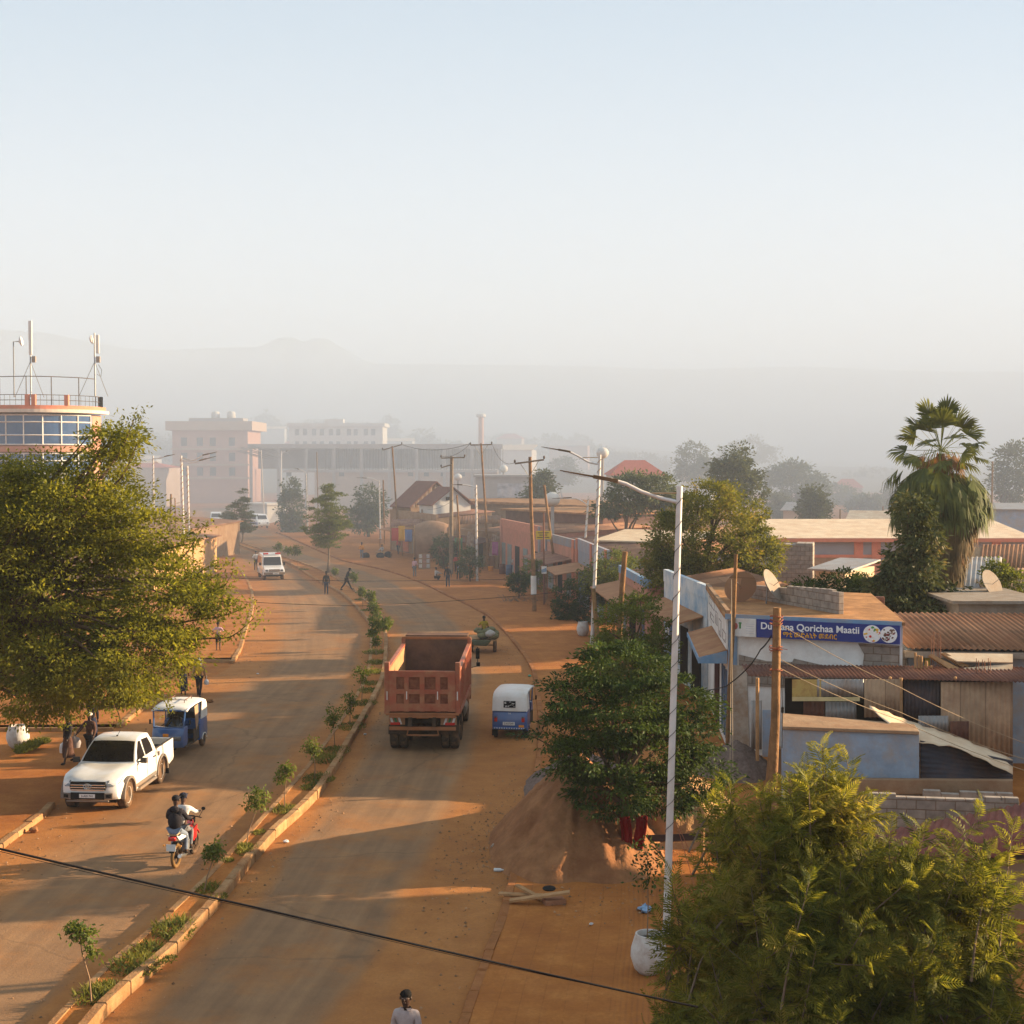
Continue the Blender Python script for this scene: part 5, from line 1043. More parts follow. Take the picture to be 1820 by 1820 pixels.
# --- blue three wheelers
def tuktuk(loc, rz, label, rear):
    t = empty('three_wheeler', loc, rz, label, 'three wheeler', None); W = .64
    for x, y in ((-.56,.95),(.56,.95)): wheel(t, x, y, .215, .13, M_METAL, n=20)
    wheel(t, .001, -1.0, .215, .12, M_METAL, n=20)
    # nose
    nose = [(-1.02,.30),(-1.22,.34),(-1.30,.52),(-1.29,.80),(-1.20,.98),(-1.12,1.02),(-.86,1.02),(-.80,.5),(-.82,.30)]
    def fn(p): x, y, z = p; a = abs(x)/.56; return Vector((x*(1-.10*max(0,(.55-z)/.3)), y+.20*a**2.5, z))
    mb = MB(); mb.profile(nose, [-.56,-.5,-.35,-.15,.15,.35,.5,.56], fn); mb.build('front_cowl', M_BLUEC, t, bevel=.02, smooth=50)
    mb = MB(); mb.lathe([(.235,-.07),(.25,-.05),(.25,.05),(.235,.07)], 20, (0,-1.0,.23), MX90); mb.build('front_mudguard', M_BLUEC, t, smooth=50)
    mb = MB(); mb.box((0,-.15,.33),(1.12,1.5,.06)); mb.build('floor', M_PLAST, t)
    rear_p = [(.42,.30),(.42,.98),(.52,1.02),(1.30,1.02),(1.36,.9),(1.38,.50),(1.34,.34)]+[(.95+.28*math.cos(a), .24+.28*math.sin(a)) for a in np.linspace(.35, math.pi-.35, 9)]
    mb = MB(); mb.profile(rear_p, [-W,-.9*W,-.5*W,.5*W,.9*W,W], lambda p: Vector((p.x, p.y-.04*(abs(p.x)/W)**3*(p.y>1.2), p.z))); mb.build('rear_body', M_BLUEC, t, bevel=.02, smooth=40)
    # canvas: roof, rear panel and rear quarters
    roof = [(-.94,1.60),(-.90,1.66),(-.6,1.715),(0,1.745),(.6,1.745),(1.0,1.725),(1.2,1.66),(1.30,1.52),(1.36,1.03),(1.31,1.03),(1.25,1.50),(1.17,1.61),(.98,1.675),(.6,1.695),(0,1.695),(-.6,1.665),(-.88,1.60)]
    def rf(p): x, y, z = p; a = abs(x)/.62; return Vector((x*(1+.04*(1.74-z)/.7), y-(.05*a**4 if y > 1.1 else 0), z-.05*a**5*(z>1.5)))
    mb = MB(); mb.profile(roof, [-.62,-.57,-.45,-.2,.2,.45,.57,.62], rf); can = mb.build('canopy', M_CANVAS, t, smooth=50)
    for s in (-1,1):
        mb = MB(); q = [(.62,1.02),(1.34,1.02),(1.29,1.5),(1.18,1.63),(.78,1.66)]; mb.hexa([Vector((s*.60,y,z)) for y, z in q],[Vector((s*(.645-.02*(z-1)/.6),y,z)) for y, z in q]); mb.build('canopy_side', M_CANVAS, t, bevel=.01)
        mb = MB(); mb.tube([(s*.52,-1.00,1.0),(s*.56,-.90,1.62)],.028,6); mb.tube([(s*.60,.46,.98),(s*.60,.46,1.66)],.02,6); mb.tube([(s*.60,-.88,1.62),(s*.60,.6,1.68)],.022,6); mb.build('post', M_BLUEC, t)
        mb = MB(); mb.tube([(s*.64,-.25,.36),(s*.64,-.25,.82),(s*.64,.42,.86)],.018,6); mb.box((s*.62,.1,.60),(.02,.6,.42)); mb.build('side_guard', M_PLAST, t)
        mb = MB(); mb.box((s*.36,-1.245,.68),(.30,.06,.15),rz=s*.30); mb.build('headlight', M_LAMP, t, bevel=.03, smooth=50)
        mb = MB(); mb.box((s*.70,-.85,1.18),(.06,.05,.16)); mb.tube([(s*.56,-.9,1.1),(s*.70,-.85,1.12)],.01,5); mb.build('mirror', M_BLACK, t, bevel=.015)
        tl = MB(); tl.box((s*.50,1.385,.74),(.11,.04,.19)); q = tl.build('tail_light', M_REDL, t, bevel=.015); tl = MB(); tl.ball((s*.50,1.405,.82),(.045,.02,.045),8,6); tl.build('indicator', M_LAMP, q)
        mb = MB(); arc(mb, s*.645, .95, .23, .235, .03, .03, .2, math.pi-.2, 10); mb.build('wheel_arch', M_CANVAS if not rear else M_BLUEC, t)
    mb = MB(); v = [Vector((x,y,z)) for x, y, z in [(-.50,-1.04,1.03),(.50,-1.04,1.03),(.51,-.925,1.55),(-.51,-.925,1.55)]]; mb.add(v+[Vector((0,-1.12,1.03)),Vector((0,-.97,1.55))], [(0,4,5,3),(4,1,2,5)]); mb.build('windscreen', MATS['windscreen_glass'], t)
    mb = MB(); mb.tube([(-.54,-1.0,1.02),(0,-1.13,1.02),(.54,-1.0,1.02)],.022,6); mb.tube([(-.55,-.90,1.58),(0,-.97,1.585),(.55,-.90,1.58)],.03,6); mb.build('windscreen_frame', M_BLUEC, t, smooth=50)
    mb = MB(); mb.box((0,.55,.62),(1.05,.42,.14)); mb.box((0,.80,.95),(1.05,.10,.56)); mb.build('rear_seat', mat('dark_seat',(.03,.025,.03),.8), t, bevel=.03)
    mb = MB(); mb.box((0,-.25,.58),(.6,.34,.12)); mb.box((0,-.07,.80),(.5,.07,.36)); mb.build('driver_seat', MATS['dark_seat'], t, bevel=.03)
    mb = MB(); mb.tube([(-.3,-.72,.98),(0,-.80,1.0),(.3,-.72,.98)],.016,6); mb.tube([(0,-.80,1.0),(0,-.95,.6)],.022,6); mb.build('handlebar', M_BLACK, t)
    if not rear:
        mb = MB(); mb.box((0,-1.31,.80),(.20,.03,.11)); mb.build('orange_badge', M_ORL, t, bevel=.02)
        mb = MB(); mb.box((-.02,-1.27,.46),(.34,.02,.10)); mb.build('number_plate', M_PLATE, t)
        mb = MB()
        for x in (-.3,.3): mb.tube([(x,-.2,1.72),(x,-.2,1.82),(x,.6,1.84),(x,.6,1.74)],.014,5)
        for y in (-.2,.6): mb.tube([(-.4,y,1.83),(.4,y,1.83)],.014,5)
        mb.build('roof_rack', mat('brown_rack',(.22,.12,.07),.7), t)
        mb = MB(); mb.slab([(.615,-.10,1.58),(.615,.32,1.62),(.64,.28,1.0),(.66,-.02,.74)],.02); mb.build('side_curtain', mat('tan_curtain',(.36,.23,.14),.9), t)
    else:
        mb = MB(); mb.slab([(-.22,1.353,1.16),(.22,1.353,1.16),(.22,1.324,1.40),(-.22,1.324,1.40)],.006); st = mb.build('back_sticker', M_INK, t)
        mb = MB(); r = random.Random(3)
        for k in range(20):
            z = 1.28+r.uniform(-.09,.09); mb.box((r.uniform(-.18,.18),1.371-.1224*(z-1.03),z),(r.uniform(.02,.08),.006,r.uniform(.006,.02)),M=Matrix.Rotation(r.uniform(-.5,.5),3,'Y'))
        mb.build('sticker_print', M_PLATE, st)
        p = plate(t, (.02,1.40,.585), .44, .12, '3-A57349', math.pi); 
        txt('TVS', .07, M_PLATE, t, (0,1.388,.93), (math.pi/2,0,math.pi), 'badge_lettering', 'CENTER', .003)
        mb = MB(); mb.box((-.44,1.40,.50),(.19,.02,.085)); mb.build('yellow_sticker', M_ORL, t)
        mb = MB(); mb.box((0,1.385,.415),(1.2,.05,.07)); mb.build('rear_bumper', M_BLUEC, t, bevel=.015)
        mb = MB()
        for k in range(13): mb.box((-.54+.09*k,1.412,.415),(.045,.008,.03),M=Matrix.Rotation(.5*(-1)**k,3,'Y'))
        mb.build('painted_pattern', M_PLATE, t)
        for s in (-1,1):
            mb = MB(); mb.box((s*.56,1.25,.22),(.2,.02,.22)); mb.build('mudflap', M_BLACK, t)
    return t
_th = R(-5); tuktuk(Vector((-11.04,49.9,0))-Matrix.Rotation(_th,3,'Z')@Vector((.56,.95,0)), _th, 'blue three wheeler with a white canvas roof facing the camera behind the pickup', False)
_th = R(172); tuktuk(Vector((-.035,51.4,0))-Matrix.Rotation(_th,3,'Z')@Vector((0,.95,0)), _th, 'blue three wheeler with a white canvas back seen from behind at the right kerb', True)
# --- dump truck
def dump_truck(loc, rz):
    t = empty('dump_truck', loc, rz, 'red orange dump truck with an empty open bed seen from behind', 'dump truck')  # rear at -y
    W = 1.25; L = 5.6; z0 = 1.48; z1 = 2.92; y0 = -1.0
    bed = MB(); bed.box((0,y0+L/2,z0-.03),(2*W-.16,L-.1,.10)); bd = bed.build('bed_floor', M_TRUCKIN, t)
    for s in (-1,1):
        mb = MB(); mb.hexa([Vector((s*(W-.05),y0+.06,z0-.08)),Vector((s*W,y0+.06,z0-.08)),Vector((s*W,y0+L,z0-.08)),Vector((s*(W-.05),y0+L,z0-.08))],[Vector((s*(W-.05),y0+.06,z1)),Vector((s*W,y0+.06,z1)),Vector((s*W,y0+L,z1+.16)),Vector((s*(W-.05),y0+L,z1+.16))]); sd = mb.build('bed_side', M_TRUCKR, t)
        mb = MB(); mb.slab([(s*(W-.058),y0+.1,z0),(s*(W-.058),y0+L-.06,z0),(s*(W-.058),y0+L-.06,z1+.14),(s*(W-.058),y0+.1,z1-.02)],.008); mb.build('inner_face', mat('scraped_sunlit_orange',(.42,.23,.11),.8,.25,2,.2,dirt=(.25,.12,.06),dirt_amt=.35), sd)  # brighter orange carries the sunlight on the inner wall of the bed
        for k in range(10):
            mb = MB(); y = y0+.35+k*(L-.6)/9; mb.hexa([Vector((s*W,y-.06,z0)),Vector((s*(W+.07),y-.04,z0)),Vector((s*(W+.07),y+.04,z0)),Vector((s*W,y+.06,z0))],[Vector((s*W,y-.06,z1-.06+.028*k*.5)),Vector((s*(W+.07),y-.04,z1-.06+.028*k*.5)),Vector((s*(W+.07),y+.04,z1-.06+.028*k*.5)),Vector((s*W,y+.06,z1-.06+.028*k*.5))]); mb.build('side_rib', M_TRUCKR, sd)
        mb = MB(); mb.hexa([Vector((s*(W-.07),y0+.05,z1-.06)),Vector((s*(W+.08),y0+.05,z1-.06)),Vector((s*(W+.08),y0+L,z1+.10)),Vector((s*(W-.07),y0+L,z1+.10))],[Vector((s*(W-.07),y0+.05,z1+.03)),Vector((s*(W+.08),y0+.05,z1+.03)),Vector((s*(W+.08),y0+L,z1+.19)),Vector((s*(W-.07),y0+L,z1+.19))]); mb.build('top_rail', M_TRUCKR, sd, bevel=.012)
        mb = MB(); mb.box((s*(W+.01),y0+L/2,z0-.02),(.15,L-.1,.14)); mb.build('bottom_rail', M_TRUCKR, sd)
        mb = MB(); mb.box((s*(W-.02),y0+.03,(z0+z1)/2+.08),(.17,.15,z1-z0+.36)); mb.build('corner_post', M_TRUCKR, t, bevel=.015)
        mb = MB(); mb.box((s*(W-.03),y0-.052,2.02),(.035,.006,.30)); mb.build('reflector', M_WHITEP, t)
    # tailgate
    mb = MB(); mb.box((0,y0,(z0+z1)/2-.03),(2*W-.22,.05,z1-z0-.02)); tg = mb.build('tailgate', M_TRUCKD, t)
    for x in (-1.0,-.535,0,.535,1.0):
        w = .26 if abs(x) == 1.0 else .17; mb = MB(); mb.box((x*1.02,y0-.05,(z0+z1)/2-.03),(w,.07,z1-z0-.04)); mb.build('tailgate_upright', M_TRUCKR, tg, bevel=.014)
    for z, h in ((z1-.14,.22),(2.16,.16),(z0+.14,.26)):
        mb = MB(); mb.box((0,y0-.046,z),(2*W-.26,.075,h)); mb.build('tailgate_rail', M_TRUCKR, tg, bevel=.014)
    for x in (-.535,.535):
        mb = MB(); mb.box((x,y0-.09,2.04),(.03,.006,.28)); mb.build('reflector', M_WHITEP, tg)
    mb = MB(); mb.tube([(-W-.02,y0-.02,z0-.1),(W+.02,y0-.02,z0-.1)],.05,8); mb.box((0,y0+.05,z0-.16),(2.3,.2,.14)); mb.build('tailgate_hinge_beam', M_BEAM, t)
    # headboard and canopy over the cab
    mb = MB(); mb.box((0,y0+L-.03,(z0+3.32)/2),(2*W-.1,.06,3.32-z0)); hb = mb.build('headboard', M_TRUCKIN, t)
    mb = MB(); mb.box((0,y0+L+.0,3.30),(2*W+.16,.14,.09)); mb.build('headboard_rail', M_BEAM, hb, bevel=.012); mb = MB(); mb.box((0,y0+L+.42,3.38),(2*W-.1,.8,.05)); mb.build('cab_shield', M_TRUCKIN, hb)
    for s in (-1,1):
        mb = MB(); mb.box((s*(W+.02),y0+L-.02,(z0+3.3)/2),(.14,.16,3.3-z0)); mb.build('corner_post', M_TRUCKR, t)
    # chassis
    mb = MB()
    for s in (-1,1): mb.box((s*.42,y0+L/2+.9,1.12),(.12,L+2.2,.3))
    for y in (-.6,.5,1.6,3.2,4.6): mb.box((0,y,1.12),(.9,.14,.22))
    mb.box((0,.0,.62),(1.5,.24,.24)); mb.box((0,1.4,.62),(1.5,.24,.24)); mb.ball((0,0,.62),(.28,.26,.28)); mb.ball((0,1.4,.62),(.28,.26,.28)); mb.tube([(0,1.6,.8),(0,4.4,1.0)],.07,8)
    mb.build('chassis', M_CHASS, t)
    for y in (0,1.4):
        for x in (-1.06,-.74,.74,1.06): wheel(t, x, y, .53, .29, M_CHASS, n=26)
    for s in (-1,1): wheel(t, s*1.04, 5.05, .53, .3, M_CHASS, n=26)
    # rear lamps and bumper
    mb = MB(); mb.box((0,-.92,.86),(2.32,.10,.12)); mb.build('rear_bumper', M_BEAM, t, bevel=.012)
    mb = MB(); mb.tube([(-.55,-.90,.62),(.55,-.90,.62)],.03,6); mb.tube([(-.55,-.90,.62),(-.5,-.8,.86)],.025,6); mb.tube([(.55,-.90,.62),(.5,-.8,.86)],.025,6); mb.build('underrun_bar', M_BEAM, t)
    for s in (-1,1):
        mb = MB(); mb.box((s*.90,-.86,1.13),(.56,.05,.30)); bdn = mb.build('lamp_board', mat('faded_lamp_board',(.32,.17,.09),.8,.2,4), t)
        for k, c in enumerate((M_PLATE, mat('green_stripe',(.05,.16,.07),.7), M_PLATE)):
            mb = MB(); mb.slab([(s*.72+.14*k*s,-.89,1.0),(s*.80+.14*k*s,-.89,1.0),(s*.88+.14*k*s,-.89,1.26),(s*.80+.14*k*s,-.89,1.26)],.008); mb.build('stripe', c, bdn)
        mb = MB(); mb.box((s*.95,-.90,1.02),(.34,.05,.09)); mb.build('tail_light', M_REDL, t, bevel=.01)
        mb = MB(); arc(mb, s*.9, 0, .53, .60, .66, .03, .3, math.pi-.1, 10); arc(mb, s*.9, 1.4, .53, .60, .66, .03, .1, math.pi-.3, 10); mb.build('mudguard', M_CHASS, t)
    plate(t, (0,-.93,1.28), .42, .14, 'OR 28641', 0, mat('orange_plate',(.42,.15,.04),.7), M_PLATE)
    mb = MB(); mb.lathe([(.30,-.55),(.31,-.53),(.31,.53),(.30,.55)], 20, (.98,3.2,.85), Matrix.Rotation(math.pi/2,3,'X')); mb.build('fuel_tank', mat('dull_tank',(.28,.22,.17),.5,.2,3,metal=.4), t, smooth=40)
    mb = MB(); mb.box((-.95,3.1,.9),(.5,.8,.5)); mb.build('battery_box', M_CHASS, t)
    # cab
    cabp = [(4.72,.75),(4.72,2.75),(4.85,2.88),(6.0,2.9),(6.35,2.7),(6.6,1.75),(6.62,.75)]
    mb = MB(); mb.profile(cabp, [-1.2,-1.1,0,1.1,1.2]); mb.build('cab', M_TRUCKR, t, bevel=.04, smooth=40)
    mb = MB(); mb.slab([(-1.05,6.58,1.85),(1.05,6.58,1.85),(1.02,6.37,2.62),(-1.02,6.37,2.62)],.02); mb.build('windscreen', M_GLASSD, t)
    for s in (-1,1):
        mb = MB(); mb.slab([(s*1.205,5.1,1.8),(s*1.205,6.3,1.8),(s*1.205,6.1,2.6),(s*1.205,5.1,2.65)],.012); mb.build('side_window', M_GLASSD, t)
        mb = MB(); mb.tube([(s*1.2,6.3,2.75),(s*1.48,6.45,2.7),(s*1.48,6.45,1.95),(s*1.2,6.3,1.9)],.02,6); mb.box((s*1.48,6.42,2.45),(.15,.07,.42)); mb.box((s*1.5,6.42,2.02),(.15,.08,.16)); mb.build('mirror', M_BLACK, t, bevel=.02)
    mb = MB(); mb.box((0,6.68,.8),(2.4,.2,.4)); mb.build('front_bumper', M_BEAM, t)
    return t
dump_truck((-3.07,49.55,0), R(-2))
# --- white ambulance
def ambulance(loc, rz, label):
    t = empty('ambulance', loc, rz, label, 'ambulance'); W = .86
    out = [(-2.2,.50),(-2.25,.62),(-2.24,.88),(-2.16,1.0),(-1.3,1.14),(-1.05,1.16),(2.35,1.16),(2.4,1.1),(2.4,.5)]+archpts(1.55,.42,.44)+[(1.0,.42),(-.95,.42)]+archpts(-1.42,.42,.44)
    mb = MB(); mb.profile(out, [-W,-.75,-.3,.3,.75,W], lambda p: Vector((p.x*(1-.05*max(0,(-1.6-p.y)/.6)), p.y, p.z))); mb.build('body', M_CARW, t, bevel=.02, smooth=40)
    cab = [(-1.08,1.14),(-.72,1.92),(-.5,2.02),(.2,2.06),(2.2,2.06),(2.33,1.98),(2.38,1.14)]
    mb = MB(); mb.profile(cab, [-.84,-.7,0,.7,.84], lambda p: Vector((p.x*(1-.10*max(0,p.z-1.14)/.9), p.y, p.z))); mb.build('cab', M_CARW, t, bevel=.03, smooth=40)
    mb = MB(); mb.slab([(-.74,-1.075,1.2),(.74,-1.075,1.2),(.69,-.775,1.86),(-.69,-.775,1.86)],.02); mb.build('windscreen', M_GLASSD, t)
    for s in (-1,1):
        for y0, y1 in ((-.7,.1),(.25,1.2),(1.35,2.2)):
            mb = MB(); mb.slab([(s*.845,y0,1.24),(s*.845,y1,1.24),(s*.785,y1,1.85),(s*.785,y0+.12,1.85)],.012); mb.build('side_window', M_GLASSD if y0 < 0 else mat('orange_film',(.42,.15,.06),.5), t)
        for y in (-1.42,1.55): wheel(t, s*.74, y, .38, .24, M_WHITEP, n=20)
        for y in (-1.42,1.55):
            mb = MB(); arc(mb, s*.86, y, .42, .43, .10, .06); mb.build('wheel_arch', M_CARW, t)
        mb = MB(); mb.box((s*.62,-2.25,.84),(.22,.04,.16)); mb.build('headlight', M_LAMP, t, bevel=.02)
        mb = MB(); mb.box((s*1.0,-.85,1.3),(.18,.06,.24)); mb.build('mirror', M_BLACK, t, bevel=.02)
        mb = MB(); mb.box((s*.5,-.55,2.13),(.42,.24,.14)); mb.build('beacon', M_REDL, t, bevel=.03)
    mb = MB(); mb.box((0,-2.26,.84),(.9,.03,.2)); mb.build('grille', M_GREYPL, t); mb = MB(); mb.box((0,-2.285,.84),(.8,.02,.06)); mb.build('grille_bar', M_CHROME, t)
    mb = MB(); mb.box((0,-2.32,.60),(1.74,.16,.20)); mb.build('bumper', M_GREYPL, t, bevel=.03); plate(t, (.12,-2.42,.60), .5, .13, '4-00821')
    mb = MB(); mb.box((0,-.55,2.09),(1.4,.2,.06)); mb.build('beacon_bar', M_PLATE, t)
    mb = MB(); mb.tube([(-.86,-1.9,.95),(-.86,-1.95,2.3)],.012,5); mb.build('snorkel', M_BLACK, t)
    mb = MB(); mb.box((0,.1,.42),(1.4,4.2,.16)); mb.build('underbody', M_BLACK, t); return t
_th = R(17); ambulance(Vector((-19.95,117.5,0))-Matrix.Rotation(_th,3,'Z')@Vector((0,-1.42,0)), _th, 'white ambulance with red roof beacons driving toward the camera')
# --- motorcycle
def bike(loc, rz, label):
    t = empty('motorcycle', loc, rz, label, 'motorcycle')  # heads +y, origin under the rear wheel
    M_GOLD = mat('dusty_tyre_tan', (.16,.09,.035), .8, .25, 5); M_BRED = mat('red_fairing', (.55,.02,.02), .3, .06, 3, coat=.4)
    for y, r in ((0,.31),(1.27,.31)):
        mb = MB(); mb.tube([(0,y+(r-.05)*math.cos(a),r+(r-.05)*math.sin(a)) for a in np.linspace(0,2*math.pi,29)],.05,8,cap=False); w = mb.build('wheel', M_TYRE if y else M_GOLD, t, smooth=60)
        mb = MB(); mb.tube([(0,y+(r-.10)*math.cos(a),r+(r-.10)*math.sin(a)) for a in np.linspace(0,2*math.pi,29)],.015,6,cap=False)
        for k in range(10): a = k*math.pi/5; mb.tube([(0.03*(-1)**k,y,r),(0,y+(r-.1)*math.cos(a),r+(r-.1)*math.sin(a))],.006,4)
        mb.lathe([(.07,-.06),(.07,.06)],12,(0,y,r),MX90); mb.build('rim', M_CHASS, w)
    mb = MB(); mb.tube([(0,.1,.62),(0,.55,.45),(0,.85,.40),(0,1.0,.85),(0,.6,.78),(0,.1,.72)],.028,7); mb.tube([(.09,0,.31),(.09,.5,.36)],.025,6); mb.tube([(-.09,0,.31),(-.09,.5,.36)],.025,6); mb.build('frame', M_CHASS, t)
    mb = MB(); mb.box((0,.62,.42),(.26,.34,.3)); mb.ball((0,.72,.52),(.13,.14,.16)); mb.build('engine', M_METAL, t, bevel=.03)
    mb = MB(); mb.ball((0,.78,.86),(.15,.27,.13),14,10); mb.build('fuel_tank', M_BRED, t, smooth=60)
    for s in (-1,1):
        mb = MB(); mb.slab([(s*.15,.72,.80),(s*.17,1.06,.86),(s*.16,1.02,.52),(s*.14,.85,.45)],.03); mb.build('side_fairing', M_BRED, t, bevel=.01)
        mb = MB(); mb.tube([(s*.075,1.27,.31),(s*.075,1.02,.98)],.022,7); mb.build('fork', M_CHROME, t)
        mb = MB(); mb.tube([(s*.3,.88,1.09),(s*.36,.98,1.24)],.008,5); mb.ball((s*.37,.98,1.27),(.055,.02,.045),8,6); mb.build('mirror', M_BLACK, t)
        mb = MB(); mb.slab([(s*.13,-.12,.72),(s*.14,.32,.70),(s*.12,.3,.82),(s*.10,-.22,.86)],.03); mb.build('tail_panel', M_PLATE, t, bevel=.01)
        mb = MB(); mb.tube([(s*.1,-.25,.64),(s*.2,-.26,.63)],.008,5); mb.ball((s*.22,-.26,.63),.025,8,6); mb.build('indicator', M_ORL, t)
        mb = MB(); mb.tube([(s*.12,.45,.32),(s*.27,.45,.32)],.018,6); mb.build('footpeg', M_BLACK, t)
    mb = MB(); mb.tube([(-.36,.86,1.06),(-.2,.98,1.06),(0,1.02,1.03),(.2,.98,1.06),(.36,.86,1.06)],.016,6); mb.build('handlebar', M_CHASS, t)
    mb = MB(); mb.box((0,1.1,.95),(.2,.14,.2)); mb.build('headlight', M_BLACK, t, bevel=.04)
    mb = MB(); mb.box((0,.22,.83),(.25,.78,.09)); mb.build('seat', M_BLACK, t, bevel=.03)
    mb = MB(); mb.box((0,-.26,.80),(.19,.10,.10)); mb.build('tail_light', M_REDL, t, bevel=.025, smooth=50)
    mb = MB(); mb.tube([(-.11,.1,.9),(-.12,-.28,.9),(.12,-.28,.9),(.11,.1,.9)],.016,6); mb.build('grab_rail', mat('tan_rail',(.42,.28,.15),.6), t)
    mb = MB(); arc(mb, 0, 0, .31, .34, .13, .015, .9, 2.7, 8); mb.build('rear_mudguard', M_BLACK, t); mb = MB(); arc(mb, 0, 1.27, .31, .33, .12, .015, .5, 2.5, 8); mb.build('front_mudguard', M_BRED, t)
    mb = MB(); mb.box((0,-.35,.60),(.24,.012,.17)); pl = mb.build('number_plate', M_PLATE, t); pl.rotation_euler = (0,0,0)
    mb = MB(); mb.tube([(.12,.55,.28),(.15,.2,.28),(.17,-.1,.34),(.17,-.22,.36)],[.03,.04,.055,.05],8); mb.build('exhaust', M_CHROME, t, smooth=50); return t
BIKE = (Vector((-8.41,34.95,0)), R(-7)); bike(BIKE[0], BIKE[1], 'red and white motorcycle carrying two riders away from the camera')
# --- loaded cart
def cart(loc, rz):
    t = empty('loaded_cart', loc, rz, 'two wheeled cart loaded with greenish sacks ahead of the dump truck', 'cart')
    for s in (-1,1): wheel(t, s*.62, 0, .36, .17, M_CHASS, n=20)
    mb = MB(); mb.box((0,.1,.72),(1.5,2.0,.06)); mb.tube([(-.6,0,.36),(.6,0,.36)],.04,6); mb.box((-.35,.1,.62),(.08,2,.14)); mb.box((.35,.1,.62),(.08,2,.14)); mb.build('platform', M_PLANK, t)
    mb = MB()
    for s in (-1,1): mb.tube([(s*.42,1.0,.66),(s*.40,2.9,.75)],.035,6)
    mb.build('shaft', M_PLANK, t)
    r = random.Random(2); L = mat('green_grey_sacking', (.15,.14,.075), .95, .3, 4, .6, dirt=(.22,.17,.09), dirt_amt=.4); L2 = mat('pale_sacking', (.42,.38,.34), .95, .2, 4, .4)
    for k in range(11):
        mb = MB(); mb.ball((r.uniform(-.62,.62),r.uniform(-.75,.8),.90+r.uniform(0,.2)),(r.uniform(.24,.36),r.uniform(.28,.4),r.uniform(.13,.19)),10,7,Matrix.Rotation(r.uniform(-.4,.4),3,'Z')); q = mb.build('sack', L2 if k in (3,8) else L, t, smooth=70); [setattr(v, 'co', v.co+Vector((r.uniform(-.03,.03),r.uniform(-.03,.03),r.uniform(-.035,.035)))) for v in q.data.vertices]
    mb = MB(); mb.hexa([Vector(v) for v in ((-.45,-.92,.45),(.25,-.92,.42),(.25,-.6,.42),(-.45,-.6,.45))],[Vector(v) for v in ((-.6,-.95,.75),(.5,-.95,.75),(.5,-.5,.75),(-.6,-.5,.75))]); mb.build('hanging_tarp', mat('dark_green_tarp',(.10,.11,.07),.9,.25,4,.4), t, bevel=.06, smooth=50)
    return t
CART = (Vector((-1.52,74.0,0)), R(-2)); cart(*CART)
# --- far vehicles near the end of the road
def minivan(loc, rz, label, stripe=None):
    t = empty('minivan', loc, rz, label, 'minivan', 'vehicles at the far end of the road')
    out = [(-2.2,.35),(-2.3,.6),(-2.25,.95),(-1.75,1.25),(-1.2,1.9),(-.9,2.0),(2.1,2.0),(2.2,1.9),(2.25,.4)]
    mb = MB(); mb.profile(out, [-.85,-.75,.75,.85], lambda p: Vector((p.x*(1-.12*max(0,p.z-1.1)), p.y, p.z))); mb.build('body', M_CARW, t, bevel=.04, smooth=40)
    mb = MB(); mb.slab([(-.68,-1.72,1.32),(.68,-1.72,1.32),(.63,-1.27,1.84),(-.63,-1.27,1.84)],.03); mb.build('windscreen', M_GLASSD, t)
    for s in (-1,1):
        mb = MB(); mb.slab([(s*.835,-1.2,1.28),(s*.835,2.0,1.28),(s*.77,2.0,1.82),(s*.77,-1.0,1.82)],.02); mb.build('side_window', M_GLASSD, t)
        for y in (-1.45,1.4): wheel(t, s*.74, y, .32, .2, M_METAL, n=16)
        mb = MB(); mb.box((s*.6,-2.28,.78),(.26,.04,.16)); mb.build('headlight', M_LAMP, t)
    if stripe:
        mb = MB(); mb.box((0,-.1,.72),(1.72,4.3,.34)); mb.build('stripe', stripe, t)
    return t
g = G(461,938); minivan(g, R(25), 'white and blue minivan waiting under the white awning far down the road', M_BLUEC)
g = G(384,934); minivan(g, R(12), 'white minivan partly hidden by the far median trees', M_REDL)
# ------------------------------------------------------------------ people
M_SKIN = mat('brown_skin', (0.085,0.042,0.026), .55, .08, 8); M_SKIND = mat('dark_skin', (0.05,0.025,0.017), .5, .08, 8); M_HAIR = mat('black_hair', (0.008,0.007,0.007), .8, .2, 30, .5)
M_EYE = mat('eye_white', (.16,.14,.13), .3, .03); M_SHOE = mat('dark_shoe', (.03,.022,.018), .6, .2, 6)
def cloth(name, rgb, var=.14): return mat('cloth_'+name, rgb, .9, var, 5, .25)
def skin_mesh(J, E, Rd, sub=1, name='body'):
    names = list(J); me = bpy.data.meshes.new('s'); me.from_pydata([J[n] for n in names], [(names.index(a), names.index(b)) for a, b in E], [])
    o = bpy.data.objects.new('s', me); col.objects.link(o)
    md = o.modifiers.new('skin', 'SKIN'); md.use_smooth_shade = True; md.branch_smoothing = .4
    for i, n in enumerate(names):
        v = me.skin_vertices[0].data[i]; r = Rd[n]; v.radius = r if isinstance(r, tuple) else (r, r); v.use_root = (i == 0)
    sb = o.modifiers.new('sub', 'SUBSURF'); sb.levels = sub; sb.render_levels = sub
    bpy.context.view_layer.update()
    dg = bpy.context.evaluated_depsgraph_get(); out = bpy.data.meshes.new_from_object(o.evaluated_get(dg)); out.name = name
    bpy.data.objects.remove(o); bpy.data.meshes.remove(me); return out
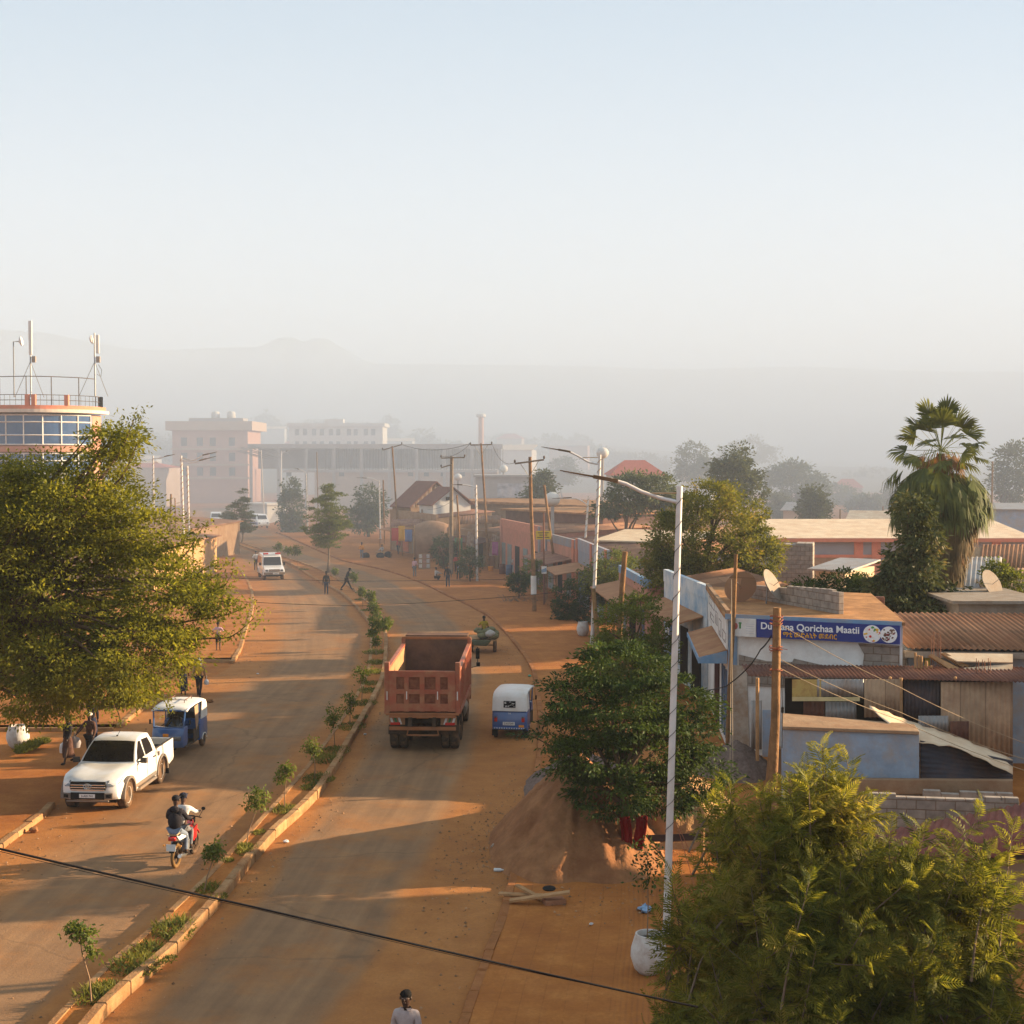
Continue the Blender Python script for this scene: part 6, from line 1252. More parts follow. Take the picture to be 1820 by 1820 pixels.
def person(loc, rz, h, label, shirt=None, legs=None, skin=None, pose='stand', arms=((0,10,8),(0,10,8)), leg=((0,0),(0,0)), lean=0, sleeve='long', skirt=None, head=None, hair=True, pelvis=None, shorts=False, spread=5, shoes=True, group=None, bow=0, face=False):
    s = h/1.80; sk = skin or M_SKIN; t = empty('person', loc, rz, label, 'person', group)
    J = {}; ln = R(lean); ph = .93*s if pelvis is None else pelvis
    up = Vector((0, math.sin(ln), math.cos(ln))); pel = Vector((0,0,ph)); J['pel'] = pel
    J['sp'] = pel+up*.20*s; J['ch'] = pel+up*.40*s; J['nb'] = pel+up*.545*s
    ul = (up+Vector((0, math.sin(R(bow)), 0))).normalized()
    J['nk'] = J['nb']+ul*.045*s; J['hb'] = J['nb']+ul*.115*s+Vector((0,.012*s,0)); J['hm'] = J['nb']+ul*.205*s+Vector((0,.012*s,0)); J['ht'] = J['nb']+ul*.265*s
    E = [('pel','sp'),('sp','ch'),('ch','nb'),('nb','nk'),('nk','hb'),('hb','hm'),('hm','ht')]
    Rd = dict(pel=.125*s, sp=.115*s, ch=.13*s, nb=.075*s, nk=.046*s, hb=.080*s, hm=.096*s, ht=.066*s); S_ = {}
    def d(p, sp_, sgn): p = R(p); q = R(sp_)*sgn; return Vector((math.sin(q)*math.cos(p), math.sin(p), -math.cos(p)*math.cos(q)))
    for i, sg in enumerate((-1, 1)):
        a, b = 'LR'[i], leg[i]; J['hip'+a] = pel+Vector((sg*.085*s,0,-.05*s)); pp, kb = b[0], b[1]; sd = b[2] if len(b) > 2 else spread*.5
        J['kn'+a] = J['hip'+a]+d(pp, sd, sg)*.43*s; J['an'+a] = J['kn'+a]+d(pp-kb, sd*.3, sg)*.42*s; J['to'+a] = J['an'+a]+Vector((sg*.02, .15*s*math.cos(R(pp-kb))+0.0, -.035*s+.10*s*math.sin(R(pp-kb))))
        E += [('pel','hip'+a),('hip'+a,'kn'+a),('kn'+a,'an'+a),('an'+a,'to'+a)]; Rd.update({'hip'+a:.088*s,'kn'+a:.055*s,'an'+a:.037*s,'to'+a:.033*s})
        pp, el, sd = arms[i][:3]; J['sh'+a] = J['ch']+up*.085*s+Vector((sg*.175*s,0,0)); J['el'+a] = J['sh'+a]+d(pp+lean*.3, sd, sg)*.29*s
        f = d(pp+el+lean*.3, arms[i][3] if len(arms[i]) > 3 else sd*.4, sg); J['wr'+a] = J['el'+a]+f*.25*s; J['pa'+a] = J['wr'+a]+f*.07*s; S_[a] = (J['pa'+a].copy(), f.copy(), sg)
        E += [('ch','sh'+a),('sh'+a,'el'+a),('el'+a,'wr'+a),('wr'+a,'pa'+a)]; Rd.update({'sh'+a:.066*s,'el'+a:.043*s,'wr'+a:.028*s,'pa'+a:.036*s})
    me = skin_mesh(J, E, Rd); bm = bmesh.new(); bm.from_mesh(me); bpy.data.meshes.remove(me)
    tmp = MB()
    for a in 'LR':  # five fingers a hand
        p, f, sg = S_[a]; side = f.cross(Vector((0,1,0)) if abs(f.y) < .8 else Vector((0,0,1))).normalized(); nrm = side.cross(f).normalized()
        for k, (o, l) in enumerate(((-.024,.062),(-.008,.074),(.008,.07),(.023,.055))):
            b0 = p+side*o*s; tmp.tube([b0, b0+f*.03*s*1.2+nrm*.004*s, b0+f*l*s+nrm*.022*s], [.0095*s,.0085*s,.006*s], 5)
        tmp.tube([p-f*.03*s-side*.025*s, p-side*.05*s+nrm*.01*s, p+f*.025*s-side*.05*s+nrm*.02*s], [.011*s,.009*s,.007*s], 5)
    hc = J['hm']; fw = Vector((0,1,0))
    tmp.ball(hc+Vector((0,.098*s,-.012*s)),(.014*s,.022*s,.024*s),8,6)
    for sg in (-1,1): tmp.ball(hc+Vector((sg*.094*s,-.005*s,-.01*s)),(.012*s,.022*s,.032*s),8,6)
    tmp.ball(hc+Vector((0,.082*s,-.058*s)),(.028*s,.016*s,.011*s),8,6)
    base = len(bm.verts); vs = [bm.verts.new(v) for v in tmp.v]; bm.verts.ensure_lookup_table()
    for f in tmp.f:
        try: bm.faces.new([vs[i] for i in f]).smooth = True
        except ValueError: pass
    me = bpy.data.meshes.new('body'); bm.to_mesh(me); bm.free(); me.materials.append(sk); o = bpy.data.objects.new('body', me); col.objects.link(o); o.parent = t
    for sg in (-1,1):
        mb = MB(); mb.ball(hc+Vector((sg*.034*s,.086*s,.012*s)),(.011*s,.008*s,.005*s),8,5); e = mb.build('eye', M_EYE, t, smooth=60)
        mb = MB(); mb.ball(hc+Vector((sg*.034*s,.095*s,.012*s)),(.006*s,.004*s,.006*s),6,4); mb.build('pupil', M_HAIR, e)
    if hair:
        mb = MB(); mb.ball(hc+Vector((0,-.026*s,.050*s)),(.098*s,.098*s,.074*s),14,10); ho = mb.build('hair', M_HAIR, t, smooth=60)
        rr_ = random.Random(int(h*1000)); 
        for v in ho.data.vertices: v.co += v.normal*rr_.uniform(-.006,.008)*s
    def sub(keys, k, add, name, m):
        e = [(a, b) for a, b in E if a in keys and b in keys]; j = {n: J[n] for n in J if n in keys}; r = {n: (Rd[n]*k+add*s) for n in j}
        ms = skin_mesh(j, e, r, 1, name); ms.materials.append(m); q = bpy.data.objects.new(name, ms); col.objects.link(q); q.parent = t; return q
    if shirt:
        ks = ['pel','sp','ch','nb','shL','shR','elL','elR']+(['wrL','wrR'] if sleeve == 'long' else []); 
        sub(ks, 1.09, .016, 'jacket' if sleeve == 'long' else 'shirt', shirt)
    if legs and not skirt:
        ks = ['pel','hipL','hipR','knL','knR']+([] if shorts else ['anL','anR']); sub(ks, 1.07, .012, 'shorts' if shorts else 'trousers', legs)
    if skirt:
        mb = MB(); n = 16; a = (J['anL']+J['anR'])/2; kx = (J['knL']+J['knR'])/2
        rings = [(pel+Vector((0,0,.06*s)),.15*s,.13*s),(pel-Vector((0,0,.10*s)),.19*s,.165*s),(kx,.21*s,.20*s),(a+Vector((0,0,.14*s)),.20*s,.24*s)]
        vs = [c+Vector((rx*math.cos(2*math.pi*i/n)*(1+.05*(i%2)),ry*math.sin(2*math.pi*i/n)*(1+.05*(i%2)),0)) for c, rx, ry in rings for i in range(n)]
        mb.add(vs, [(r*n+i, r*n+(i+1)%n, (r+1)*n+(i+1)%n, (r+1)*n+i) for r in range(3) for i in range(n)]); mb.build('skirt', skirt, t, smooth=60)
    if shoes:
        for a in 'LR':
            mb = MB(); mb.ball((J['an'+a]+J['to'+a])/2+Vector((0,0,-.012*s)),(.047*s,.115*s,.045*s),10,6); mb.build('shoe', M_SHOE, t, smooth=60)
    if head:
        kind, m = head; mb = MB()
        if kind == 'scarf': mb.ball(hc+Vector((0,-.022*s,.012*s)),(.112*s,.108*s,.118*s),14,10); mb.tube([J['nb']+Vector((0,-.03*s,.05*s)),J['nb']+Vector((0,-.05*s,-.12*s))],[.10*s,.14*s],10)
        else: mb.ball(hc+Vector((0,-.012*s,.045*s)),(.108*s,.112*s,.082*s),14,8); mb.box(hc+Vector((0,.13*s,.05*s)),(.14*s,.11*s,.012*s))
        mb.build('head_scarf' if kind == 'scarf' else 'cap', m, t, smooth=60)
    t['_'] = 0; del t['_']
    return t, J, S_
def bag(name, label, cat, at, r, m, hh=.3):
    o = empty(name, at, 0, label, cat); mb = MB(); mb.lathe([(0,-hh),(r*.8,-hh*.95),(r,-hh*.55),(r*.75,-hh*.2),(r*.25,-.02),(r*.1,.04)], 12); q = mb.build('sack', m, o, smooth=60)
    for v in q.data.vertices: v.co.x *= 1.0; v.co.y *= .6; v.co += Vector((rnd.uniform(-.012,.012),rnd.uniform(-.012,.012),0))
    mb = MB(); mb.tube([(0,0,.02),(.02,0,.10),(0,0,.14),(-.02,0,.10),(0,0,.02)],.008,5); mb.build('handle', m, o); return o
def W_(t, p): return Matrix.Translation(t.location) @ Matrix.Rotation(t.rotation_euler.z, 4, 'Z') @ p
C_DARK = cloth('charcoal',(.022,.020,.024)); C_NAVY = cloth('navy',(.025,.03,.055)); C_TAN = cloth('tan',(.30,.185,.095)); C_YEL = cloth('mustard',(.50,.30,.03)); C_WHITE = cloth('white',(.62,.58,.54)); C_PINK = cloth('pink',(.55,.33,.36)); C_BLUE = cloth('faded_blue',(.12,.17,.26)); C_RED = cloth('red',(.42,.05,.04)); C_ORANGE = cloth('orange',(.62,.24,.03)); C_GREY = cloth('grey',(.17,.165,.17)); C_BROWN = cloth('brown_print',(.085,.045,.035),.5); C_JEAN = cloth('jeans',(.16,.19,.24)); C_LIGHT = cloth('light_grey',(.40,.38,.37)); C_MAR = cloth('maroon_print',(.12,.035,.035),.5)
M_BAGW = mat('white_plastic_bag',(.66,.64,.62),.5,.1,6); M_BAGG = mat('grey_carrier_bag',(.30,.27,.27),.6,.15,6)
# left sidewalk
t, J, S_ = person(G(354,1238), R(-4), 1.66, 'man in a tan jacket with a mustard back panel walking away in a white cap', C_TAN, C_DARK, leg=((16,4),(-12,16)), arms=((-14,12,12),(12,14,14)), head=('cap', C_WHITE))
mb = MB(); mb.ball(J['ch']+Vector((0,-.085,-.10)),(.135,.075,.22),12,8); mb.build('back_panel', C_YEL, t, smooth=60)
mb = MB(); mb.tube([J['nb']+Vector((-.1,.03,.03)),J['nb']+Vector((0,-.07,.04)),J['nb']+Vector((.1,.03,.03))],.045,8); mb.build('scarf', C_WHITE, t, smooth=60)
bag('carrier_bag','small pale bag in the right hand of the man with the mustard back panel','bag',W_(t,J['paR'])+Vector((.02,0,-.05)),.11,M_BAGW,.26)
person(G(326,1234), R(6), 1.62, 'woman in a dark patterned dress walking half hidden by the big tree', C_MAR, None, leg=((10,4),(-8,10)), arms=((-10,20,10),(8,30,10)), skirt=C_NAVY, head=('scarf', C_MAR))
person(G(388,1156,.14), R(3), 1.5, 'boy in a pink checked shirt and dark knee shorts standing with hands on his hips', C_PINK, C_DARK, arms=((-25,95,42,-35),(-25,95,42,-35)), sleeve='short', shorts=True, leg=((3,0),(-2,2)))
t, J, S_ = person(G(121,1357), R(150), 1.62, 'woman in a black wrap and long dark skirt striding along the left sidewalk', C_DARK, None, leg=((22,6),(-20,14)), arms=((20,20,12),(-18,22,16)), skirt=C_BROWN, head=('scarf', C_DARK), skin=M_SKIND)
bag('carrier_bag','white plastic bag carried by the woman in black','bag',W_(t,J['paR'])+Vector((0,0,-.05)),.16,M_BAGW,.40)
t, J, S_ = person(G(160,1352), R(168), 1.66, 'person in a brown shirt and white cap stepping past the parked pickup', C_BROWN, C_DARK, leg=((12,4),(-10,10)), arms=((10,30,14),(18,40,30)), head=('cap', C_WHITE), skin=M_SKIND)
bag('carrier_bag','large grey carrier bag held out by the person in the white cap','bag',W_(t,J['paR'])+Vector((-.05,0,-.03)),.22,M_BAGG,.42)
t, J, S_ = person(G(164,1318), R(20), 1.6, 'person carrying a pink bundle on the head beyond the parked pickup', C_DARK, None, skirt=C_NAVY, arms=((150,20,18),(0,10,8)), leg=((10,4),(-8,8)), head=('scarf', C_DARK), skin=M_SKIND)
o = empty('bundle', W_(t,J['ht'])+Vector((0,0,.12)), 0, 'pink cloth bundle carried on a head under the big tree', 'bundle'); mb = MB(); mb.ball((0,0,.03),(.30,.24,.18),14,9); q = mb.build('wrap', mat('pink_print',(.34,.10,.11),.9,.45,9,.5), o, smooth=60); mb = MB(); mb.ball((.02,-.02,.21),(.07,.06,.07),8,6); mb.build('knot', mat('pink_print',(0,0,0)), o, smooth=60)
# motorcycle riders
bl, br = BIKE; RB_ = Matrix.Rotation(br,3,'Z')
t, J, S_ = person(bl+RB_@Vector((0,.42,0)), br, 1.72, 'rider in a pale shirt with a dark cap steering the motorcycle', C_WHITE, C_GREY, pelvis=.95, lean=10, leg=((70,95,16),(70,95,16)), arms=((48,28,26,4),(48,28,26,4)), head=('cap', C_NAVY))
t, J, S_ = person(bl+RB_@Vector((-.02,.02,0)), br, 1.74, 'passenger in a black hooded jacket riding behind on the motorcycle', C_DARK, C_JEAN, pelvis=.98, lean=4, leg=((64,84,20),(64,84,20)), arms=((26,52,20,2),(26,52,20,2)), head=('cap', C_DARK))
mb = MB(); mb.ball(J['nb']+Vector((0,-.10,-.02)),(.13,.08,.09),10,7); mb.ball(J['sp']+Vector((0,-.02,.02)),(.19,.17,.24),12,8); mb.build('hood', C_DARK, t, smooth=60)
# cart driver, drivers
t, J, S_ = person(CART[0]+Vector((.05,-.1,0)), R(5), 1.6, 'cart driver in a yellow and green shirt sitting on the sacks', cloth('yellow_green_print',(.32,.23,.03),.55), C_DARK, pelvis=1.16, leg=((80,60),(80,60)), arms=((30,60,30),(10,60,14)), skin=M_SKIND, sleeve='short')
_th = R(-5); _c = Vector((-11.04,49.9,0))-Matrix.Rotation(_th,3,'Z')@Vector((.56,.95,0))
person(_c+Matrix.Rotation(_th,3,'Z')@Vector((0,-.2,0)), _th+math.pi, 1.66, 'driver in dark clothes at the handlebar of the blue three wheeler facing the camera', C_DARK, C_NAVY, pelvis=.74, leg=((78,80),(78,80)), arms=((50,25,18,2),(50,25,18,2)), skin=M_SKIND)
# street people in the middle distance
person(G(455,1013), R(200), 1.75, 'man in a white shirt riding on the back step of the ambulance', C_WHITE, C_DARK, arms=((40,30,40),(40,30,40)), skin=M_SKIND)
person(G(580,1056), R(170), 1.72, 'man in dark clothes standing at the median kerb below the tall tiered tree', C_DARK, C_NAVY, arms=((4,8,14),(-4,10,14)), skin=M_SKIND)
person(G(616,1050,.17), R(-78), 1.78, 'man in a dark jacket striding to the right across the median', C_DARK, C_DARK, leg=((30,4),(-26,14)), arms=((20,22,8),(-22,20,8)), lean=16, bow=20, skin=M_SKIND)
person(G(643,994), R(175), 1.7, 'person in a bright orange shirt standing on the dirt near the far kerb', C_ORANGE, C_JEAN, arms=((5,70,14),(5,70,14)))
person(G(679,988), R(150), 1.6, 'seller in a pale shirt sitting by a low table near the far lamp post', C_LIGHT, C_DARK, pelvis=.42, leg=((85,85),(85,85)), arms=((30,40,14),(30,40,14)))
person(G(708,984), R(160), 1.62, 'person in a red top walking in front of the brown roofed stalls', C_RED, C_NAVY, leg=((12,4),(-10,8)))
person(G(737,1025,.1), R(-20), 1.64, 'person in a pale pink shirt standing beside the poster board', C_PINK, C_GREY, arms=((0,12,10),(10,60,10)), head=None)
person(G(775,1031,.1), R(-60), 1.6, 'person squatting with a white cloth in the lap on the right sidewalk', C_LIGHT, C_DARK, pelvis=.30, leg=((105,135),(105,135)), arms=((45,20,10),(60,10,10)), skin=M_SKIND)
person(G(796,1043,.1), R(178), 1.74, 'man in a black jacket and jeans standing on the right sidewalk facing the road', C_DARK, C_NAVY, arms=((4,10,16),(-2,12,16)), skin=M_SKIND)
person(G(811,1018,.1), R(190), 1.66, 'person in a red and white top standing behind the thick grey pole', C_RED, C_DARK, arms=((10,70,14),(10,70,14)))
person(G(815,1030,.1), R(200), 1.62, 'person in a pale blue shirt bending over beside the thick grey pole', cloth('pale_blue',(.33,.36,.42)), C_DARK, lean=55, arms=((20,10,8),(20,10,8)), leg=((5,6),(-4,6)))
person(G(914,1022), R(170), 1.68, 'woman in a long pale grey dress standing before the salmon shop', C_LIGHT, None, skirt=C_LIGHT, arms=((15,90,10),(15,80,10)))
# man entering at the bottom edge
t, J, S_ = person(Vector(P(722,1790,22.35)[:2]+(0,)), R(172), 1.74, 'man with short curly hair and a pale checked shirt walking in at the bottom edge', cloth('pale_check',(.36,.30,.29),.3), C_GREY, arms=((8,14,10),(-10,16,10)), leg=((10,4),(-8,8)), bow=10, skin=M_SKIND)
mb = MB()
for sg in (-1,1): mb.slab([(J['nb'].x+sg*.015,J['nb'].y+.07,J['nb'].z+.02),(J['nb'].x+sg*.09,J['nb'].y+.04,J['nb'].z+.035),(J['nb'].x+sg*.09,J['nb'].y+.07,J['nb'].z-.05)],.012)
mb.build('collar', cloth('pale_check',(0,0,0)), t)
# ------------------------------------------------------------------ poles, lamps, wires
def pole(label, top, base, D, r0, r1, m=None, arms=(), group='wooden utility poles', ins=True, name='utility_pole', buried=.0):
    b = P(base[0], base[1], D); b.z = min(b.z, 0) if b.z < .4 else b.z; b.z = 0 if b.z > 0 or b.z < 0 else b.z; tp = P(top[0], top[1], D); root = empty(name, (b.x, D, 0), 0, label, 'pole', group); o = Vector((b.x, D, 0))
    # lean continues to the ground
    mb = MB(); d = tp-o; r0 *= .74; r1 *= .74; mb.tube([(0,0,-.1), d*.33+Vector((rnd.uniform(-.02,.02),0,0)), d*.66+Vector((rnd.uniform(-.03,.03),0,0)), d], [r0, r0*.67+r1*.33, r0*.33+r1*.67, r1], 10); mb.build('shaft', m or M_WOOD, root, smooth=50)
    for (xa, ya), (xb, yb), br in arms:
        a = P(xa, ya, D-.18)-o; c = P(xb, yb, D-.18)-o; mb = MB(); mb.tube([a, c], .055, 4); ar = mb.build('cross_arm', M_WOODG, root)
        if br:
            mid = (a+c)/2; mb = MB(); mb.tube([a.lerp(mid,.35), mid-Vector((0,0,1.0))], .02, 4); mb.tube([c.lerp(mid,.35), mid-Vector((0,0,1.0))], .02, 4); mb.build('arm_brace', M_METAL, root)
        if ins:
            for q in (a, c):
                mb = MB(); mb.lathe([(.03,0),(.05,.03),(.07,.12),(.05,.2),(.0,.24)], 8, q+Vector((0,0,.04))); mb.build('insulator', M_PLAST, ar)
    return root
pole('tall wooden power pole with a braced cross arm and a white band near its foot', (942,812), (950,1091), 92.5, .20, .15, arms=[((915,824),(967,817),True)])
pole('wooden power pole with a wide level cross arm before the unfinished building', (855,788), (869,1013), 128, .17, .12, arms=[((836,791),(874,790),True)])
pole('slender wooden pole leaning left with a tilted cross arm by the brown roofed house', (697,793), (709,980), 153, .16, .11, arms=[((680,800),(714,790),False)])
pole('thick grey pole carrying two thin cross bars', (803,811), (802,1020), 122, .26, .20, M_WOODG, arms=[((784,814),(826,813),False),((784,831),(803,826),False)])
pole('short dark wooden pole in front of the rusty stalls', (812,880), (820,1030), 118, .13, .10, ins=False)
pole('bare wooden pole leaning left before the grey blue shop', (967,862), (992,1050), 107, .17, .13, ins=False)
pole('thin rusty pole carrying a small blue and white sign', (966,912), (967,1075), 97.8, .085, .075, mat('rusty_pole',(.20,.085,.05),.8), ins=False)
pole('wooden pole standing close beside the third lamp post', (1042,930), (1037,1040), 112, .16, .13, ins=False)
pole('dark wooden pole beside the fifth lamp post', (681,853), (684,967), 165, .13, .11, ins=False)
pole('dim wooden pole amid the brown roofed stalls', (750,905), (752,985), 148, .11, .09, ins=False)
pole('thin wooden pole far behind the road lamps', (563,803), (566,930), 210, .14, .11, ins=False)
pole('thick orange brown post leaning right among the bushes', (1111,980), (1097,1192), 67.7, .20, .17, ins=False)
pole('crooked short post at the foot of the second lamp post', (1055,1046), (1063,1152), 75.5, .20, .15, mat('yellow_brown_wood',(.34,.20,.075),.9,.35,3,.8,dirt=(.13,.08,.04),dirt_amt=.4), ins=False)
pole('plain wooden pole in front of the corner shop', (1308,985), (1292,1330), 48.2, .10, .085, ins=False)
big = pole('stout foreground pole bound with wire, half hidden by the fern leaved tree', (1381,1080), (1366,1672), 30, .16, .115, ins=False)
ob = big.location
mb = MB(); mb.tube([P(1378,1262,30.2)-ob, P(1352,1560,30.6)-ob, P(1346,1672,30.6)-ob],[.075,.085,.09],8); mb.build('strut', M_WOOD, big, smooth=50)
M_WIRE = mat('black_cable',(.012,.011,.012),.6,.1); M_WIREB = mat('pale_wire',(.40,.29,.18),.6,.1); M_ROPE = mat('rusty_guy_wire',(.28,.09,.05),.7,.1)
mb = MB()
for k, (x0, y0) in enumerate(((1380,1095),(1380,1102),(1379,1109),(1379,1150),(1379,1154),(1379,1190))):
    c = P(x0, y0, 30)-ob; mb.tube([c+Vector((.135*math.cos(a),.135*math.sin(a),.02*math.sin(a*2+k))) for a in np.linspace(0,2*math.pi,13)],.012,5,cap=False)
for k in range(5): c = P(1381,1153,29.84)-ob; a = k*1.3; mb.tube([c, c+Vector((.13*math.cos(a),-.02,.05*math.sin(a))), c+Vector((.22*math.cos(a),-.03,.09*math.sin(a)-.02))],.006,4)
mb.build('wire_binding', M_ROPE, big)
mb = MB(); mb.lathe([(.02,-.06),(.035,-.04),(.03,.02),(.035,.05),(.0,.08)],8,P(1391,1262,29.8)-ob); mb.tube([P(1389,1205,29.8)-ob,P(1391,1262,29.8)-ob,P(1390,1330,29.8)-ob],.008,5); mb.build('stay_insulator', M_BLACK, big)
pole('broken forked wooden pole left of the far left lamps', (304,878), (299,1010), 128, .15, .11, ins=False)
pole('thin dark pole right beside the broken forked pole', (311,885), (314,1010), 128, .09, .07, ins=False)
# painted band and little sign
bb = MB(); c = P(948.5,1040,92.5); bb.tube([c-Vector((0,0,.62)),c+Vector((-.01,0,.62))],.195,10); q = bb.build('painted_band', M_WHITEP, [o for o in bpy.data.objects if o.get('label','').startswith('tall wooden power pole with a braced')][0]); q.location = -q.parent.location
s_ = empty('pole_sign', P(967,1013,97.6), R(-12), 'small blue and white sign fixed to the thin rusty pole', 'sign'); mb = MB(); mb.box((0,0,0),(.36,.03,.52)); mb.build('board', M_WHITEP, s_); mb = MB(); mb.hexa([Vector(v) for v in ((-.17,-.025,-.2),(.17,-.025,-.12),(.17,-.017,-.12),(-.17,-.017,-.2))],[Vector(v) for v in ((-.17,-.025,.02),(.17,-.025,.16),(.17,-.017,.16),(-.17,-.017,.02))]); mb.build('blue_field', M_BLUEP, s_)
M_LPOST = mat('white_lamp_post',(.66,.63,.60),.5,.06,3,dirt=(.40,.25,.14),dirt_amt=.22,dscale=1.5); M_LAMPH = mat('dark_lamp_head',(.10,.07,.045),.6,.2,4,dirt=(.25,.15,.08),dirt_amt=.4); M_RIB = mat('wound_ribbon',(.42,.30,.18),.7,.15,4); M_LENS = mat('lamp_lens',(.7,.7,.7),.2,.03)
def lamp(label, top, base, D, armpts, head, r=.085, brace=None, rib=None, dz=0, stripe=M_RIB):
    b = P(base[0], base[1], D); o = Vector((b.x, D, 0)); tp = P(top[0], top[1], D)-o; root = empty('street_lamp', o, 0, label, 'street lamp', 'white street lamps along the road')
    mb = MB(); mb.tube([(0,0,-.1),(0,0,.02),tp*.5,tp],[r*1.35,r*1.3,r*1.1,r],12); mb.build('post', M_LPOST, root, smooth=50)
    mb = MB(); mb.lathe([(r*2.4,0),(r*2.4,.04),(r*1.5,.06),(r*1.4,.3)],10); mb.build('base', M_LPOST, root)
    n = 60; tl = tp.length; turns = int(tl/.62); pts = []
    for i in range(turns*10): t = i/(turns*10); a = i*2*math.pi/10; q = tp*(.22+.76*t); rr_ = r*(1.3-.3*(.22+.76*t))+.012; pts.append(q+Vector((rr_*math.cos(a),rr_*math.sin(a),0)))
    if rib: mb = MB(); mb.tube(pts, rib, 4, cap=False); mb.build('wound_ribbon', stripe, root)
    A = [P(x, y, D+dz*k)-o for k, (x, y) in enumerate(armpts)]
    mb = MB(); mb.tube(spline(A, .25), r*.62, 8); mb.build('arm', M_LPOST, root, smooth=50)
    if brace: mb = MB(); mb.tube([P(*brace[0], D)-o, P(*brace[1], D)-o], r*.3, 6); mb.build('brace', M_RIB, root)
    h0, h1 = P(*head[0], D)-o, P(*head[1], D)-o; dv = (h1-h0); u = dv.normalized(); sd = u.cross(Vector((0,1,0))).normalized(); yv = Vector((0,1,0))
    mb = MB(); w0, w1 = r*1.5, r*1.15; th = r*.62
    mb.hexa([h0-yv*w0-sd*th, h0+yv*w0-sd*th, h0+yv*w0+sd*th, h0-yv*w0+sd*th],[h0+dv*.42-yv*w0*1.5-sd*th, h0+dv*.42+yv*w0*1.5-sd*th, h0+dv*.42+yv*w0*1.5+sd*th, h0+dv*.42-yv*w0*1.5+sd*th])
    mb.hexa([h0+dv*.42-yv*w0*1.6-sd*th*.55, h0+dv*.42+yv*w0*1.6-sd*th*.55, h0+dv*.42+yv*w0*1.6+sd*th*.55, h0+dv*.42-yv*w0*1.6+sd*th*.55],[h1-yv*w1-sd*th*.25, h1+yv*w1-sd*th*.25, h1+yv*w1+sd*th*.25, h1-yv*w1+sd*th*.25]); hd = mb.build('lamp_head', M_LAMPH, root, bevel=.008)
    zz = Vector((0,0,-1)); mb = MB(); c0 = h0+dv*.50; c1 = h0+dv*.92; mb.slab([c0-yv*w0*.9+zz*th*1.0, c0+yv*w0*.9+zz*th*1.0, c1+yv*w1*.7+zz*th*.7, c1-yv*w1*.7+zz*th*.7], .015); mb.build('lens', M_LENS, hd)
    return root
lamp('nearest white street lamp, its post wound with thin wire in front of the corner shop', (1208,864), (1184,1690), 29.6, [(1207,893),(1172,885),(1140,874),(1112,860),(1085,852)], ((1098,855),(995,836)), .064, ((1146,877),(1207,876)), .006, stripe=M_WIRE)
lamp('second white street lamp wound with a spiral ribbon beside the short crooked post', (1066,808), (1052,1151), 76, [(1063,825),(1047,822),(1030,812),(1008,801)], ((1014,803),(962,794)), .082, ((1036,813),(1064,813)), .02)
lamp('third white street lamp whose level head stands over the leaning bare pole', (1046,882), (1034,1046), 110, [(1045,898),(1030,888),(1012,884)], ((1016,884.5),(981,886)), .078, None, .026)
lamp('fourth street lamp with a dark lower post beside the dusty shrub', (846,862), (848,1036), 115, [(846,866),(832,863),(818,861)], ((822,861.5),(799,861)), .078, None, .028)
lamp('fifth street lamp, slender and pale by the bushy dusty tree', (674,854), (676,958), 176, [(674,856),(662,851),(648,849)], ((652,849.5),(633,849)), .078, None, .028)
lamp('left lamp post, taller of the pair, with its arm reaching right', (322,810), (329,1030), 118, [(322,818),(340,819),(352,814),(364,807)], ((360,809),(386,803)), .078, ((322,813),(338,818)), .03)
lamp('left lamp post, shorter of the pair, close to the taller one', (333,828), (338,1025), 121, [(333,822),(345,822),(358,817)], ((354,818.5),(384,811)), .078, None, .03)
lamp('lone left lamp post seen above the big tree', (272,810), (274,1000), 137, [(272,815),(285,814),(296,810)], ((292,811.5),(312,807)), .078, None, .03)
lamp('far lamp post in front of the unfinished building, its arm to the left', (464,800), (470,930), 215, [(464,803),(458,800),(452,797)], ((454,798),(446,795)), .078, None, .03)
lamp('far lamp post beside the white sail awning', (500,802), (499,930), 230, [(500,806),(505,803),(510,801)], ((508,802),(516,800)), .10, None, None)
lamp('small far lamp post just right of the narrow conifer', (544,842), (547,945), 192, [(544,840),(535,835),(530,833)], ((532,834),(523,832)), .078, None, .03)
def wire(label, pts, r, m=None, sag=0.0, name='overhead_wire', group=None):
    out = []
    for i in range(len(pts)-1):
        a, b = Vector(pts[i]), Vector(pts[i+1]); n = 14
        for k in range(n): t = k/n; p = a.lerp(b, t); p.z -= 4*sag*t*(1-t); out.append(p)
    out.append(Vector(pts[-1])); mb = MB(); mb.tube(out, r, 6); return tag(mb.build(name, m or M_WIRE, smooth=60), label, 'wire', group)
wire('thick black cable crossing the whole foreground', [P(-260,1446,13.5), P(460,1614,14.2), P(1240,1790,15)], .0115, sag=.012)
wire('thin cable running alongside the thick foreground cable', [P(-260,1447,13.5), P(460,1617,14.2), P(1240,1788,15)], .003, sag=.03)
wire('upper dark wire crossing the road level with the standing man', [P(300,1024,92), P(640,1033,94), P(990,1028,104)], .016, sag=.02)
wire('lower dark wire sagging across the road toward the leaning post', [P(300,1061,80), P(640,1077,80), P(1000,1052,86)], .016, sag=.08)
wire('wire from the cross barred grey pole to the wide level cross arm', [P(784,811,122), P(836,788,128)], .02, sag=.4)
wire('wire from the wide level cross arm to the braced cross arm', [P(874,788,128), P(915,822,92.5)], .016, sag=.7)
wire('wire from the wide cross arm to the leaning cross arm', [P(836,788,128), P(714,790,153)], .02, sag=.6)
wire('wire leaving the short dark pole toward the braced pole', [P(812,884,118), P(760,905,140)], .014, sag=.3)
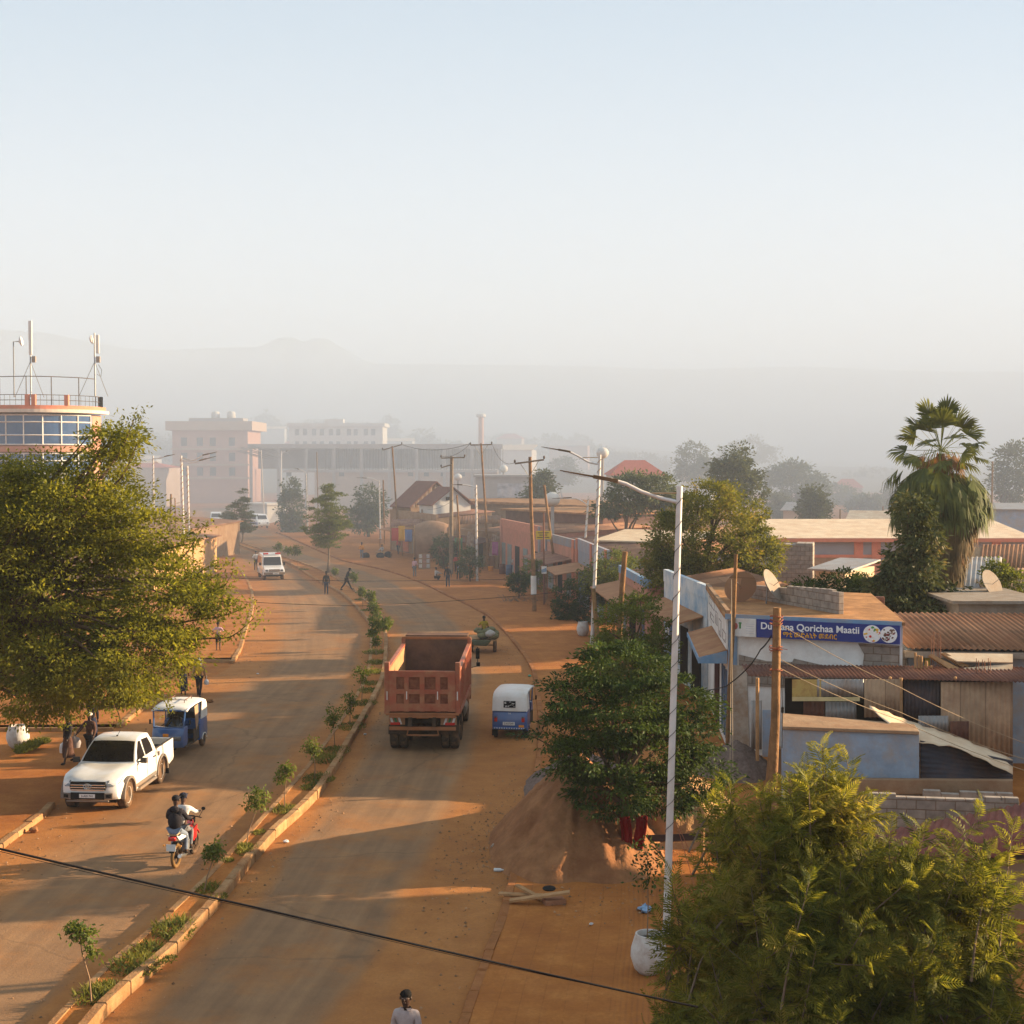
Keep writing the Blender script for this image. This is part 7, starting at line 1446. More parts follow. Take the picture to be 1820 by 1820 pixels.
wire('slack black cable looping from the stout pole to the corner shop', [P(1371,1130,30), P(1352,1154,32), P(1330,1186,36), P(1290,1220,42), P(1240,1228,46)], .016, sag=.03)
for k, (a, b, c) in enumerate((((1384,1108),(1600,1222),(1830,1324)),((1383,1170),(1600,1266),(1830,1352)),((1383,1186),(1600,1280),(1830,1372)))):
    wire(('highest','middle','lowest')[k]+' of three pale wires sloping down to the right from the stout pole', [P(*a,30), P(*b,31), P(*c,32)], .008, M_WIREB, .06, group='pale wires from the stout pole')
wire('rusty guy wire left of its twin below the nearest lamp', [P(1203,1466,29.6), P(1236,1580,28.4)], .006, M_ROPE, group='guy wires of the nearest lamp'); wire('rusty guy wire right of its twin below the nearest lamp', [P(1203,1462,29.6), P(1251,1570,28.4)], .006, M_ROPE, group='guy wires of the nearest lamp')
for k, (x0, x1) in enumerate(((1292,1303),(1289,1297))): wire(('inner','outer')[k]+' stay wire of the plain wooden pole', [P(1300,1030+30*k,48.1), P(x1,1410,40)], .008, M_WIREB)
# ------------------------------------------------------------------ heaps, pots, litter
def heap(name, label, cat, c, rx, ry, h, m, seed, sharp=1.25, rough=.06, n=80):
    rg = np.random.default_rng(seed); V = []; ph = rg.random(12)*6.28; o = empty(name, (c[0], c[1], 0), 0, label, cat)
    xs = np.linspace(-1.15, 1.15, n)
    for y in xs:
        for x in xs:
            a = math.atan2(y, x); q = 1+.06*math.sin(3*a+ph[0])+.035*math.sin(5*a+ph[1])+.02*math.sin(9*a+ph[2]); r = math.hypot(x, y)/q
            z = h*max(0, 1-r)**(1/sharp) if r < 1 else -.05*(r-1)*4
            z += (rough*(math.sin(14*a+ph[3]+3*r)*.22+math.sin(23*a+ph[4]+5*r)*.2+.5*math.sin(7*x+ph[5])*math.sin(8*y+ph[6]))*min(1, r*2)+rg.normal()*rough*.16)*max(0,min(1,(1-r)*6)); V.append((x*rx, y*ry, z if r < 1.02 else -.06))
    k = np.array([(j*n+i, j*n+i+1, (j+1)*n+i+1, (j+1)*n+i) for j in range(n-1) for i in range(n-1)]); q = np_mesh('mound', np.array(V), k, m, o); q.data.shade_smooth(); return o
M_SAND = mat('coarse_red_sand',(.27,.125,.055),.95,.3,2.5,1.0,dirt=(.17,.065,.028),dirt_amt=.4,dscale=1.0); M_GRAV = mat('grey_gravel',(.17,.12,.10),.95,.45,9,1.0); M_STRAW = mat('straw_and_earth',(.44,.26,.12),.95,.4,6,1.0,dirt=(.26,.12,.055),dirt_amt=.45,dscale=1.5)
heap('sand_heap','big heap of reddish sand spilling over the sidewalk under the shade tree','sand heap',(1.75,37.2),2.35,4.4,2.5,M_SAND,1,1.15,.13)
heap('gravel_heap','grey gravel heap behind the sand heap','gravel heap',(2.2,43.2),2.0,2.3,1.25,M_GRAV,2,1.2,.08)
heap('earth_mound','sunlit mound of straw and earth behind the plank barrier','mound',(4.6,38.3),1.9,1.7,1.75,M_STRAW,3,1.6,.12)
heap('rubble_heap','dark rubble heap against the foot of the corner shop','rubble heap',(7.3,45.6),1.3,1.4,1.1,M_GRAV,4,1.3,.12,40)
# stones on the heaps: a few you can count
for k, (x, y, s) in enumerate([(885,1478,.09),(880,1508,.12),(921,1530,.11),(897,1515,.07),(60,1478,.13),(1300,1455,.16)]):
    g = G(x, y, .03); mb = MB(); mb.ball((0,0,s*.4),(s,s*.8,s*.6),8,6); o = mb.build('stone', M_CONC if k % 2 else M_SAND, None, smooth=40); o.location = g
    for v in o.data.vertices: v.co += Vector((rnd.uniform(-.2,.2),rnd.uniform(-.2,.2),rnd.uniform(-.2,.2)))*s
    tag(o, ['small stone highest on the road edge of the sand heap','rounded stone at the road edge of the sand heap','stone on the front slope of the sand heap','tiny stone below the rounded stone at the sand heap','pale stone lying in the gutter by the lower left kerb','stone half hidden beside the fern leaved tree'][k], 'stone', 'stones by the kerbs')
bar = empty('plank_barrier', P(1205,1505,35.2)*1.0, 0, 'low barrier of dark planks in front of the earth mound', 'barrier'); bar.location.z = 0; bo = bar.location
for y0, m in ((1497,M_DKROOF),(1512,M_PLANK)):
    mb = MB(); a = P(1138,y0,35.1)-bo; b = P(1300,y0-6,35.4)-bo; mb.slab([a,b,b+Vector((0,.02,.17)),a+Vector((0,.02,.17))],.04); mb.build('plank', m, bar)
mb = MB()
for x in (1142,1250,1298): p = P(x,1500,35.15)-bo; mb.tube([(p.x,p.y+.05,-.05),(p.x,p.y+.05,.95)],.05,6)
mb.build('post', M_PLANK, bar)
mb = MB(); mb.slab([P(1140,1530,35.3)-bo,P(1300,1524,35.5)-bo,Vector(((P(1300,1524,35.5)-bo).x,.4,0)),Vector(((P(1140,1530,35.3)-bo).x,.2,0))],.03); mb.build('shade_sheet', M_DOORK, bar)  # near-black sheet stands in for the shade below the planks
# red cloth round the trunk of the shade tree
tb = Vector(tuple(G(1122,1548))[:2]+(0,)); rc = empty('red_cloth', tb+Vector((-.06,-.18,1.0)), 0, 'red cloth hanging from the trunk of the shade tree', 'cloth'); mb = MB()
for k, (x0, x1) in enumerate(((-.28,-.02),(.12,.38))):
    vs = [];
    for j in range(8):
        for i in range(6): u = i/5; v = j/7; vs.append((x0+(x1-x0)*u+.05*math.sin(v*4+k)+(.08 if k == 0 else -.05)*v, -.05+.05*math.sin(u*9+k), .45-1.15*v*(1-.15*math.sin(u*3.14))))
    mb2 = MB(); mb2.add(vs, [(j*6+i,j*6+i+1,(j+1)*6+i+1,(j+1)*6+i) for j in range(7) for i in range(5)]); solid(mb2.build('strip', cloth('deep_red',(.17,.008,.008)), rc, smooth=60), .02)
# boards on the sidewalk, litter
bs = empty('board_pile', G(960,1597,.12), 0, 'loose planks lying on broken paving by the sand heap', 'planks'); b0 = bs.location
for px0, py0, px1, py1, w, z0, z1 in [(905,1603,1012,1588,.20,.06,.30),(885,1590,980,1594,.16,.03,.05),(915,1574,962,1600,.12,.20,.05)]:
    a = G(px0,py0,.12+z0)-b0; b = G(px1,py1,.12+z1)-b0; t_ = (b-a).normalized(); n_ = Vector((-t_.y,t_.x,0))*w; mb = MB(); mb.slab([a,b,b+n_,a+n_],.045); mb.build('plank', M_PLANK, bs)
mb = MB(); mb.box(tuple(G(985,1602,.16)-b0),(.5,.3,.14),rz=.3); mb.build('broken_slab', mat('broken_slab',(.28,.13,.07),.95,.3,5,.6), bs, bevel=.03)
mb = MB(); mb.lathe([(0,0),(.14,0),(.16,.03),(.13,.06),(0,.07)],14); o = mb.build('black_bowl', M_BLACK, None, G(976,1581,.30), smooth=50); tag(o,'dark bowl resting on the foot of the sand heap','bowl')
mb = MB(); mb.lathe([(0,0),(.045,0),(.045,.16),(.02,.2),(.02,.24),(0,.24)],10); o = mb.build('bottle', mat('clear_plastic',(.55,.56,.55),.3), None, G(878,1546,.05), smooth=50); o.rotation_euler = (0,R(88),R(-8)); tag(o,'empty plastic bottle lying in the gutter by the sand heap','bottle')
def scrap(label, x, y, s, m, z=.13, kind='plastic_bag', cat='litter'):
    mb = MB(); mb.ball((0,0,s*.25),(s,s*.7,s*.4),10,7); o = mb.build(kind, m, None, G(x,y,z), smooth=30)
    for v in o.data.vertices: v.co += Vector((rnd.uniform(-.3,.3),rnd.uniform(-.3,.3),rnd.uniform(-.12,.2)))*s
    o.rotation_euler = (0,0,rnd.random()*3); return tag(o, label, cat, 'bits of litter')
scrap('crumpled blue and white plastic bag near the foot of the nearest lamp',1146,1619,.19,mat('blue_bag',(.22,.34,.50),.5,.3,9))
scrap('scrap of white plastic against the median kerb in the foreground',508,1497,.08,M_BAGW,.02); scrap('white scrap beside the median left of the dump truck',649,1306,.07,M_BAGW,.02); scrap('turquoise scrap at the kerb beyond the rear three wheeler',941,1202,.10,mat('turquoise_bag',(.05,.35,.25),.5),.02); scrap('tiny white scrap on the right sidewalk',1051,1643,.05,M_BAGW); scrap('white scrap on the left lane',458,1198,.06,M_BAGW,.02); scrap('dark clod of earth lying on the left road edge',372,1248,.16,M_SAND,.01,'clod','clod')
def pot(label, x, y, h, r, m, z=.12):
    o = empty('plant_pot', G(x,y,z), 0, label, 'plant pot', 'round white plant pots'); mb = MB(); mb.lathe([(r*.55,0),(r*.8,h*.12),(r,h*.42),(r*.98,h*.62),(r*.78,h*.92),(r*.74,h),(r*.64,h),(r*.62,h*.85)],24); mb.build('pot', m, o, smooth=50)
    mb = MB(); mb.lathe([(0,h*.85),(r*.62,h*.85)],20); mb.build('soil', mat('dark_soil',(.03,.045,.012),.95,.4,9), o); return o
M_POT = mat('flaking_white_pot',(.60,.57,.53),.8,.1,4,.3,dirt=(.25,.12,.06),dirt_amt=.28,dscale=4)
pot('white plant pot with flaking paint at the lower right, half behind fern fronds', 1153, 1728, .78, .36, M_POT); pot('distant white plant pot at the foot of the second lamp post', 1036, 1130, .80, .36, M_POT); pot('white plant pot at the left edge under the big tree', 32, 1328, .78, .40, M_POT, .0)
pl_ = empty('potted_plant', G(1150,1726,.12)+Vector((0,0,.64)), 0, 'thin leafy plant growing out of the lower right white pot', 'plant'); mb = MB(); mb.tube([(0,0,0),(.02,.02,.7),(-.01,.04,1.9)],[.014,.012,.006],5); mb.build('stem', M_STEM, pl_)
rng = np.random.default_rng(8); n = 230; Cc = np.stack([rng.normal(size=n)*.15, .03+rng.normal(size=n)*.12, 1.0+rng.random(n)*1.0], 1); Vv, Fq = leaf_quads(Cc, unit(rng.normal(size=(n,3))+np.array((0,0,-.3))), unit(rng.normal(size=(n,3))), np.full(n,.10), np.full(n,.05)); np_mesh('leaves', Vv, Fq, L_DARK, pl_)
# ------------------------------------------------------------------ market, houses and towers behind
M_TILE = mat('brown_tiled_roof',(.17,.075,.055),.8,.2,3,.2); M_TILEW = mat('striped_verge',(.36,.26,.20),.85,.2,3); M_REDROOF = mat('red_roof',(.42,.11,.07),.7,.15,2); M_WHITEB = mat('pale_facade',(.62,.59,.54),.9,.08,.6); M_BEIGE = mat('beige_facade',(.50,.38,.29),.9,.1,.6); M_PINKF = mat('pink_facade',(.50,.30,.23),.9,.1,.6); M_WIN = mat('far_window',(.05,.06,.075),.25,.1,2); M_GREYC = mat('raw_concrete',(.38,.35,.325),.95,.15,.8)
row('market_stall','brown roofed market stall row at the far end of the sidewalk',(-7.6,141.5),(-13.5,156),6,4.1,M_TANW,M_BROWNR,[(1,2.4,.1,2.3,M_DOORK),(3.4,5,.1,2.3,M_BLUEP),(6,7.5,.1,2.3,M_DOORG),(9,11,.1,2.3,M_CORAL)],[(.5,6,2.6,1.8,M_BROWNR),(7,14,2.6,1.8,M_AWN)],cat='stall')
row('market_stall','low rusty stall with slanting tin panels behind the striped lamp post',(-1.3,128.6),(-5.2,136),6,3.0,M_TANW,M_RUST,[(.6,2,.1,2.2,M_RUST),(3,4.4,.1,2.2,M_DOORK),(5.4,6.6,.1,2.2,M_TAN)],[(.3,7.8,2.6,1.9,M_RUSTD)],cat='stall')
for k, (x0, x1, y0, y1, D, lab) in enumerate([(826,841,944,990,127.5,'rusty patchwork tin panel leaning left of the striped lamp post'),(869,886,948,988,126,'rusty patchwork tin panel hanging right of the wide armed pole')]):
    o = empty('leaning_screen', P(x0,y1,D), 0, lab, 'tin screen', 'patchwork tin screens'); q = o.location; mb = MB(); corr(mb, Vector((0,0,0)), P(x1,y1,D)-q, P(x1+2,y0+6,D+.5)-q, P(x0+6,y0,D+.5)-q, .2, .03); solid(mb.build('sheet', mat('patchwork_tin',(.36,.27,.20),.8,.5,1.6,dirt=(.18,.08,.05),dirt_amt=.5,dscale=1.4), o), .01)
    mb = MB(); mb.tube([(.1,.05,0),(.1,.05,1.8)],.04,5); mb.build('post', M_WOOD, o)
ds = empty('domed_shelter', P(772,985,138)*1.0, 0, 'brown cloth shelter stretched over bent poles', 'shelter'); ds.location.z = 0; mb = MB(); vs = []
for j in range(9):
    a = math.pi*j/8
    for i in range(7): vs.append((-1.9+3.4*i/6, 1.6*math.cos(a)*-1, .4+3.6*max(0,math.sin(a))**.6*(1-.12*(i/3-1)**2)))
mb.add(vs, [(j*7+i,j*7+i+1,(j+1)*7+i+1,(j+1)*7+i) for j in range(8) for i in range(6)]); solid(mb.build('cover', mat('brown_canvas',(.27,.16,.10),.95,.25,1.4,.4), ds, smooth=60), .02)
mb = MB()
for i in (0,6): mb.tube([(-1.9+3.4*i/6, 1.63*-math.cos(a), .38+3.62*max(0,math.sin(a))**.6*.88) for a in np.linspace(0,math.pi,15)],.05,6)
mb.build('bent_pole', M_PLANK, ds)
pb_ = empty('poster_board', G(754,1012,.1), R(10), 'free standing poster board covered in faded bills', 'board'); mb = MB(); mb.box((0,0,.75),(1.12,.08,1.4)); mb.build('board', M_TANW, pb_); r = random.Random(6)
for k in range(9):
    mb = MB(); mb.box((-.34+.34*(k%3),-.05,.32+.44*(k//3)),(.27,.012,.34)); mb.build('bill', mat('faded_bill_%d' % (k%3), [(.5,.45,.40),(.36,.20,.15),(.42,.38,.36)][k%3], .9, .5, 8), pb_)
st = empty('market_table', G(682,990), 0, 'low market table with dark goods by the fifth lamp post', 'table'); mb = MB(); mb.box((0,0,.5),(1.7,.9,.06)); mb.build('table_top', M_PLANK, st)
for sx_ in (-.75,.75):
    for sy_ in (-.35,.35): mb = MB(); mb.box((sx_,sy_,.24),(.07,.07,.48)); mb.build('leg', M_PLANK, st)
for k, (x, y, lab) in enumerate([(650,993,'dark sack on the dirt beside the person in orange'),(676,993,'dark sack under the low market table'),(690,991,'dark sack at the right end of the low market table')]):
    mb = MB(); mb.ball((0,0,.3),(.42,.36,.34),10,7); tag(mb.build('sack', C_DARK, None, G(x,y), smooth=60), lab, 'sack', 'sacks on the dirt sidewalk')
ob_ = MB(); ob_.lathe([(0,0),(.2,0),(.26,.4),(.24,.42),(.0,.42)],12); tag(ob_.build('bucket', C_ORANGE, None, G(872,1015), smooth=40), 'orange bucket in front of the salmon brick shop', 'bucket')
mb = MB(); r = random.Random(12)
for k in range(40): a = Vector((r.uniform(-1.3,1.3),r.uniform(-.8,.8),r.uniform(.02,.15))); mb.tube([a, a+Vector((r.uniform(-.6,.6),r.uniform(-.4,.4),r.uniform(.05,.5)))],.012,4)
tag(mb.build('brushwood', M_BARKG, None, G(925,1072)), 'tangle of dry brushwood left of the tall power pole', 'brushwood', kind='stuff')
def house(name, label, a, b, depth, z0, z1, wm, rm, rise, style='gable', eave=.35, cat='house', wins=(), group=None, wm2=None):
    a = Vector((a[0],a[1],0)); b = Vector((b[0],b[1],0)); t_ = (b-a).normalized(); ln = (b-a).length; inn = Vector((-t_.y,t_.x,0)); inn = inn if inn.y > 0 else -inn; root = empty(name, a, 0, label, cat, group)
    def q(u, v, z): return t_*u+inn*v+Vector((0,0,z))
    mb = MB(); mb.hexa([q(0,0,z0),q(ln,0,z0),q(ln,depth,z0),q(0,depth,z0)],[q(0,0,z1),q(ln,0,z1),q(ln,depth,z1),q(0,depth,z1)])
    if style == 'side': mb.hexa([q(.02,.1,z1-.01),q(ln-.02,.1,z1-.01),q(ln-.02,.3,z1-.01),q(.02,.3,z1-.01)],[q(ln/2-.1,.1,z1+rise*.93),q(ln/2+.1,.1,z1+rise*.93),q(ln/2+.1,.3,z1+rise*.93),q(ln/2-.1,.3,z1+rise*.93)])
    mb.build('wall', wm, root)
    mb = MB(); e = eave
    if style == 'gable': P_ = [q(-e,-e,z1),q(ln+e,-e,z1),q(ln+e,depth/2,z1+rise),q(-e,depth/2,z1+rise),q(ln+e,depth+e,z1),q(-e,depth+e,z1)]; mb.slab([P_[0],P_[1],P_[2],P_[3]],.08); mb.slab([P_[3],P_[2],P_[4],P_[5]],.08)
    elif style == 'side': P_ = [q(-e,-e,z1),q(ln/2,-e,z1+rise),q(ln/2,depth,z1+rise),q(-e,depth,z1),q(ln+e,-e,z1),q(ln+e,depth,z1)]; mb.slab([P_[0],P_[1],P_[2],P_[3]],.1); mb.slab([P_[1],P_[4],P_[5],P_[2]],.1)
    elif style == 'hip': k = min(depth/2, ln*.3); A1, B1, C1, D1 = q(-e,-e,z1),q(ln+e,-e,z1),q(ln+e,depth+e,z1),q(-e,depth+e,z1); E1, F1 = q(k,depth/2,z1+rise),q(ln-k,depth/2,z1+rise); mb.add([A1,B1,C1,D1,E1,F1],[(0,1,5,4),(1,2,5),(2,3,4,5),(3,0,4),(3,2,1,0)])
    elif style == 'lean': mb.slab([q(-e,-e,z1),q(ln+e,-e,z1),q(ln+e,depth,z1+rise),q(-e,depth,z1+rise)],.1)
    else: mb.hexa([q(-e,-e,z1),q(ln+e,-e,z1),q(ln+e,depth+e,z1),q(-e,depth+e,z1)],[q(-e,-e,z1+rise),q(ln+e,-e,z1+rise),q(ln+e,depth+e,z1+rise),q(-e,depth+e,z1+rise)])
    mb.build('roof', rm, root)
    for u0, u1, w0, w1, m in wins:
        mb = MB(); mb.hexa([q(u0,-.06,w0),q(u1,-.06,w0),q(u1,.02,w0),q(u0,.02,w0)],[q(u0,-.06,w1),q(u1,-.06,w1),q(u1,.02,w1),q(u0,.02,w1)]); mb.build('window', m, root)
    return root, q
def pxh(x0, x1, ytop, D): a = P(x0,ytop,D); b = P(x1,ytop,D); return (a.x,D),(b.x,D),a.z
hx = P(730,902,152); a = (hx.x,152); z = hx.z; LN = 6.4; b = (a[0]+LN*math.cos(R(38)), 152+LN*math.sin(R(38))); HR = (902-857)/F*154
rt, q_ = house('tiled_house','brown roofed house with a striped gable facing the road',a,b,3.6,0,z,M_TANW,M_TILE,HR,'side')
for k in range(11):
    u = LN*(.5+(k-5)*.088); hh_ = HR*(1-abs(k-5)*.088/.5); mb = MB(); mb.hexa([q_(u-.09,-.10,z),q_(u+.09,-.10,z),q_(u+.09,-.03,z),q_(u-.09,-.03,z)],[q_(u-.09,-.10,z+hh_),q_(u+.09,-.10,z+hh_),q_(u+.09,-.03,z+hh_),q_(u-.09,-.03,z+hh_)]); mb.build('gable_slat', M_TILEW, rt)
hx = P(770,898,146); a = (hx.x,146); z = hx.z; LN = 4.4; b = (a[0]+LN*math.cos(R(30)), 146+LN*math.sin(R(30)))
house('white_gabled_house','house with a plain white gable and a brown roof beside the thick grey pole',a,b,3.2,0,z,M_WHITEB,M_TILE,(898-867)/F*148,'side',wins=[(1.5,2.1,z+.5,z+.85,M_DOORK)])
house('flat_roofed_house','long low building with a dusty tan flat roof behind the market stalls',(-8.2,160),(9.5,138),12,0,P(900,897,150).z,M_TANW,M_ROOFD,.25,'flat')
house('flat_roofed_house','brown block building with a dark upper band behind the salmon shop',(-.6,133),(7.8,121),8,0,P(900,912,126).z,mat('dark_brown_band',(.17,.09,.065),.9,.2,2),M_ROOFD,.15,'flat')
a, b, z = pxh(845,985,848,200); _, q_ = house('mural_building','grey two storey building with a faded mural behind the power poles',a,b,10,0,z,M_GREYC,M_GREYC,.3,'flat',wins=[])
m_ = [x for x in bpy.data.objects if x.get('label','').startswith('grey two storey')][0]; mb = MB(); mb.box((5.4,-.1,z-2.6),(4.6,.1,3.4)); mu = mb.build('mural', mat('faded_mural',(.36,.37,.40),.9,.6,1.6,dirt=(.55,.52,.5),dirt_amt=.5,dscale=1.1), m_)
a, b, z = pxh(1088,1182,845,172); house('red_roofed_house','pale house with a bright red hip roof in the haze',a,b,11,0,z,M_WHITEB,M_REDROOF,(845-818)/F*172,'hip')
a, b, z = pxh(1385,1830,957,96); rt, q_ = house('long_barrack','long grey building with coral window bays and a pale tin roof',a,b,9,0,z,mat('grey_barrack_wall',(.27,.27,.29),.9,.12,1),M_CREAM,(957-934)/F*96,'lean',wins=[(2.4,4.4,z-3.2,z-1.3,M_TANW),(7.2,9.4,z-3.2,z-1.3,M_TANW),(12,14,z-3.2,z-1.3,M_TANW)])
for u in (1.6,5.4,6.6,10.2,11.2,14.8): mb = MB(); mb.hexa([q_(u-.3,-.1,0),q_(u+.3,-.1,0),q_(u+.3,0,0),q_(u-.3,0,0)],[q_(u-.3,-.1,z-.05),q_(u+.3,-.1,z-.05),q_(u+.3,0,z-.05),q_(u-.3,0,z-.05)]); mb.build('pillar', M_CORAL, rt)
mb = MB(); mb.hexa([q_(-.3,-.45,z-.22),q_(17.3,-.45,z-.22),q_(17.3,-.36,z-.22),q_(-.3,-.36,z-.22)],[q_(-.3,-.45,z+.02),q_(17.3,-.45,z+.02),q_(17.3,-.36,z+.02),q_(-.3,-.36,z+.02)]); mb.build('fascia', M_CORAL, rt)
mb = MB(); mb.hexa([q_(1.6,-.12,z-1.3),q_(17,-.12,z-1.3),q_(17,-.02,z-1.3),q_(1.6,-.02,z-1.3)],[q_(1.6,-.12,z-1.1),q_(17,-.12,z-1.1),q_(17,-.02,z-1.1),q_(1.6,-.02,z-1.1)]); mb.build('lintel', M_CORAL, rt)
house('corrugated_roof_house','row house with a ribbed brown tin roof behind the roadside trees',(3.2,126),(13.5,116),9,0,P(1060,940,118).z,M_TANW,M_RUST,1.0,'lean')
house('corrugated_roof_house','pale roofed shed left of the rounded olive tree',(6.4,103),(12.5,100),6,0,P(1080,965,100).z,M_TANW,M_CREAM,.5,'lean')
block_wall('block_tower', (P(1385,1000,80).x,80), (P(1446,1000,79.5).x,79.5), 0, P(1416,966,80).z, M_BLOCK, 1.6, 'stack of raw grey block walling beside the rounded olive tree', 'wall')
house('tin_shed','small shed with a cream corrugated wall below the long barrack',(P(1450,1010,76).x,76),(P(1502,1010,75).x,75),4,0,P(1470,1012,76).z,M_CREAM,M_GREYT,.35,'lean',cat='shed')
block_wall('brick_wall', (P(1490,1070,57.5).x,57.5), (P(1572,1070,57).x,57), 0, P(1530,1064,57).z, M_BRICK, .25, 'dark red brick wall between the block parapet and the palm', 'wall')
for k, (x0, x1, yt, yb, D, m, lab) in enumerate([(1712,1775,990,1045,69,M_GREYT,'grey corrugated shed roof right of the palm trunk'),(1740,1840,968,1012,72,M_RUST,'rusty upper corrugated roof at the right edge'),(1752,1840,1010,1050,68,M_TAN,'tan corrugated roof at the right edge below the rusty one')]):
    a = P(x0,yb,D); b = P(x1,yb,D); o = empty('tin_shed', (a.x,D,0), 0, lab, 'shed'); q = o.location; mb = MB(); corr(mb, P(x0,yb,D)-q, P(x1,yb,D)-q, P(x1+6,yt,D+3.5)-q, P(x0+6,yt,D+3.5)-q, .22, .035); solid(mb.build('roof', m, o, smooth=80), .012)
    mb = MB(); mb.hexa([Vector((.1,.1,0)),Vector((b.x-a.x,.1,0)),Vector((b.x-a.x,3.3,0)),Vector((.1,3.3,0))],[Vector((.1,.1,a.z-.08)),Vector((b.x-a.x,.1,a.z-.08)),Vector((b.x-a.x,3.3,P(0,yt,D+3.5).z-.1)),Vector((.1,3.3,P(0,yt,D+3.5).z-.1))]); mb.build('wall', M_TANW, o)
a, b, z = pxh(1704,1850,1072,56); house('concrete_hut','bare concrete hut with a low parapet at the right edge',a,b,5,0,z,M_CONC,M_CONC,.12,'flat',cat='hut')
for k, (x, y, D, az, lab) in enumerate([(1319,1047,53,R(-30),'rusty satellite dish on the corner shop roof'),(1366,1043,52,R(60),'pale satellite dish seen edge on at the block parapet'),(1757,1040,60,R(40),'satellite dish in front of the tin roofs at the right edge')]):
    o = empty('satellite_dish', P(x,y,D), az, lab, 'satellite dish', 'satellite dishes'); mb = MB(); mb.lathe([(0,0),(.2,.02),(.42,.09),(.62,.2)],22,(0,0,.0),Matrix.Rotation(R(62),3,'X')); solid(mb.build('dish', M_RUST if k == 0 else M_CONC, o, smooth=60), .02)
    mb = MB(); mb.tube([(0,.05,0),(0,.1,-.9 if k < 2 else -2)],.03,6); mb.tube([(0,0,-.1),(0,-.5,.3)],.012,5); mb.build('stand', M_METAL, o)
for k, (x, y, D, r_, lab) in enumerate([(982,887,112,.62,'white satellite dish behind the leaning bare pole'),(895,833,205,.62,'white round tank on the mural building'),(814,848,200,.55,'white round tank on a pedestal left of the wide armed pole'),(1071,805,150,.66,'white ball tank just behind the second lamp post')]):
    o = empty('water_tank', P(x,y,D), 0, lab, 'water tank', 'white round tanks in the distance'); mb = MB(); mb.ball((0,0,0),(r_,r_,r_*.92),16,10); mb.build('tank', M_WHITEB, o, smooth=60); z = o.location.z; mb = MB(); mb.tube([(0,0,-r_*.8),(0,0,-z)],.14,8); mb.build('pedestal', M_GREYC, o)
# far block on the left, white school, unfinished frame
D = 310; a, b, z = pxh(306,440,765,D); W4 = []
for fl, zz in ((0,P(0,785,D).z),(1,P(0,812,D).z),(2,P(0,838,D).z)):
    for x in (355,383,406,440): u = (x-334)/F*D; W4.append((u-.65,u+.65,zz-.9,zz+.9,M_WIN))
rt, q_ = house('apartment_block','large pink and beige apartment block with an overhanging pale roof far down the road',a,b,16,0,z,M_PINKF,M_BEIGE,2.0,'flat',eave=1.2,cat='building',wins=W4)
for y in (798,826,850): zz = P(0,y,D).z; mb = MB(); mb.hexa([q_(-.1,-1.0,zz-.2),q_(17,-1.0,zz-.2),q_(17,0,zz-.2),q_(-.1,0,zz-.2)],[q_(-.1,-1.0,zz+.2),q_(17,-1.0,zz+.2),q_(17,0,zz+.2),q_(-.1,0,zz+.2)]); mb.build('balcony_slab', M_BEIGE, rt)
mb = MB(); mb.hexa([q_(3,3,z+2),q_(15,3,z+2),q_(15,9,z+2),q_(3,9,z+2)],[q_(3,3,z+2.8),q_(15,3,z+2.8),q_(15,9,z+2.8),q_(3,9,z+2.8)]); mb.build('roof_deck', M_GREYC, rt)
for k, x in enumerate((383,411)):
    p = P(x,738,D+5); o = empty('roof_tank', p, 0, ('left','right')[k]+' white water tank on the roof of the apartment block', 'water tank', 'tanks on the apartment block'); mb = MB(); mb.lathe([(.9,-.7),(.95,-.6),(.95,.5),(.7,.8),(.2,.95),(0,.95)],14); mb.build('tank', M_WHITEB, o, smooth=50); mb = MB(); mb.box((0,0,-1.0),(1.6,1.6,.6)); mb.build('stand', M_GREYC, o)
D = 380; a, b, z = pxh(514,680,758,D); W4 = []
for zz in (P(0,768,D).z,P(0,790,D).z):
    for x in (528,542,558,572,588,601,620,632,650,663): u = (x-514)/F*D; W4.append((u-.55,u+.55,zz-.85,zz+.85,M_WIN))
rt, q_ = house('white_office_block','long white two storey office block with rows of windows in the haze',a,b,14,0,z,M_WHITEB,M_WHITEB,.9,'flat',eave=.6,cat='building',wins=W4)
u = (577-514)/F*D; mb = MB(); mb.hexa([q_(u,-.4,z),q_(u+5,-.4,z),q_(u+5,3,z),q_(u,3,z)],[q_(u,-.4,z+2.0),q_(u+5,-.4,z+2.0),q_(u+5,3,z+2.0),q_(u,3,z+2.0)]); mb.build('stair_head', M_WHITEB, rt)
D = 280; x0, x1 = 440, 893; zt = P(0,790,D).z; zf = P(0,836,D).z; a = P(x0,800,D); ul = (x1-x0)/F*D
rt = empty('unfinished_building', (a.x,D,0), 0, 'wide unfinished concrete building standing on rows of timber props', 'building')
mb = MB(); mb.box((ul/2,7,zt-.35),(ul,14,.9)); mb.build('roof_slab', M_GREYC, rt); mb = MB(); mb.box((ul/2+3,7,zf-.15),(ul-8,14,.5)); mb.build('floor_slab', M_GREYC, rt); mb = MB(); mb.box((ul*.62,7.3,zf/2-.2),(ul*.72,13,zf-.3)); mb.build('wall', M_BEIGE, rt); mb = MB(); mb.box((ul/2,9,(zt+zf)/2-.3),(ul-1,.3,zt-zf-1.1)); mb.build('inner_wall', M_GREYC, rt)
for k in range(10):
    mb = MB(); mb.box((.6+(ul-1.2)*k/9,.3,(zt-.8)/2),(.55,.5,zt-.8)); mb.build('column', M_GREYC, rt)
mb = MB(); r = random.Random(5)
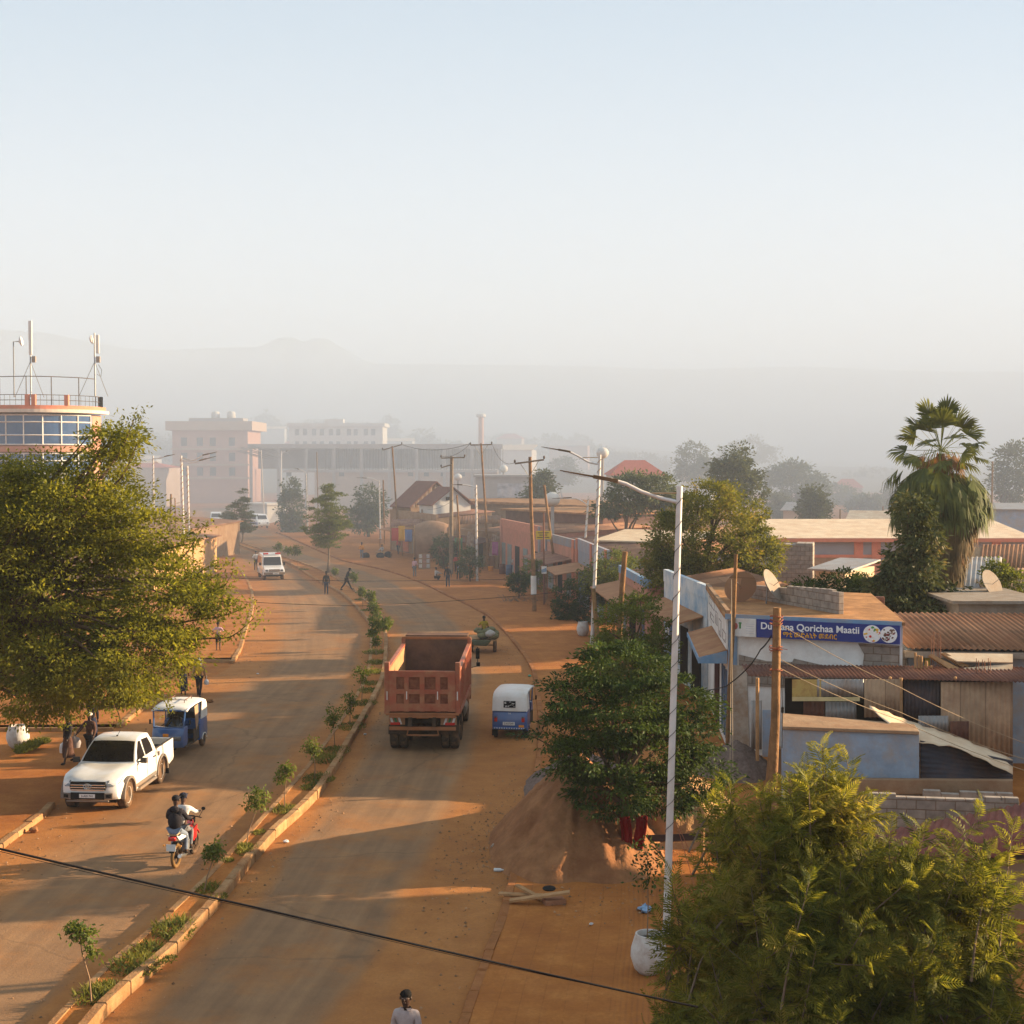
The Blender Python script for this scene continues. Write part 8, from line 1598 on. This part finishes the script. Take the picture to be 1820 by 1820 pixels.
for k in range(64): u = ul*(.30+.70*k/63); mb.tube([(u,.2+r.random()*3,zf+.1),(u+r.uniform(-.15,.15),.2+r.random()*3,zt-.8)],.06,4)
pr_ = mb.build('timber_props', mat('grey_props',(.16,.13,.11),.9), rt); pr_['kind'] = 'stuff'
for k, x in enumerate((512,606,729,757,787,821)):
    u = (x-x0)/F*D; zz = P(0,843,D).z; mb = MB(); mb.box((u,.78,zz),(1.0,.12,.8)); mb.build('window', M_WIN, rt)
mb = MB(); 
for k in range(14): a0 = Vector((r.uniform(0,6),r.uniform(-1.5,1),zt+r.uniform(-2,.2))); mb.tube([a0-Vector((2.2,0,-.5)),a0+Vector((2.6,0,-.9))],.06,4)
q = mb.build('loose_timbers', mat('grey_props',(0,0,0)), rt); q['kind'] = 'stuff'
mb = MB(); mb.tube([(0,0,-2),(0,0,0),(0,0,P(0,742,330).z)],[.75,.7,.6],12); o = empty('chimney_tower', (P(855,800,330).x,330,0), 0, 'pale slender tower rising behind the wide level cross arm', 'tower'); mb.build('shaft', M_PINKF, o, smooth=50); mb = MB(); mb.lathe([(.75,0),(1.1,.15),(1.1,.7),(.8,.9),(0,.95)],12,(0,0,P(0,742,330).z)); mb.build('cap', M_WHITEB, o)
# tower block with curved balcony on the left
D = 112; tc = P(72,811,D+4.6); tw = empty('curved_tower', (tc.x,D+4.6,0), 0, 'salmon building with a curved blue glazed front and a railed roof terrace', 'building'); Rr = 4.95
def zy(y): return P(0,y,D).z
def cyl(mb, r0, z0, z1, a0=-math.pi*1.02, a1=.02*math.pi, n=40):
    vs = []
    for i in range(n+1): a = a0+(a1-a0)*i/n; vs += [(r0*math.cos(a),r0*math.sin(a),z0),(r0*math.cos(a),r0*math.sin(a),z1)]
    vs += [(r0*math.cos(a1),1.2,z0),(r0*math.cos(a1),1.2,z1),(r0*math.cos(a0),1.2,z0),(r0*math.cos(a0),1.2,z1)]; m = n+3
    mb.add(vs, [(2*i,2*((i+1)%m),2*((i+1)%m)+1,2*i+1) for i in range(m)]+[tuple(2*i+1 for i in range(m)),tuple(2*i for i in range(m-1,-1,-1))])
mb = MB(); cyl(mb, Rr-.25, 0, zy(735)); mb.build('wall', M_PINKW, tw)
for y0, y1 in ((790,737),(860,806)):
    mb = MB(); cyl(mb, Rr-.12, zy(y0), zy(y1), -math.pi*.86, -.10*math.pi); gl_ = mb.build('glazing', mat('blue_window_glass',(.03,.07,.16),.08,.3,.4,spec=.9), tw)
    mb = MB()
    for k in range(9): a = -math.pi*(.86-.76*k/8); mb.tube([((Rr-.08)*math.cos(a),(Rr-.08)*math.sin(a),zy(y0)),((Rr-.08)*math.cos(a),(Rr-.08)*math.sin(a),zy(y1))],.055,4)
    for y in (y0, y0+(y1-y0)*.32, y0+(y1-y0)*.76, y1): mb.tube([((Rr-.08)*math.cos(a),(Rr-.08)*math.sin(a),zy(y)) for a in np.linspace(-math.pi*.86,-math.pi*.10,24)],.055,4)
    mb.build('glazing_bars', M_WHITEP, gl_)
mb = MB(); cyl(mb, Rr+.42, zy(733), zy(727)); mb.build('balcony_slab', mat('cream_slab',(.60,.50,.40),.9), tw); mb = MB(); cyl(mb, Rr+.15, zy(727), zy(720)); mb.build('balcony_rim', M_CORAL, tw); mb = MB(); cyl(mb, Rr+.05, zy(803), zy(793)); mb.build('spandrel', M_PINKW, tw)
zt = zy(720)
for k, x in enumerate((42,53,104,157,181)):
    cxx = (P(x,0,D).x-tc.x)/ (Rr+.1); a = -math.acos(max(-1,min(1,cxx))); mb = MB(); mb.box(((Rr+.05)*math.cos(a),(Rr+.05)*math.sin(a),zt+.42),(.32,.32,.85)); mb.build('brick_post', M_CORAL, tw)
mb = MB()
for z_ in (zt+.4,zt+.82): mb.tube([((Rr+.05)*math.cos(a),(Rr+.05)*math.sin(a),z_) for a in np.linspace(-math.pi,0,30)],.025,4)
for a in np.linspace(-math.pi,0,34): mb.tube([((Rr+.05)*math.cos(a),(Rr+.05)*math.sin(a),zt),((Rr+.05)*math.cos(a),(Rr+.05)*math.sin(a),zt+.82)],.014,4)
mb.build('railing', M_PLAST, tw)
mb = MB()
for x, y in ((-4.4,-1),(-2,-3.6),(.4,-4.4),(2.2,-3.8),(3.9,-2.2),(4.6,0)): mb.tube([(x,y,zt),(x,y,zt+2.3)],.04,5)
mb.tube([(-4.4,-1,zt+2.3),(-2,-3.6,zt+2.3),(.4,-4.4,zt+2.3),(2.2,-3.8,zt+2.3),(3.9,-2.2,zt+2.3),(4.6,0,zt+2.3)],.035,5); mb.build('terrace_frame', M_PLAST, tw)
def mast(x, ytop, ybase, lab, dish):
    p = P(x,ybase,D+3); o = empty('antenna_mast', p, 0, lab, 'antenna', 'antenna masts on the curved tower'); h = P(0,ytop,D+3).z-p.z; mb = MB(); mb.tube([(0,0,0),(0,0,h)],.06,8); mb.tube([(0,0,h*.55),(-1.3,0,0)],.025,5); mb.tube([(0,0,h*.55),(.9,.5,0)],.025,5); mb.build('mast', M_METAL, o)
    mb = MB(); mb.box((.28 if dish else .05,-.1,h-.9),(.26,.14,1.9 if not dish else 1.5)); mb.build('panel_antenna', M_WHITEB, o, bevel=.03); mb = MB(); mb.box((.3,-.05,h*.58),(.3,.2,.5)); mb.build('radio_unit', M_CONC, o)
    if dish: mb = MB(); mb.lathe([(0,0),(.2,.03),(.34,.12),(.34,.2)],16,(-.35,-.1,h-.55),Matrix.Rotation(R(80),3,'Y')); mb.build('drum_dish', M_WHITEP, o, smooth=50); mb = MB(); mb.tube([(.3,0,h*.5),(.55,0,h*.42),(.5,0,h*.3),(.2,0,h*.35)],.02,5); mb.build('cable', M_BLACK, o)
    else: mb = MB(); mb.box((.05,-.1,h+.1),(.28,.16,1.6)); mb.build('upper_panel', M_WHITEB, o, bevel=.03)
mast(55, 590, 706, 'antenna mast with a tall white panel at the left edge', False); mast(169, 592, 704, 'antenna mast with a white drum dish on the right side of the terrace', True)
o = empty('satellite_dish', P(34,607,D+3), 0, 'white drum dish at the far left edge above the terrace', 'satellite dish'); mb = MB(); mb.lathe([(0,0),(.2,.03),(.36,.12),(.36,.2)],16,(0,0,0),Matrix.Rotation(R(80),3,'Y')); mb.build('dish', M_WHITEP, o, smooth=50); mb = MB(); mb.tube([(0,0,0),(-.5,.1,0),(-.5,.1,P(0,706,D+3).z-o.location.z)],.05,6); mb.build('mast', M_METAL, o)
# orange wall and shops on the left behind the big tree
house('street_house','low ochre house on the left behind the big tree',(-27.5,108),(-26.0,124),8,0,3.3,mat('ochre_wall',(.48,.28,.13),.9,.15,1.5),M_RUST,.6,'lean')
house('street_house','low brown house on the left beyond the ochre one',(-31,128),(-29,150),8,0,3.4,M_TANW,M_RUST,.6,'lean')
# far slope with faint houses and trees
gx = np.linspace(-420, 300, 60); gy = np.linspace(395, 885, 30); V = []
for y in gy:
    for x in gx:
        u = (y-395)/490; w = 1/(1+math.exp((x-40)/70)); V.append((x, y, .1+ (4+34*w)*u**.8*min(1,u*8)+1.2*math.sin(x*.03)*math.sin(y*.02)*min(1,u*4)))
nx_ = len(gx); FQ = np.array([(j*nx_+i, j*nx_+i+1, (j+1)*nx_+i+1, (j+1)*nx_+i) for j in range(len(gy)-1) for i in range(nx_-1)])
tag(np_mesh('far_slope', np.array(V), FQ, mat('dull_slope',(.16,.15,.10),.95,.3,.02)), 'faint slope rising behind the town', 'slope', kind='structure')
def slope_z(x, y): u = (y-395)/490; w = 1/(1+math.exp((x-40)/70)); return .1+(4+34*w)*u**.8*min(1,u*8)
r = random.Random(31); FH = [(232,800,300),(250,812,290),(452,712,560),(478,716,540),(368,716,520),(620,725,520),(700,740,480),(530,735,460),(560,742,450),(420,735,470),(905,760,520),(1010,770,480),(240,765,420),(860,800,420)]
words_ = ['narrow','wide','long','squat','small pale','broad','low','tall','square','boxy','dim','plain','lone','flat']
spots_ = ['left of the apartment block','right of the lone left lamp','high above the left roof tank','above the apartment block roof','left of the faint conifers','above the office block','right of the office block','behind the stair head','behind the office roof','between the two far blocks','right of the slender tower','far beyond the braced pole','at the foot of the slope on the left','behind the props']
for k, (x, y, D_) in enumerate(FH):
    p = P(x, y, D_); zb = slope_z(p.x, D_) if D_ > 395 else 0; w = r.uniform(7,13); hh_ = max(3.2, min(8, p.z-zb)); house('hillside_house', 'faint %s house in the haze %s' % (words_[k], spots_[k]), (p.x-w/2,D_), (p.x+w/2,D_+r.uniform(-2,2)), 8, zb-1, zb+hh_, [M_WHITEB,M_BEIGE,M_PINKF][k%3], [M_CREAM,M_REDROOF,M_GREYT][k%3], r.uniform(.8,2.2), ['gable','hip','lean'][k%3], group='faint houses on the slope')
FT = [(300,735,480,30,24),(350,715,560,34,22),(410,720,540,26,26),(470,705,600,24,30),(520,715,560,34,20),(590,712,600,30,22),(640,720,560,34,26),(690,715,580,18,34),(750,735,520,26,30),(1030,705,620,22,20),(985,735,560,50,22),(1060,745,520,60,20),(1140,760,480,50,18),(560,708,640,40,18),(250,725,520,30,26),(800,745,520,40,18),(900,735,600,40,16)]
tw_ = ['rounded','spreading','tall','slim','bushy','low','dense','feathery','broad','small','wide','flat','hazy','far','left','lower','upper']
for k, (x, y, D_, rx, ry) in enumerate(FT):
    p = P(x, y, D_); zb = slope_z(p.x, D_); top = p.z+ry*D_/F; cz = zb+ry*D_/F*.75; bl_ = [(np.array((p.x,D_,cz)), np.array((rx*D_/F, rx*D_/F*.7, ry*D_/F))), (np.array((p.x+rx*D_/F*.5,D_,cz-1.5)), np.array((rx*D_/F*.6, rx*D_/F*.6, ry*D_/F*.7)))]
    tree('slope_tree', 'faint %s tree on the far slope, number %s from the left edge' % (tw_[k], '') if False else 'faint %s tree on the far slope %s' % (tw_[k], ['above the apartment block','above its roof tanks','right of its roof tanks','behind the conifers gap','above the left end of the office block','above the office block','over the right end of the office block','just right of the office block','left of the slender tower','standing alone against the sky','right of the slender tower','behind the second lamp','above the red hip roof','highest over the office block','beside the tower antennas','below the slender tower','beyond the power poles'][k]), 'tree', (p.x, D_, zb-.3), bl_, 90, 26, 2.2, (1.1,.6), L_GREY, M_BARK, .3, max(2,(cz-zb)*.8), 300+k, 'faint trees on the far slope', nl=5)
# white sail awnings at the end of the road
sa = empty('sail_awning', P(492,930,215), 0, 'white sail awning stretched beside the far median trees', 'awning'); o0 = sa.location; mb = MB(); mb.slab([P(476,930,215)-o0,P(500,926,216)-o0,P(506,893,217)-o0,P(498,890,216)-o0],.06); mb.build('cloth', M_WHITEB, sa); mb = MB(); mb.tube([P(505,936,217)-o0,P(506,890,217)-o0],.06,5); mb.build('post', M_METAL, sa)
house('street_kiosk','small white kiosk under the far sail awning',(P(440,930,225).x,225),(P(475,930,222).x,222),4,0,2.6,M_WHITEB,M_WHITEB,.3,'flat',cat='kiosk')

# plain houses added out of view on the right to shade the near road
house('shade_house','tall plain plastered house added unseen beyond the right edge to shade the road',(24.2,17),(23.8,38.2),9,0,7.6,M_WHITEW,M_ROOFD,.25,'flat')
house('shade_house','second plain house added unseen beyond the block walls to cast shade',(26.5,42),(26.1,57),9,0,5.6,M_TANW,M_ROOFD,.25,'flat')

# misty roofs and trees on the plain to the right
for k, (x0, x1, yt, D_, m, rm, rise, stl, lab) in enumerate([(1508,1572,926,160,M_TANW,M_CREAM,1.0,'gable','low gabled house in the mist left of the palm'),(1752,1850,905,150,M_BLUEW,M_GREYT,.4,'lean','bluish hazy building at the right edge behind the palm'),(1392,1440,920,190,M_BEIGE,M_GREYT,1.0,'gable','small misty house behind the rounded olive tree'),(1590,1650,922,240,M_WHITEB,M_RUST,1.4,'hip','misty house behind the palm skirt'),(1210,1262,850,300,M_WHITEB,M_CREAM,1.5,'gable','pale misty house right of the red hip roof'),(1480,1530,902,330,M_BEIGE,M_REDROOF,2.0,'hip','misty house with a dull red roof on the plain'),(1640,1700,900,360,M_PINKF,M_GREYT,1.5,'gable','faint wide house on the plain behind the palm'),(890,945,800,380,M_WHITEB,M_CREAM,1.5,'lean','faint pale building right of the slender tower'),(1300,1360,878,400,M_BEIGE,M_CREAM,2,'hip','faint house below the tall pale grey tree')]):
    a, b, z = pxh(x0, x1, yt, D_); zz = max(3.0, z); house('misty_house', lab, a, (b[0], D_-1.5), 8, 0, zz, m, rm, rise, stl, group='misty houses on the plain')
for k, (x, y, rx, ry, D_, lab) in enumerate([(1490,880,30,22,300,'misty tree above the dull red roof'),(1590,890,22,26,280,'misty tree just left of the palm crown'),(1230,820,26,34,260,'tall misty tree right of the red hip roof'),(1385,900,20,26,220,'misty tree at the edge of the rounded olive tree'),(1000,835,22,22,330,'misty tree beyond the braced power pole'),(1330,800,50,22,430,'wide faint tree line clump above the olive tree'),(1560,850,60,20,480,'faint wide tree crown far out on the plain'),(1690,870,36,24,420,'faint tree far behind the palm')]):
    hz('misty_tree', lab, x, D_, [(x,y,rx,ry),(x+rx*.6,y+ry*.4,rx*.6,ry*.7),(x-rx*.5,y+ry*.5,rx*.6,ry*.6)], 110, .25+D_/900, L_GREY, 400+k)
for k, (x, y0, y1, D_) in enumerate([(1493,905,940,150),(1569,900,935,170),(1763,820,900,140)]):
    b_ = P(x,y1,D_); o = empty('utility_pole', (b_.x,D_,0), 0, ['thin distant pole above the long barrack roof','thin distant pole just left of the palm','grey distant mast right of the palm'][k], 'pole', 'distant thin poles'); mb = MB(); mb.tube([(0,0,0),(0,0,P(x,y0,D_).z)],.09,6); mb.build('shaft', M_WOODG, o)
# goods, cloths and signs in front of the shops
cl_ = [((.42,.06,.05),'red'),((.60,.32,.05),'orange'),((.10,.16,.34),'blue'),((.55,.5,.45),'white'),((.30,.10,.22),'purple'),((.12,.24,.12),'green')]
for k, (x, y, D_, w, h, lab) in enumerate([(702,950,143,.8,1.3,'red cloth hanging under the brown roofed stalls'),(714,948,142,.7,1.5,'orange cloth hanging under the brown roofed stalls'),(726,952,141.5,.8,1.2,'blue cloth hanging under the brown roofed stalls'),(742,950,140,.7,1.5,'white cloth hanging beside the domed shelter'),(880,975,127,.6,1.2,'purple cloth hanging at the rusty stall'),(815,968,131,.8,1.3,'green cloth hanging at the rusty stall')]):
    o = empty('hanging_cloth', P(x,y,D_-1.8), R(-20), lab, 'cloth', 'cloths hanging at the stalls'); vs = [(-w/2+w*i/6, .05*math.sin(i*1.7+j*.5), -h*j/5+h*.5) for j in range(6) for i in range(7)]; mb = MB(); mb.add(vs, [(j*7+i,j*7+i+1,(j+1)*7+i+1,(j+1)*7+i) for j in range(5) for i in range(6)]); solid(mb.build('fabric', cloth('stall_'+cl_[k][1], cl_[k][0]), o, smooth=60), .015)
    mb = MB(); mb.tube([(-w/2-.1,0,h*.5+.02),(w/2+.1,0,h*.5+.02)],.02,5); mb.build('rail', M_WOOD, o)
for k, (x, y, s, m, lab) in enumerate([(893,1020,.45,M_RUSTD,'rusty barrel at the corner of the salmon brick shop'),(905,1022,.40,M_DOORB,'blue barrel beside the rusty barrel')]):
    mb = MB(); mb.lathe([(.28,0),(.29,.02),(.28,.28),(.295,.3),(.28,.32),(.28,.58),(.295,.6),(.28,.62),(.28,.88),(.26,.88),(.25,.84),(0,.84)],14); tag(mb.build('barrel', m, None, G(x,y), smooth=40), lab, 'barrel', 'barrels at the shop front')
for k, (x, y, D_, lab) in enumerate([(730,930,144,'slanting brown tin sheet over the far stalls'),(850,925,130,'slanting rusty tin sheet over the rusty stall')]):
    o = empty('loose_sheet', P(x,y,D_), 0, lab, 'tin sheet', 'loose tin sheets over stalls'); mb = MB(); corr(mb, (-2,-1.4,-.3),(2.2,-1.2,-.2),(2.2,1.6,.4),(-2,1.6,.35),.25,.03); solid(mb.build('sheet', M_RUST if k else M_BROWNR, o, smooth=80), .01); mb = MB(); mb.tube([(-1.9,-1.3,-.3),(-1.9,-1.3,-P(x,y,D_).z)],.05,5); mb.tube([(2.1,-1.1,-.2),(2.1,-1.1,-P(x,y,D_).z)],.05,5); mb.build('prop', M_WOOD, o)
